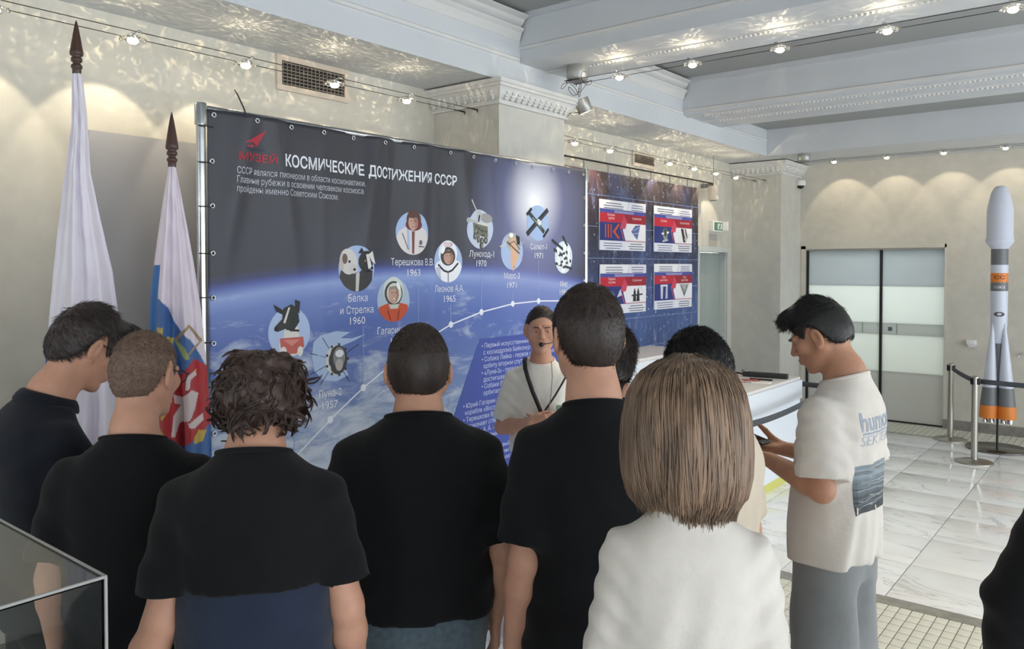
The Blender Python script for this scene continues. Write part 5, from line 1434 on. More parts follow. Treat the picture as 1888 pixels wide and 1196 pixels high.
for rows in ([('Терешкова В.В.', 1.246, 1.927, 0.054, dict(width=0.328, align='CENTER')), ('1963', 1.249, 1.868, 0.054, dict(width=0.096, align='CENTER'))],
             [('Белка', 0.843, 1.738, 0.054, dict(width=0.130, align='CENTER')), ('и Стрелка', 0.838, 1.676, 0.054, dict(width=0.222, align='CENTER')), ('1960', 0.841, 1.620, 0.054, dict(width=0.102, align='CENTER'))],
             [('Гагарин Ю.А.', 0.978, 1.555, 0.054, dict(width=0.29)), ('1961', 1.12, 1.495, 0.054, dict(width=0.096, align='CENTER'))],
             [('Леонов А.А.', 1.541, 1.772, 0.054, dict(width=0.252, align='CENTER')), ('1965', 1.545, 1.712, 0.054, dict(width=0.098, align='CENTER'))],
             [('Луноход-1', 1.82, 1.980, 0.054, dict(width=0.229, align='CENTER')), ('1970', 1.819, 1.922, 0.054, dict(width=0.10, align='CENTER'))],
             [('Марс-3', 2.123, 1.842, 0.054, dict(width=0.165, align='CENTER')), ('1971', 2.123, 1.782, 0.054, dict(width=0.098, align='CENTER'))],
             [('Салют-1', 2.421, 2.036, 0.054, dict(width=0.19, align='CENTER')), ('1971', 2.421, 1.976, 0.054, dict(width=0.098, align='CENTER'))],
             [('Мир', 2.715, 1.780, 0.054, dict(width=0.09, align='CENTER')), ('1986', 2.715, 1.722, 0.054, dict(width=0.098, align='CENTER'))],
             [('Лайка', 0.429, 1.402, 0.054, dict(width=0.135, align='CENTER')), ('1957', 0.428, 1.345, 0.054, dict(width=0.10, align='CENTER'))],
             [('Луна-2', 0.660, 1.262, 0.054, dict(width=0.150, align='CENTER')), ('1957', 0.660, 1.204, 0.054, dict(width=0.10, align='CENTER'))]):
    letters(rows, 'caption')
# timeline
NODES = [(0.445, 0.992), (0.660, 1.146), (0.879, 1.282), (1.147, 1.420), (1.283, 1.480), (1.553, 1.577), (1.828, 1.639), (2.135, 1.679), (2.416, 1.688), (2.716, 1.679), (2.95, 1.66)]
A = Art(sheet1); LN = pm(226, 230, 240)
A.line([(0.10, 0.70), (0.28, 0.86)] + NODES, 0.0085, LN); A.build('timeline_curve', BAN)
for c, top in zip(NODES[:-1], (1.33, None, 1.60, 1.49, 1.85, 1.70, 1.91, 1.77, 1.965, 1.71)):
    if top: A = Art(sheet1); A.line([(c[0], c[1]), (c[0], top)], 0.0045, pm(150, 170, 214)); A.build('leader_line', BAN)
    A = Art(sheet1); A.layer = 3; A.disc(c, 0.019, 0.019, LN); A.build('timeline_node', BAN)
# text panel
A = Art(sheet1); A.poly([(1.812, 1.474), (2.93, 1.474), (2.93, 0.22), (1.145, 0.22)], pm(66, 82, 158)); A.build('text_panel', BAN)
rows = [(1.830, 1.415, '• Первый искусственный спутник Земли запущен'), (1.846, 1.372, 'с космодрома Байконур (1957).'), (1.830, 1.330, '• Собака Лайка - первое животное, выведенное на'), (1.846, 1.288, 'орбиту вторым спутником (1957).'), (1.830, 1.246, '• «Луна-2» - первая станция,'), (1.846, 1.204, 'достигшая поверхности Луны (1959).'), (1.830, 1.162, '• Собаки Белка и Стрелка совершили'), (1.846, 1.120, 'орбитальный полёт и вернулись (1960).'),
        (1.660, 1.062, '• Юрий Гагарин - первый человек в космосе на'), (1.676, 1.020, 'корабле «Восток» (1961).'), (1.660, 0.978, '• Терешкова В. В. - первая женщина'), (1.676, 0.936, 'космонавт (1963).'), (1.660, 0.894, '• Леонов А. А. - первый выход в открытый'), (1.676, 0.852, 'космос, первый космонавт вне корабля'), (1.676, 0.810, '(1965).'), (1.660, 0.768, '• «Луноход-1» - первый планетоход'), (1.676, 0.726, 'на поверхности Луны (1970).'), (1.660, 0.684, '• «Марс-3» - первая мягкая посадка'), (1.676, 0.642, 'на Марс (1971).')]
letters([(t, x, y, 0.040, dict(col=pm(196, 204, 232))) for x, y, t in rows], 'panel_writing')
# eyelets and ties
M_EYE = mat('eyelet_steel', (205, 205, 205), 0.3, 1.0)
eb = MB()
for i in range(16):
    a0, a1 = 2 * math.pi * i / 16, 2 * math.pi * (i + 1) / 16
ring = [(0.0, 0.0095 * math.cos(t), 0.0095 * math.sin(t)) for t in np.linspace(0, 2 * math.pi, 17)]
eb.tube(ring, 0.0036, 6, cap=False); ey = eb.build('eyelet', M_EYE, BAN); first_e = [ey]
def eyelet(u, v):
    o = first_e.pop() if first_e else link(bpy.data.objects.new('eyelet', ey.data), BAN)
    o.location = sheet1(u, v, 0.004)
for u in (0.03, 0.231, 0.433, 0.623, 0.829, 1.033, 1.249, 1.533, 1.752, 1.961, 2.16, 2.36, 2.56, 2.76, 2.95): eyelet(u, 2.588)
for v in (2.384, 2.188, 1.979, 1.782, 1.58, 1.38, 1.18, 0.98, 0.6, 0.3): eyelet(0.020, v)
for v in (2.42, 2.22, 2.02, 1.82, 1.62): eyelet(BW - 0.02, v)
# frame
M_PIPE = mat('galvanised_pipe', (196, 198, 200), 0.22, 1.0, var=0.15, vscale=12)
PY = (0.010, 1.016 * BW + 0.062)
FR = empty('pipe_frame', (-0.012, 0, 0)); FR.parent = BAN
for y in PY: MB().lathe([(0.021, 0.05), (0.021, 2.62)], 20, (-0.012, y, 0)).build('upright_pipe', M_PIPE, FR)
MB().tube([(-0.012, PY[0], 2.628), (-0.012, PY[1], 2.628)], 0.016, 14).build('top_pipe', M_PIPE, FR)
MB().tube([(0.02, PY[0], 0.045), (0.02, PY[1], 0.045)], 0.020, 14).build('bottom_pipe', M_PIPE, FR)
for y in PY:
    MB().lathe([(0.027, 2.555), (0.027, 2.642), (0.024, 2.65)], 20, (-0.012, y, 0)).build('pipe_joint', M_PIPE, FR)
    MB().box(-0.25, 0.10, y - 0.02, y + 0.02, 0.0, 0.05).build('foot', M_PIPE, FR)
for v in (2.545, 2.384, 2.188, 1.979, 1.782, 1.58, 1.38): MB().tube([(0.012, -0.018, v), (0.022, 0.01, v), (0.014, 0.055, v)], 0.0028, 6).build('cable_tie', M_BLACK, FR)
MB().tube([(-3.235, 2.08, 2.60), (-3.235, 2.065, 2.64), (-3.24, 2.035, 2.70), (-3.243, 2.022, 2.72)], [0.004, 0.004, 0.0035, 0.002], 6).build('tie_tail', M_BLACK, None, 'black cable-tie tail sticking up above the banner edge near the logo', 'cable tie')

# ------------------------------------------------------------------ rear banner with four charts
X2, Y2, W2, T2 = -4.10, 5.17, 3.326, 2.825
BN2 = empty('banner', (X2, Y2, 0)); tag(BN2, 'dark starry rear banner with fine line grid carrying four white charts', 'banner')
g = NT('starry_print'); tc = g.n('TexCoord'); sp = g.n('SeparateXYZ'); g.l(tc.outputs['Object'], sp.inputs[0]); U, Vv = sp.outputs['Y'], sp.outputs['Z']
fv = g.math('DIVIDE', Vv, 2.9, clamp=True)
c1 = g.ramp(fv, [(0.2, (54, 66, 104)), (0.5, (62, 86, 140)), (0.66, (48, 56, 90)), (0.78, (48, 46, 60)), (0.9, (60, 50, 56)), (1.0, (72, 52, 54))])
n1 = g.n('TexNoise', Scale=2.2, Detail=6.0); g.l(tc.outputs['Object'], n1.inputs['Vector'])
nb = g.math('MULTIPLY', g.math('SUBTRACT', n1.outputs['Fac'], 0.5), 5.0, clamp=True)
c2 = g.mix(g.math('MULTIPLY', nb, 0.4), c1, (84, 110, 168))
lf = g.math('MULTIPLY', g.math('SUBTRACT', 1.6, U), 0.7, clamp=True); hi_ = g.math('MULTIPLY', g.math('SUBTRACT', Vv, 2.2), 2.5, clamp=True)
c2 = g.mix(g.math('MULTIPLY', g.math('MULTIPLY', lf, hi_), 0.5), c2, (110, 60, 66))
n2 = g.n('TexNoise', Scale=26.0, Detail=3.0); g.l(tc.outputs['Object'], n2.inputs['Vector'])
st = g.math('MULTIPLY', g.math('SUBTRACT', n2.outputs['Fac'], 0.655), 14.0, clamp=True)
c3 = g.mix(st, c2, (214, 222, 240))
n4 = g.n('TexNoise', Scale=5.0, Detail=8.0, Roughness=0.75); mp = g.n('Mapping'); mp.inputs['Scale'].default_value = (1, 2.2, 0.8); g.l(tc.outputs['Object'], mp.inputs['Vector']); g.l(mp.outputs[0], n4.inputs['Vector'])
sk = g.math('MULTIPLY', g.math('SUBTRACT', n4.outputs['Fac'], 0.53), 6.0, clamp=True)
c4 = g.mix(g.math('MULTIPLY', sk, 0.75), c3, (150, 162, 196))
g.l(c4, g.b.inputs['Base Color']); g.b.inputs['Roughness'].default_value = 0.5
MB().rbox((0, W2 / 2, (T2 + 0.45) / 2), (0.006, W2, T2 - 0.45), bev=0.001).build('vinyl_sheet', g.m, BN2)
def sheet2(u, v, off): return (0.003 + off, u, v)
GL = pm(128, 146, 190)
A = Art(sheet2, 0)
for k in range(8): A.line([(0.02, 2.60 - 0.30 * k), (W2 - 0.01, 2.60 - 0.30 * k)], 0.006, GL, 1)
A.build('grid_lines', BN2)
A = Art(sheet2, 0)
for k in range(14):
    x = 0.1 + 0.25 * k; A.line([(x, 2.80), (x + 0.10, 2.2), (x - 0.06, 1.5), (x + 0.08, 0.9), (x, 0.5)], 0.004, pm(96, 100, 136), 2); A.line([(x + 0.08, 2.80), (x - 0.05, 2.2), (x + 0.10, 1.5), (x - 0.04, 0.9), (x + 0.05, 0.5)], 0.003, pm(88, 84, 116), 2)
A.build('net_lines', BN2)
RAIL = empty('banner_rail', (-4.12, 5.17, 2.915)); tag(RAIL, 'thin dark rail with hooks above the rear starry banner', 'rail')
MB().tube([(0, 0, 0), (0, 3.75, 0)], 0.009, 8).build('rod', M_BLACK, RAIL)
for k in range(9): MB().tube([(0, 0.15 + 0.42 * k, 0.004), (0.006, 0.15 + 0.42 * k, -0.04), (0.004, 0.15 + 0.42 * k, -0.085)], 0.005, 6).build('hook', M_GREYP, RAIL)
# charts
CW, CH = 0.872, 0.482
def chart(y, z, label, la, lb, art_l, art_r, seed):
    root = empty('chart', (X2 + 0.014, y, z)); tag(root, label, 'chart', 'comparison charts on the rear banner')
    MB().rbox((0, CW / 2, CH / 2), (0.010, CW, CH), bev=0.001).build('board', mat('chart_board', (236, 236, 240), 0.5), root)
    sh = lambda u, v, off: (0.0052 + off, u, v)
    A = Art(sh, 0); rng = random.Random(seed)
    A.poly([(0.0, 0.358), (CW, 0.358), (CW, 0.395), (0.0, 0.395)], pm(78, 82, 158)); A.poly([(0.27, 0.362), (0.62, 0.362), (0.64, 0.386), (0.25, 0.386)], pm(150, 150, 190))
    A.poly([(0, 0.268), (0.45, 0.268), (0.45, 0.358), (0, 0.358)], pm(192, 44, 62)); A.poly([(0.45, 0.268), (CW, 0.268), (CW, 0.358), (0.45, 0.358)], pm(158, 40, 56))
    A.poly([(0, 0.092), (0.47, 0.092), (0.42, 0.20), (0.45, 0.268), (0, 0.268)], pm(46, 58, 122))
    A.poly([(0.47, 0.100), (CW, 0.100), (CW, 0.268), (0.45, 0.268), (0.42, 0.20)], pm(238, 236, 240)); A.poly([(0.47, 0.088), (CW, 0.088), (CW, 0.100), (0.465, 0.100)], pm(196, 150, 160))
    A.poly([(0.44, 0.345), (0.50, 0.285), (0.47, 0.215), (0.36, 0.215)], pm(206, 74, 98)); A.line([(0.38, 0.21), (0.44, 0.10)], 0.014, pm(206, 90, 112))
    A.poly([(0, 0), (0.48, 0), (0.45, 0.088), (0, 0.088)], pm(226, 228, 240)); A.poly([(0.50, 0.395), (CW, 0.395), (CW, 0.478), (0.54, 0.478)], pm(226, 226, 236))
    A.build('colour_bands', root)
    A = Art(sh, 0); tcol = pm(96, 98, 120)
    for x0, x1, y0, n in ((0.06, 0.44, 0.452, 3), (0.56, 0.84, 0.452, 3), (0.05, 0.42, 0.066, 3), (0.52, 0.84, 0.066, 3)):
        for i in range(n):
            w = (x1 - x0) * rng.uniform(0.7, 1.0); x = (x0 + x1) / 2 - w / 2
            A.line([(x, y0 - i * 0.024), (x + w, y0 - i * 0.024)], 0.0075, tcol, 12)
    A.build('fine_print', root, label='rows of fine print too small to read', kind='stuff')
    for ln, cx0, cy0 in ((la, 0.205, 0.318), (lb, 0.690, 0.312)):
        for i, t in enumerate(ln):
            A = Art(sh, 0); A.text(t, cx0, cy0 - 0.032 * i + 0.012 * (len(ln) - 1), 0.034, pm(250, 226, 228), align='CENTER', layer=14); A.build('heading_line', root)
    A = Art(sh, 0); A.layer = 14; art_l(A); A.build('left_picture', root)
    A = Art(sh, 0); A.layer = 14; art_r(A); A.build('right_picture', root)
def c_arrows(A):
    for i in range(3): A.line([(0.10 + 0.05 * i, 0.12), (0.10 + 0.05 * i, 0.25)], 0.022, pm(196, 86, 52))
    A.poly([(0.23, 0.18), (0.33, 0.26), (0.36, 0.25), (0.28, 0.18), (0.36, 0.12), (0.33, 0.11)], pm(196, 86, 52))
def c_panel(A): A.poly([(0.58, 0.19), (0.66, 0.255), (0.76, 0.26), (0.70, 0.11)], pm(92, 108, 160)); A.line([(0.62, 0.2), (0.74, 0.24)], 0.004, WH); A.line([(0.62, 0.17), (0.73, 0.18)], 0.004, WH)
def c_sat(A): A.disc((0.24, 0.19), 0.05, 0.07, pm(150, 156, 150)); A.poly([(0.16, 0.20), (0.32, 0.22), (0.32, 0.20), (0.16, 0.18)], WH); A.disc((0.24, 0.21), 0.03, 0.05, pm(60, 70, 60)); A.line([(0.18, 0.11), (0.30, 0.13)], 0.02, pm(196, 196, 190))
def c_stage(A): A.poly([(0.60, 0.26), (0.66, 0.26), (0.72, 0.11), (0.66, 0.11)], pm(58, 54, 52)); A.poly([(0.69, 0.26), (0.72, 0.26), (0.77, 0.16), (0.73, 0.14)], pm(92, 90, 86)); A.disc((0.72, 0.15), 0.03, 0.03, pm(190, 190, 186)); A.line([(0.76, 0.2), (0.80, 0.2), (0.80, 0.16)], 0.004, DKP)
def c_white(A): A.poly([(0.30, 0.16), (0.36, 0.24), (0.40, 0.18)], pm(200, 204, 214)); A.disc((0.2, 0.17), 0.06, 0.05, pm(140, 150, 180))
def c_dark(A):
    for x in (0.64, 0.71): A.poly([(x - 0.035, 0.11), (x + 0.03, 0.11), (x + 0.02, 0.21), (x, 0.25), (x - 0.02, 0.21)], pm(48, 48, 52))
    A.line([(0.58, 0.17), (0.80, 0.18)], 0.016, pm(60, 60, 64))
    for a in (20, 45, 70): A.line([(0.72 + 0.06 * math.cos(R(a)), 0.20 + 0.05 * math.sin(R(a))), (0.72 + 0.1 * math.cos(R(a)), 0.20 + 0.08 * math.sin(R(a)))], 0.005, LG)
def c_columns(A): A.poly([(0.14, 0.11), (0.18, 0.11), (0.19, 0.25), (0.13, 0.25)], pm(206, 208, 222)); A.poly([(0.24, 0.11), (0.29, 0.11), (0.29, 0.24), (0.25, 0.25)], pm(190, 194, 214)); A.line([(0.13, 0.25), (0.29, 0.25)], 0.02, pm(220, 220, 230))
def c_vee(A): A.poly([(0.56, 0.262), (0.80, 0.262), (0.68, 0.115)], pm(176, 176, 178)); A.line([(0.61, 0.245), (0.68, 0.135), (0.75, 0.245)], 0.016, pm(84, 84, 86)); A.line([(0.68, 0.135), (0.68, 0.20)], 0.014, pm(70, 70, 72))
chart(6.376, 2.080, 'white chart with orange arrows, upper left of the four on the rear banner', ['Ближне-', 'орбита'], ['Солнечная'], c_arrows, c_panel, 1)
chart(7.43, 2.080, 'white chart with a green satellite, upper right of the four on the rear banner', ['Спутник'], ['Космический'], c_sat, c_stage, 2)
chart(6.388, 1.460, 'white chart with dark craft drawing, lower left of the four on the rear banner', ['Первый', 'спутник'], ['Солнечный'], c_white, c_dark, 3)
chart(7.438, 1.468, 'white chart with grey V drawing, lower right of the four on the rear banner', ['База', 'двигатель'], ['Наш', 'двигатель'], c_columns, c_vee, 4)

# ------------------------------------------------------------------ flags and the grey board
M_POLE = mat('flag_pole_wood', (70, 46, 38), 0.4)
def smooth_poly(pts, x):
    return float(np.interp(x, [p[0] for p in pts], [p[1] for p in pts]))
def flag(loc, rz, z_tip, z_cloth, z_end, left, right, colour, label, seed, name='flag'):
    """pole with turned finial; the cloth hangs in folds; left/right: half-outlines over height"""
    root = empty(name, loc, rz); tag(root, label, 'flag')
    k = z_tip - z_cloth
    MB().lathe([(0.009, 0), (0.009, z_cloth + 0.01)], 14).build('pole', M_POLE, root)
    z0 = z_cloth
    prof = [(0.016, 0), (0.017, 0.022), (0.021, 0.026), (0.021, 0.036), (0.0145, 0.042), (0.0145, 0.047), (0.021, 0.052), (0.021, 0.064), (0.0155, 0.070), (0.024, 0.076), (0.025, 0.082)] + [(0.025 * (1 - t) ** 0.8 * (1 + 0.0 * t) + 0.0012, 0.082 + (k - 0.082) * t) for t in np.linspace(0.02, 1, 14)]
    MB().lathe([(a, z0 + b) for a, b in prof], 4 * 5).build('finial', M_POLE, root)
    MB().lathe([(0.10, 0.0), (0.10, 0.012), (0.03, 0.03), (0.022, 0.10)], 24).build('base', M_BLACK, root)
    NS, NZ = 190, 380; rows = []; cols = []
    V, C = [], []
    for j in range(NZ + 1):
        z = z_cloth + (z_end - z_cloth) * j / NZ; t = (z_cloth - z) / (z_cloth - z_end)
        a, b = smooth_poly(left, z), smooth_poly(right, z); w = b - a
        for i in range(NS):
            q = i / NS
            if q < 0.66: s_ = q / 0.66; side = 1
            else: s_ = 1 - (q - 0.66) / 0.34; side = -1
            x = a + w * s_
            d = w * 0.34 * math.sin(math.pi * s_) ** 0.6 * side
            amp = min(0.030, w * 0.10); d += 0.011 * side * math.sin(math.pi * s_) ** 0.5
            if side > 0: d += amp * (math.sin(s_ * 15.5 + seed + 0.9 * z) + 0.6 * math.sin(s_ * 29 + 2.2 * seed - 2.4 * z))
            d += 0.004 * math.sin(40 * z + 9 * s_ + seed)
            V.append((x, -d, z)); C.append(colour(x, z, s_, side))
    Q = [(j * NS + i, j * NS + (i + 1) % NS, (j + 1) * NS + (i + 1) % NS, (j + 1) * NS + i) for j in range(NZ) for i in range(NS)]
    me_o = np_mesh('cloth', np.array(V), np.array(Q)[:, ::-1], FLAGM, root)
    at = me_o.data.color_attributes.new('print', 'FLOAT_COLOR', 'POINT')
    at.data.foreach_set('color', np.array([lin(c) for c in C], np.float32).ravel())
    return root
g = NT('flag_cloth'); va = g.n('VertexColor'); va.layer_name = 'print'; g.l(va.outputs['Color'], g.b.inputs['Base Color']); g.b.inputs['Roughness'].default_value = 0.7; g.b.inputs['Sheen Weight'].default_value = 0.2
nn = g.n('TexNoise', Scale=9.0, Detail=3.0); bp = g.n('Bump', Strength=0.25, Distance=0.02); tc = g.n('TexCoord'); g.l(tc.outputs['Object'], nn.inputs['Vector']); g.l(nn.outputs['Fac'], bp.inputs['Height']); g.l(bp.outputs['Normal'], g.b.inputs['Normal'])
FLAGM = g.m
def col1(x, z, s_, side):
    zb = 1.62 - (x + 0.11) * 3.0
    if side < 0: return (226, 220, 228) if z > 1.2 else (52, 84, 150)
    if s_ > 0.62: zb -= 0.6
    if z > zb: return (228, 221, 230)
    return (48, 82, 150) if z > zb - 0.55 else (176, 44, 52)
flag((-3.386, 1.405, 0), R(62), 2.910, 2.694, 0.62, [(0.62, -0.17), (1.5, -0.125), (1.70, -0.108), (2.0, -0.080), (2.3, -0.045), (2.5, -0.020), (2.66, -0.018), (2.70, -0.016)],
     [(0.62, 0.19), (1.5, 0.165), (1.70, 0.145), (1.9, 0.122), (2.1, 0.082), (2.3, 0.046), (2.55, 0.034), (2.70, 0.020)], col1, 'white, blue and red striped flag on the taller pole, far left', 0.7)
def inpoly(x, y, P):
    c = False; j = len(P) - 1
    for i in range(len(P)):
        if (P[i][1] > y) != (P[j][1] > y) and x < (P[j][0] - P[i][0]) * (y - P[i][1]) / (P[j][1] - P[i][1]) + P[i][0]: c = not c
        j = i
    return c
# print of the second flag, in metres across (x) and up (z) the hanging cloth
def fx(px, py): return ((px - 316) / 437.0, 2.339 - (py - 308) / 437.0 * 1.0)
SHIELD = [fx(*p) for p in ((318, 697), (352, 660), (392, 690), (400, 770), (360, 800), (318, 828), (284, 766), (300, 728))]
RIDER = [[fx(*p) for p in q] for q in (((316, 722), (330, 730), (346, 715), (358, 724), (352, 752), (344, 770), (326, 776), (318, 800), (312, 798), (316, 760), (328, 744), (318, 738)), ((338, 690), (346, 690), (344, 712), (336, 716)), ((340, 775), (352, 770), (366, 762), (366, 775), (352, 786), (342, 782)), ((336, 692), (352, 682), (356, 690), (344, 698)))]
GOLD = [[fx(*p) for p in q] for q in (((288, 602), (300, 600), (300, 622), (290, 618)), ((306, 618), (318, 620), (314, 634), (306, 630)), ((276, 772), (290, 780), (304, 800), (310, 824), (296, 816), (280, 800)), ((350, 804), (358, 790), (372, 796), (366, 812), (350, 816)), ((342, 690), (356, 678), (352, 694)), ((292, 768), (312, 730), (314, 734), (298, 768)))]
DIAM = [fx(*p) for p in ((318, 622), (343, 596), (366, 628), (336, 660))]; DIAMI = [fx(*p) for p in ((324, 624), (343, 603), (360, 630), (338, 652))]
RIB = [fx(*p) for p in ((318, 624), (336, 638), (344, 658), (336, 660), (326, 642))]
WAVE = [fx(*p) for p in ((293, 549), (308, 565), (318, 590), (330, 610), (345, 625), (362, 655), (372, 680))]
def col2(x, z, s_, side):
    if side < 0: return (206, 196, 206)
    for q in RIDER:
        if inpoly(x, z, q): return (216, 200, 198)
    for q in GOLD:
        if inpoly(x, z, q): return (196, 168, 74)
    if inpoly(x, z, SHIELD): return (178, 40, 46)
    if inpoly(x, z, RIB): return (156, 168, 96)
    if inpoly(x, z, DIAM) and not inpoly(x, z, DIAMI): return (160, 136, 96)
    if s_ < 0.17: return (226, 212, 220) if z > 1.925 else (58, 108, 164)
    zw = np.interp(x, [p[0] for p in WAVE], [p[1] for p in WAVE])
    if z > zw: return (226, 214, 224)
    if z < fx(0, 770)[1] and s_ < 0.5: return (96, 108, 116)
    return (58, 100, 158)
flag((-3.227, 1.717, 0), R(60), 2.570, 2.339, 0.55, [(0.55, -0.14), (1.25, -0.095), (1.55, -0.10), (1.80, -0.090), (1.95, -0.072), (2.1, -0.052), (2.25, -0.030), (2.34, -0.014)],
     [(0.55, 0.16), (1.25, 0.145), (1.55, 0.126), (1.75, 0.108), (1.95, 0.080), (2.1, 0.056), (2.25, 0.030), (2.34, 0.014)], col2, 'white and blue flag with red shield emblem on the shorter pole beside the banner', 2.1)
GB = empty('partition_board', (-4.225, 1.80, 0)); tag(GB, 'tall pale grey board leaning on the left wall behind the flags', 'board')
MB().rbox((0, 0.30, 1.31), (0.03, 0.60, 2.61), bev=0.003).build('panel', mat('grey_laminate', (168, 168, 172), 0.55, var=0.03, vscale=3), GB)
MB().rbox((0, 0.905, 1.305), (0.03, 0.60, 2.60), bev=0.003).build('panel', mat('grey_laminate', (168, 168, 172)), GB)
MB().rbox((0.0, 0.60, 0.02), (0.12, 1.2, 0.04), bev=0.004).build('foot', M_GREYP, GB)

# ------------------------------------------------------------------ vents, signs, sensors
def vent(y0, y1, z0, z1, label, nb, grid):
    root = empty('air_vent', (XW, y0, z0)); tag(root, label, 'vent'); w, h = y1 - y0, z1 - z0; f = 0.035
    B = MB().box(0, 0.016, 0, w, 0, f).box(0, 0.016, 0, w, h - f, h).box(0, 0.016, 0, f, f, h - f).box(0, 0.016, w - f, w, f, h - f); B.build('frame', mat('vent_frame', (205, 192, 176), 0.5), root)
    MB().box(0.0005, 0.002, f, w - f, f, h - f).build('dark_back', mat('vent_dark', (34, 30, 28), 0.9), root)
    for i in range(nb):
        z = f + (h - 2 * f) * (i + 0.5) / nb
        MB().rbox((0.011, w / 2, z), (0.012, w - 2 * f, 0.0045), Matrix.Rotation(R(35), 3, 'Y')).build('slat', mat('vent_slat', (150, 140, 130), 0.45), root)
    for i in range(grid):
        y = f + (w - 2 * f) * (i + 0.5) / grid
        MB().box(0.003, 0.007, y - 0.0022, y + 0.0022, f, h - f).build('bar', mat('vent_slat', (150, 140, 130)), root)
vent(2.957, 3.524, 3.028, 3.249, 'brass-framed air vent with fine dark grille high on the left wall', 7, 16)
vent(7.305, 7.80, 2.98, 3.145, 'white-framed louvred air vent above the rear banner', 6, 0)
o = empty('exit_sign', (XW, 9.23, 2.36)); tag(o, 'green and white running-man exit sign above the lift door', 'sign')
MB().rbox((0.03, 0.09, 0.06), (0.06, 0.30, 0.135), bev=0.006).build('housing', M_WHITE, o)
MB().rbox((0.105, 0.20, 0.065), (0.075, 0.012, 0.11), bev=0.003).build('bracket', M_WHITE, o)
MB().box(0.0605, 0.063, -0.03, 0.21, 0.01, 0.11).build('green_face', mat('exit_green', (86, 128, 108), 0.4), o)
B = MB().box(0.0632, 0.064, 0.06, 0.19, 0.025, 0.095); B.build('pale_field', mat('exit_white', (206, 224, 214), 0.4), o)
B = MB(); GRN = mat('exit_dark', (40, 92, 70), 0.4)
for a, b in (((0.10, 0.05), (0.125, 0.072)), ((0.125, 0.072), (0.15, 0.06)), ((0.115, 0.05), (0.10, 0.032)), ((0.115, 0.05), (0.135, 0.035))): B.tube([(0.0648, a[0], a[1]), (0.0648, b[0], b[1])], 0.005, 6)
B.sphere((0.0648, 0.13, 0.085), 0.007, 8, 6); B.build('running_figure', GRN, o)
MB().box(0.001, 0.004, -0.04, 0.17, -0.20, -0.03).build('backing_plate', mat('sign_back', (176, 172, 162), 0.6), o)
# lift door in the left wall
D1 = empty('door_1', (XW - 0.10, 8.90, 0)); tag(D1, 'pale grey-green lift door beside the rear banner', None, kind='structure')
MD = mat('lift_door', (168, 178, 174), 0.35, 0.2)
MB().rbox((0, 0.17, 1.05), (0.03, 0.455, 2.09), bev=0.002).build('door_leaf', MD, D1); MB().rbox((0, 0.63, 1.05), (0.03, 0.455, 2.09), bev=0.002).build('door_leaf', MD, D1)
B = MB().box(0.02, 0.115, -0.05, 0.0, 0, 2.10).box(0.02, 0.115, 0.80, 0.85, 0, 2.10).box(0.02, 0.125, -0.05, 0.85, 2.10, 2.17); B.build('door_frame', mat('lift_frame', (196, 200, 196), 0.4), D1)
MB().box(0.016, 0.098, 0.775, 0.80, 0, 2.10).build('door_jamb', mat('lift_frame', (196, 200, 196), 0.4), D1); MB().rbox((0.02, 0.12, 1.28), (0.012, 0.07, 0.15), bev=0.003).build('call_panel', mat('panel_grey', (120, 124, 122), 0.4), D1)
# sensor cylinder, dome camera, wall box
o = empty('motion_detector', (-4.12, 8.95, 2.72)); tag(o, 'white cylindrical detector hanging above the exit sign', 'detector')
MB().lathe([(0.055, 0.0), (0.058, 0.01), (0.058, 0.16), (0.05, 0.17)], 20, rot=Matrix.Rotation(R(8), 3, 'X')).build('casing', mat('detector_casing', (206, 196, 184), 0.5), o)
MB().lathe([(0.04, -0.012), (0.05, 0.0)], 18, rot=Matrix.Rotation(R(8), 3, 'X')).build('lens', M_GREYP, o); MB().box(-0.16, 0, -0.006, 0.006, 0.15, 0.20).build('bracket', M_GREYP, o); MB().tube([(0, 0, 0.165), (0, 0, 0.52)], 0.004, 6).build('stem', M_GREYP, o)
o = empty('dome_camera', (-3.60, YB, 2.945)); tag(o, 'white dome security camera in the corner by the back wall', 'camera')
MB().lathe([(0.052, 0.10), (0.062, 0.09), (0.062, 0.035), (0.056, 0.03)], 24, (0, -0.10, 0)).build('casing', M_WHITE, o); MB().sphere((0, -0.10, 0.032), (0.045, 0.045, 0.042), 18, 10).build('dome', PLASTIC_B, o); MB().box(-0.03, 0.03, -0.06, 0, 0.04, 0.09).build('bracket', M_WHITE, o)
o = empty('wall_box', (-1.638, YB, 1.00)); tag(o, 'small white switch box on the back wall beside the rocket', 'switch box')
MB().rbox((0, -0.03, 0.04), (0.10, 0.06, 0.055), bev=0.008).build('casing', M_WHITE, o); MB().rbox((0, -0.028, 0.005), (0.07, 0.05, 0.03), bev=0.006).build('spout', M_WHITE, o)
o = empty('door_handle', (-1.10, YB, 0.90)); tag(o, 'curved chrome lever on the back wall at the right edge', 'handle')
MB().tube([(0.05, -0.01, 0.04), (0.02, -0.05, 0.045), (-0.06, -0.055, 0.04), (-0.075, -0.055, 0.02), (-0.06, -0.055, 0.0)], 0.008, 8).build('lever', M_CHROME, o); MB().lathe([(0.022, 0), (0.022, 0.012)], 16, (0.05, 0, 0.04), rot=Matrix.Rotation(R(90), 3, 'X')).build('rose', M_CHROME, o)

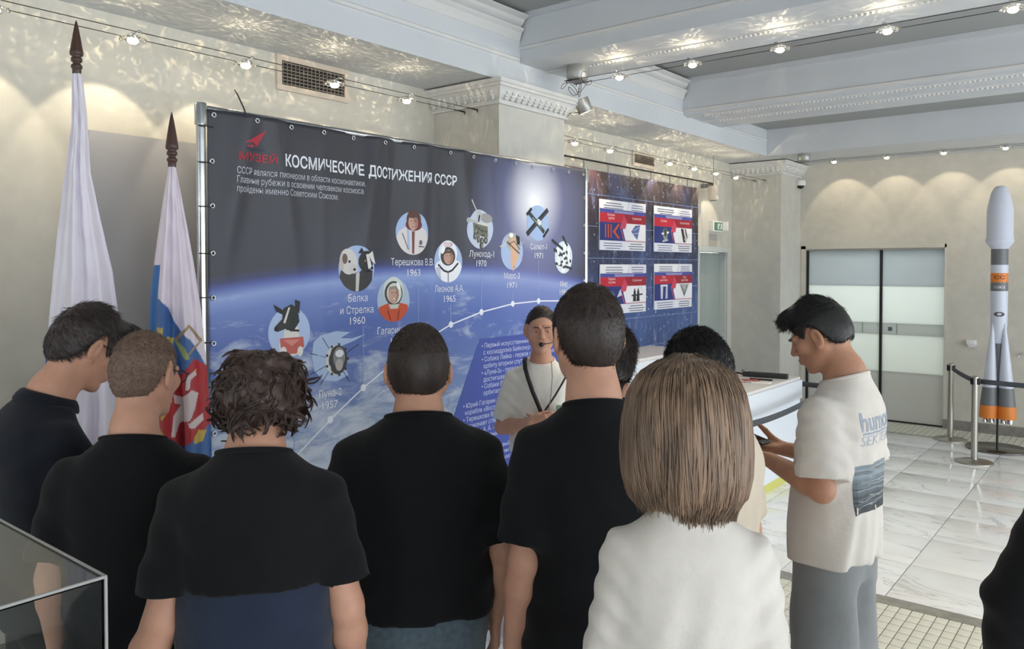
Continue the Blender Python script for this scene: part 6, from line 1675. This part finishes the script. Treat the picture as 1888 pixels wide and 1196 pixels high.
# ------------------------------------------------------------------ frosted sliding door
D2 = empty('door_2', (-3.56, YB + 0.05, 0)); D2['kind'] = 'structure'; D2['label'] = 'frosted glass sliding double door with pale bands in back wall'
DW = 1.63
def frosted(c):
    nm = 'frosted_%d' % c[0]
    if nm in MATS: return MATS[nm]
    g = NT(nm); tr = g.n('BsdfTranslucent'); tr.inputs['Color'].default_value = lin(c); mx = g.n('MixShader'); mx.inputs[0].default_value = 0.5
    g.b.inputs['Base Color'].default_value = lin(c); g.b.inputs['Roughness'].default_value = 0.28
    g.l(g.b.outputs[0], mx.inputs[1]); g.l(tr.outputs[0], mx.inputs[2]); g.l(mx.outputs[0], g.t.nodes['Material Output'].inputs['Surface'])
    return g.m
# unseen corridor and lamp, added to light the frosted glass from behind
B = MB().box(-3.7, -1.8, YB + 2.2, YB + 2.3, 0, 2.7).box(-3.8, -3.7, YB + 0.2, YB + 2.3, 0, 2.7).box(-1.8, -1.7, YB + 0.2, YB + 2.3, 0, 2.7).box(-3.8, -1.7, YB + 0.2, YB + 2.3, 2.6, 2.7).box(-3.8, -1.7, YB, YB + 2.3, -0.1, 0.0)
struct(B, 'wall_corridor', M_WALL)
_l = bpy.data.lights.new('corridor_fill', 'AREA'); _l.size = 1.2; _l.energy = 120; _l.color = (0.97, 1.0, 0.99)
_o = bpy.data.objects.new('corridor_fill', _l); _o.location = (-2.75, YB + 1.3, 2.55); link(_o)
bands = [(0.02, 0.62, (194, 196, 195)), (0.62, 1.08, (224, 229, 228)), (1.08, 1.22, (192, 197, 197)), (1.22, 1.68, (223, 229, 229)), (1.68, 2.13, (188, 195, 200))]
for x0, x1 in ((0.03, 0.905), (0.935, DW)):
    leaf = empty('door_leaf', (0, 0, 0)); leaf.parent = D2
    for z0, z1, c in bands:
        MB().box(x0, x1, -0.006, 0.006, z0, z1).build('glass_band', frosted(c), leaf)
MB().box(0.0, 0.03, -0.025, 0.02, 0.0, 2.15).build('door_stile', M_BLACK, D2); MB().box(0.905, 0.935, -0.025, 0.02, 0.0, 2.15).build('door_stile', M_BLACK, D2)
MB().box(0.0, DW, -0.05, 0.03, 2.13, 2.15).build('head_rail', mat('rail_grey', (150, 148, 142), 0.4), D2); MB().box(0.0, DW, -0.02, 0.02, 0.0, 0.018).build('floor_track', M_BLACK, D2)
MB().rbox((1.03, -0.012, 1.15), (0.05, 0.012, 0.05), bev=0.006).build('lock', mat('lock_grey', (110, 114, 114), 0.3, 0.6), D2)
for x in (0.70, 1.10): MB().box(x, x + 0.006, -0.008, 0.0, 1.08, 1.22).build('band_joint', M_GREYP, D2)
B = MB().box(-0.06, 0.0, -0.055, -0.04, 0, 2.19).box(DW, DW + 0.02, -0.055, -0.04, 0, 2.19).box(-0.06, DW + 0.02, -0.055, -0.04, 2.15, 2.19); B.build('door_surround', M_WALL, D2)

# ------------------------------------------------------------------ rocket model
RK = empty('rocket_model', (-1.258, 9.696, 0)); tag(RK, 'tall white, grey and orange rocket model on a thin metal stand', 'rocket model')
RW = mat('rocket_white', (206, 210, 222), 0.35); RG = mat('rocket_grey', (108, 110, 112), 0.4); RO = mat('rocket_orange', (222, 128, 44), 0.4)
def zr(py): return (828 - py) / 485.0 * 2.767
def part(nm, prof, m, par=RK, c=(0, 0, 0)): return MB().lathe([(r_ * 1.0, z_) for r_, z_ in prof], 28, c).build(nm, m, par)
k = 1 / 174.8
part('fairing', [(0.079, zr(459)), (0.128, zr(447)), (0.132, zr(444)), (0.128, zr(441)), (0.123, zr(437)), (0.123, zr(388)), (0.112, zr(378)), (0.088, zr(357)), (0.066, zr(349)), (0.046, zr(344.5)), (0.012, zr(343))], RW)
part('interstage', [(0.080, zr(488)), (0.080, zr(459))], RG)
part('upper_stage', [(0.081, zr(503)), (0.081, zr(488))], RW)
ob = part('orange_band', [(0.0805, zr(520)), (0.0805, zr(503))], RO)
part('grey_band', [(0.0805, zr(536)), (0.0805, zr(520))], RG)
part('core_stage', [(0.058, zr(632)), (0.078, zr(600)), (0.081, zr(536))], RW)
part('core_lower', [(0.060, zr(770)), (0.060, zr(632))], RG)
for nm, tx, py, sz, col in (('emblem', 'СС', 514, 0.05, (60, 30, 30)), ('emblem', 'СОЮЗ', 531, 0.035, (226, 226, 228)), ('emblem', '◎', 582, 0.06, (60, 66, 110))):
    v, f = text2d(tx, sz, 0.0005, 'CENTER', 0.10 if nm else None)
    if not v: continue
    out = []
    for x, y in v:
        a = R(-80) + x / 0.081
        out.append((0.0822 * math.cos(a), 0.0822 * math.sin(a), zr(py) + y))
    MB().add(out, f).build(nm, mat('emblem_%d' % col[0], col, 0.5), RK)
for kk in range(4):
    a = R(52.3 + 90 * kk)
    b = empty('booster', (0, 0, 0)); b.parent = RK
    c0 = (0.118 * math.cos(a), 0.118 * math.sin(a)); c1 = (0.075 * math.cos(a), 0.075 * math.sin(a))
    def seg(nm, zz, m):
        B = MB(); vs = []; n = 22
        for r_, z_ in zz:
            t = min(1, max(0, (z_ - zr(770)) / (zr(594) - zr(770)))); cx = c0[0] + (c1[0] - c0[0]) * t; cy = c0[1] + (c1[1] - c0[1]) * t
            vs += [(cx + r_ * math.cos(2 * math.pi * i / n), cy + r_ * math.sin(2 * math.pi * i / n), z_) for i in range(n)]
        fs = [(j * n + i, j * n + (i + 1) % n, (j + 1) * n + (i + 1) % n, (j + 1) * n + i) for j in range(len(zz) - 1) for i in range(n)]
        B.add(vs, fs, True); B.add(vs[:n], [tuple(range(n - 1, -1, -1))]); B.build(nm, m, b)
    rb = lambda py: 0.006 + (0.082 - 0.006) * ((py - 594) / (745 - 594)) ** 0.8
    seg('booster_cone', [(rb(p_), zr(p_)) for p_ in (712, 690, 660, 630, 605, 596)] + [(0.002, zr(594))], RW)
    seg('booster_skirt', [(0.084, zr(745)), (rb(712) + 0.001, zr(712))], RG)
    seg('booster_tail', [(0.086, zr(768)), (0.087, zr(760)), (0.085, zr(745))], RO)
    for q in range(4):
        aa = R(45 + 90 * q); MB().lathe([(0.026, zr(776)), (0.014, zr(768))], 14, (c0[0] + 0.042 * math.cos(aa), c0[1] + 0.042 * math.sin(aa), 0)).build('nozzle', M_CHROME, b)
MB().lathe([(0.011, 0.01), (0.011, zr(768))], 12).build('rod', M_BLACK, RK)
MB().lathe([(0.29, 0.0), (0.295, 0.008), (0.29, 0.016), (0.02, 0.018)], 48).build('base_plate', mat('stand_steel', (120, 118, 114), 0.25, 0.9), RK)

# ------------------------------------------------------------------ rope barrier
M_POST = mat('post_satin_steel', (176, 172, 164), 0.3, 1.0); M_BELT = mat('belt_webbing', (70, 74, 80), 0.7, var=0.1, vscale=80)
PX = []
def post(x, y, label):
    root = empty('barrier_post', (x, y, 0)); tag(root, label, 'post', 'barrier posts')
    MB().lathe([(0.170, 0), (0.172, 0.008), (0.160, 0.014), (0.05, 0.022), (0.034, 0.032)], 40).build('base', M_POST, root)
    MB().lathe([(0.030, 0.02), (0.030, 0.765)], 24).build('tube', M_POST, root)
    MB().lathe([(0.034, 0.755), (0.034, 0.842), (0.030, 0.850), (0.004, 0.851)], 24).build('head', M_POST, root)
    for a in range(4):
        q = R(38.9 + 90 * a + 20); MB().rbox((0.036 * math.cos(q), 0.036 * math.sin(q), 0.80), (0.016, 0.03, 0.062), Matrix.Rotation(q, 3, 'Z'), bev=0.003).build('belt_clip', PLASTIC_B, root)
    return Vector((x, y, 0.80))
def belt(a, b, label, sag=0.03):
    d = (b - a); d.normalize(); a2 = a + d * 0.045; b2 = b - d * 0.045; n = 14; vs = []; wv = Vector((0, 0, 0.024)); tk = d.cross(Vector((0, 0, 1))).normalized() * 0.0012
    for i in range(n + 1):
        t = i / n; p = a2.lerp(b2, t) - Vector((0, 0, sag * 4 * t * (1 - t))); vs += [p + wv + tk, p - wv + tk, p - wv - tk, p + wv - tk]
    fs = [(4 * i + k_, 4 * i + (k_ + 1) % 4, 4 * i + 4 + (k_ + 1) % 4, 4 * i + 4 + k_) for i in range(n) for k_ in range(4)] + [(3, 2, 1, 0), (4 * n, 4 * n + 1, 4 * n + 2, 4 * n + 3)]
    MB().add(vs, fs, True).build('barrier_belt', M_BELT, None, label, 'belt', 'barrier belts')
pa = post(-1.735, 9.908, 'steel barrier post nearest the frosted door, left of the rocket'); pb = post(-1.347, 8.897, 'steel barrier post standing in front of the rocket model'); pc = post(-2.33, 7.60, 'steel barrier post half hidden behind the young man with the phone')
pd = post(-2.25, 5.20, 'steel barrier post hidden beside the white counter'); pe = post(0.05, 8.90, 'steel barrier post beyond the right edge of the photo')
belt(pa, pb, 'grey belt running back from the front post to the post by the frosted door', 0.01); belt(pb, pe, 'dark grey belt crossing in front of the rocket model', 0.01); belt(pc, pd, 'grey belt sloping across the front of the white counter', 0.05)
pf = post(-3.30, 7.95, 'steel barrier post hidden behind the white counter'); belt(pc, pf, 'short dark belt going behind the end of the white counter', 0.01)

# ------------------------------------------------------------------ counters and what lies on them
def counter(loc, L, D, H, label, glow=True):
    root = empty('counter', loc); tag(root, label, 'counter')
    CWm = mat('counter_white', (226, 232, 240), 0.35); 
    MB().rbox((-D / 2, L / 2, H - 0.012), (D, L, 0.024), bev=0.003).build('top', mat('counter_top', (226, 222, 220), 0.4), root)
    MB().add([(0, 0, H - 0.024), (0, L, H - 0.024), (0.0, L, 0.075), (0.0, 0, 0.075), (-D, 0, H - 0.024), (-D, L, H - 0.024), (-D, L, 0.075), (-D, 0, 0.075)],
             [(0, 3, 2, 1), (4, 5, 6, 7), (0, 4, 7, 3), (1, 2, 6, 5), (3, 7, 6, 2)]).build('body', CWm, root)
    MB().box(-D + 0.02, 0.002, 0.01, L - 0.01, 0.0, 0.075).build('plinth', mat('plinth_yellow', (206, 204, 112), 0.5), root)
    MB().rbox((0.012, L / 2, H - 0.11), (0.024, L, 0.17), bev=0.010).build('front_rail', CWm, root)
    return root
counter((-2.53, 5.04, 0), 2.334, 0.62, 0.905, 'long white exhibition counter with yellow plinth beside the barrier belt')
counter((-3.46, 5.55, 0), 1.62, 0.52, 1.12, 'narrow white counter standing under the rear banner')
o = empty('tripod_case', (-2.86, 7.02, 0.905), R(0)); tag(o, 'long flat black case lying on the far end of the white counter', 'case')
MB().rbox((0.10, 0.10, 0.022), (0.40, 0.075, 0.044), Matrix.Rotation(R(8), 3, 'Z'), bev=0.012).build('case_body', mat('case_black', (32, 32, 34), 0.6), o); MB().tube([(-0.09, 0.07, 0.02), (-0.16, 0.04, 0.03), (-0.22, 0.05, 0.012), (-0.26, 0.02, 0.01)], 0.010, 8).build('strap', mat('case_black', (32, 32, 34)), o)
MB().rbox((-2.72, 6.92, 0.913), (0.20, 0.022, 0.014), Matrix.Rotation(R(6), 3, 'Z'), bev=0.004).build('marker_pen', PLASTIC_B, None, 'thin black pen lying in front of the flat case on the counter', 'pen')
o = empty('card_stack', (-2.86, 6.72, 0.905)); tag(o, 'small pile of red and white cards on the counter', 'cards')
for i, c in enumerate(((200, 120, 120), (226, 220, 216), (170, 70, 76))): MB().rbox((0.05 * i, 0.03 * i, 0.004 + 0.005 * i), (0.14, 0.09, 0.005), Matrix.Rotation(R(20 * i), 3, 'Z')).build('card', mat('card_%d' % c[0], c, 0.5), o)
MB().rbox((-2.66, 6.78, 0.909), (0.16, 0.11, 0.008), Matrix.Rotation(R(12), 3, 'Z'), bev=0.001).build('booklet', mat('paper_white', (236, 236, 232), 0.5), None, 'white booklet lying on the counter beside the red cards', 'booklet')
o = empty('satellite_model', (-3.56, 5.95, 1.12), R(30)); tag(o, 'small black and white spacecraft model on the narrow counter by the rear banner', 'model')
MB().lathe([(0.045, 0), (0.05, 0.004), (0.05, 0.012)], 20).build('base', M_BLACK, o); MB().rbox((0, 0, 0.055), (0.10, 0.07, 0.07), Matrix.Rotation(R(25), 3, 'Y'), bev=0.012).build('body', PLASTIC_B, o)
MB().rbox((0.055, 0, 0.085), (0.035, 0.06, 0.10), Matrix.Rotation(R(-18), 3, 'Y'), bev=0.012).build('white_cowl', M_WHITE, o); MB().rbox((0.07, 0, 0.028), (0.06, 0.05, 0.02), bev=0.006).build('wheel_block', PLASTIC_B, o); MB().rbox((-0.055, 0, 0.05), (0.03, 0.05, 0.05), bev=0.008).build('tail', M_WHITE, o)

# ------------------------------------------------------------------ acrylic show case, bottom left
cx_, cy_, cz_ = -1.276, 0.564, 1.433
SC = empty('display_case', (cx_, cy_, 0)); tag(SC, 'clear acrylic display case on a plinth in the bottom left corner', 'display case')
g = NT('acrylic'); g.b.inputs['Transmission Weight'].default_value = 1.0; g.b.inputs['Roughness'].default_value = 0.01; g.b.inputs['IOR'].default_value = 1.12; g.b.inputs['Base Color'].default_value = (0.90, 0.92, 0.92, 1); g.b.inputs['Specular IOR Level'].default_value = 0.8
ME = mat('acrylic_edge', (158, 156, 152), 0.3)
Wc, Dc, Hc, tk = 0.62, 0.55, 0.50, 0.005
for nm, b_ in (('pane', (-tk, 0, -Dc, 0, cz_ - Hc, cz_ - tk)), ('pane', (-Wc, -Wc + tk, -Dc, 0, cz_ - Hc, cz_ - tk)), ('pane', (-Wc + tk, -tk, -tk, 0, cz_ - Hc, cz_ - tk)), ('pane', (-Wc + tk, -tk, -Dc, -Dc + tk, cz_ - Hc, cz_ - tk)), ('top_pane', (-Wc, 0, -Dc, 0, cz_ - tk, cz_))):
    MB().box(*b_).build(nm, g.m, SC)
e = 0.0028
for p0, p1 in (((0, 0, cz_), (-Wc, 0, cz_)), ((0, 0, cz_), (0, -Dc, cz_)), ((0, 0, cz_), (0, 0, cz_ - Hc)), ((-Wc, 0, cz_), (-Wc, -Dc, cz_)), ((0, -Dc, cz_), (-Wc, -Dc, cz_)), ((-Wc, 0, cz_), (-Wc, 0, cz_ - Hc)), ((0, -Dc, cz_), (0, -Dc, cz_ - Hc))):
    MB().tube([p0, p1], e, 6).build('glued_edge', ME, SC)
MB().rbox((-Wc / 2, -Dc / 2, (cz_ - Hc) / 2), (Wc + 0.02, Dc + 0.02, cz_ - Hc), bev=0.004).build('plinth', mat('plinth_dark', (60, 60, 62), 0.6), SC)
# the exhibit under the acrylic
G = Field(axis(-0.32, 0.32, 0.012), axis(-0.28, 0.28, 0.012), axis(-0.02, 0.40, 0.012))
G.add(ell((0, 0, 0.10), (0.26, 0.22, 0.17)), 0); G.add(ell((-0.10, 0.05, 0.22), (0.14, 0.12, 0.10)), 0.06); G.add(rcone((0.05, -0.05, 0.2), (0.2, 0.0, 0.10), 0.07, 0.06), 0.04)
G.plane((0, 0, 0.001), (0, 0, -1)); G.warp(lambda X, Y, Z: 0.016 * nz(X, Y, Z, 18, 1.0) + 0.007 * nz(X, Y, Z, 45, 2.0)); V, Q = G.mesh(1)
V = V + V3(cx_ - 0.33, cy_ - 0.30, cz_ - Hc)
o = np_mesh('museum_exhibit', V, Q, mat('dark_stone', (70, 74, 76), 0.6, var=0.3, vscale=12, bump=0.3, bscale=30), None); tag(o, 'dark grey lumpy exhibit lying under the acrylic case', 'exhibit')

# ------------------------------------------------------------------ what people wear and hold
T, s, root = GUIDE['T'], GUIDE['s'], GUIDE['root']
B = MB(); n = 24
def over_chest(pts, w, nm, m, lab=None):
    B = MB(); vs = []
    for i, p in enumerate(pts):
        p = Vector(p) * s; a = Vector(pts[max(0, i - 1)]); b = Vector(pts[min(len(pts) - 1, i + 1)]); d = (b - a).normalized(); nrm = Vector((0, 1, 0.15)); sd = d.cross(nrm).normalized()
        for q in (sd * w + nrm * 0.002, -sd * w + nrm * 0.002, -sd * w - nrm * 0.002, sd * w - nrm * 0.002): vs.append(p + q)
    k = len(pts)
    B.add(vs, [(4 * i + j, 4 * i + (j + 1) % 4, 4 * i + 4 + (j + 1) % 4, 4 * i + 4 + j) for i in range(k - 1) for j in range(4)] + [(3, 2, 1, 0), (4 * k - 4, 4 * k - 3, 4 * k - 2, 4 * k - 1)], True)
    return B.build(nm, m, root, label=lab)
over_chest([(0.085, 0.0, 1.490), (0.090, 0.045, 1.475), (0.086, 0.088, 1.440), (0.070, 0.112, 1.390), (0.045, 0.128, 1.320), (0.015, 0.133, 1.25), (-0.005, 0.136, 1.20)], 0.011, 'sling_strap', mat('strap_black', (34, 28, 26), 0.6), 'broad black strap slung across the chest')
over_chest([(-0.150, 0.055, 1.425), (-0.118, 0.098, 1.370), (-0.075, 0.122, 1.300), (-0.030, 0.134, 1.235), (-0.005, 0.137, 1.20)], 0.005, 'thin_strap', mat('strap_black', (34, 28, 26)))
MB().tube([Vector(p) * s for p in ((-0.055, 0.07, 1.475), (-0.060, 0.108, 1.40), (-0.052, 0.130, 1.30), (-0.035, 0.138, 1.20))], 0.0022, 6).build('lanyard', M_GREYP, root)
MB().rbox(Vector((-0.105, 0.136, 1.215)) * s, (0.05, 0.006, 0.07), bev=0.002).build('badge', mat('badge_green', (150, 170, 150), 0.4), root)
B = MB(); B.tube([T.p(p) for p in ((-0.085, -0.01, 0.012), (-0.086, 0.02, -0.02), (-0.072, 0.07, -0.045), (-0.046, 0.108, -0.056), (-0.020, 0.120, -0.058), (-0.004, 0.122, -0.060))], 0.0024, 8); B.build('headset_arm', PLASTIC_B, root)
MB().sphere(T.p((0.004, 0.121, -0.062)), (0.0135, 0.012, 0.012), 14, 10).build('microphone_foam', PLASTIC_B, root, label='black foam microphone tip at the mouth')
# phone
s = PH10['s']; rz = P10R
ph = empty('phone', (0, 0, 0)); tag(ph, 'dark smartphone held in the hands of the young man in printed t-shirt', 'phone')
loc = Vector((-0.012, 0.312, 1.226)) * s; base = PH10['root'].location
ph.location = base + Matrix.Rotation(rz, 3, 'Z') @ loc; ph.rotation_euler = (R(14), 0, rz)
MB().rbox((0, 0, 0), (0.072, 0.150, 0.009), bev=0.003).build('phone_body', mat('phone_dark', (40, 40, 46), 0.3), ph); MB().box(-0.032, 0.032, -0.069, 0.069, 0.0048, 0.0052).build('phone_screen', mat('phone_glass', (16, 18, 24), 0.05), ph)
# print on the back of the white t-shirt: project flat shapes onto the cloth
from mathutils.bvhtree import BVHTree
tee = PH10['tee']; me = tee.data
bvh = BVHTree.FromPolygons([v.co for v in me.vertices], [tuple(p.vertices) for p in me.polygons])
rt_ = PH10['root']
def on_back(u, v, off):
    """u: metres across the back (+ to the wearer's right), v: height"""
    h, nrm, _, _ = bvh.ray_cast(Vector((u, -0.6, v)), Vector((0, 1, 0)))
    if h is None: return (u, -0.12, v)
    return h + nrm * (0.0006 + (off - 0.0012) * 0.5) if nrm.y < 0 else h - nrm * (0.0006 + (off - 0.0012) * 0.35)
def back_print(nm, jobs, step=0.012):
    A = Art(on_back, step, step)
    for kind, args, kw in jobs: getattr(A, kind)(*args, **kw)
    o = A.build(nm, rt_); 
    return o
GT = pm(150, 158, 172); z0 = 1.835 / 1.75
jobs = [('text', ('humor', -0.012, 1.318 * s, 0.085, GT), dict(width=0.22, align='CENTER', bold=0.002)), ('line', ([(-0.115, 1.308 * s), (0.095, 1.308 * s)], 0.006, GT), {}),
        ('text', ('SEKTER', -0.012, 1.268 * s, 0.050, pm(176, 182, 192)), dict(width=0.21, align='CENTER'))]
back_print('shirt_lettering', jobs)
rng = random.Random(3); jobs = []
for i in range(26):
    za, zb = 1.205 - 0.0060 * i, 1.205 - 0.0060 * (i + 1); t = i / 25
    sh_ = int(150 - 105 * t + rng.uniform(-26, 26)); sh_ = max(26, min(190, sh_))
    jobs.append(('poly', ([(-0.135, za * s), (0.125, (za + rng.uniform(-0.003, 0.003)) * s), (0.125, zb * s), (-0.135, zb * s)], pm(int(sh_ * 0.92), sh_, int(sh_ * 1.05))), dict(layer=1)))
for i in range(12):
    zz = 1.198 - 0.012 * i + rng.uniform(-0.005, 0.005); x0 = rng.uniform(-0.13, -0.02)
    jobs.append(('line', ([(x0 + 0.035 * q, (zz + 0.004 * math.sin(q * 1.7 + i)) * s) for q in range(4)], 0.0028, pm(150, 158, 166)), dict(layer=4)))
back_print('sea_print', jobs)
# small white prints on the black t-shirts are left as plain cloth
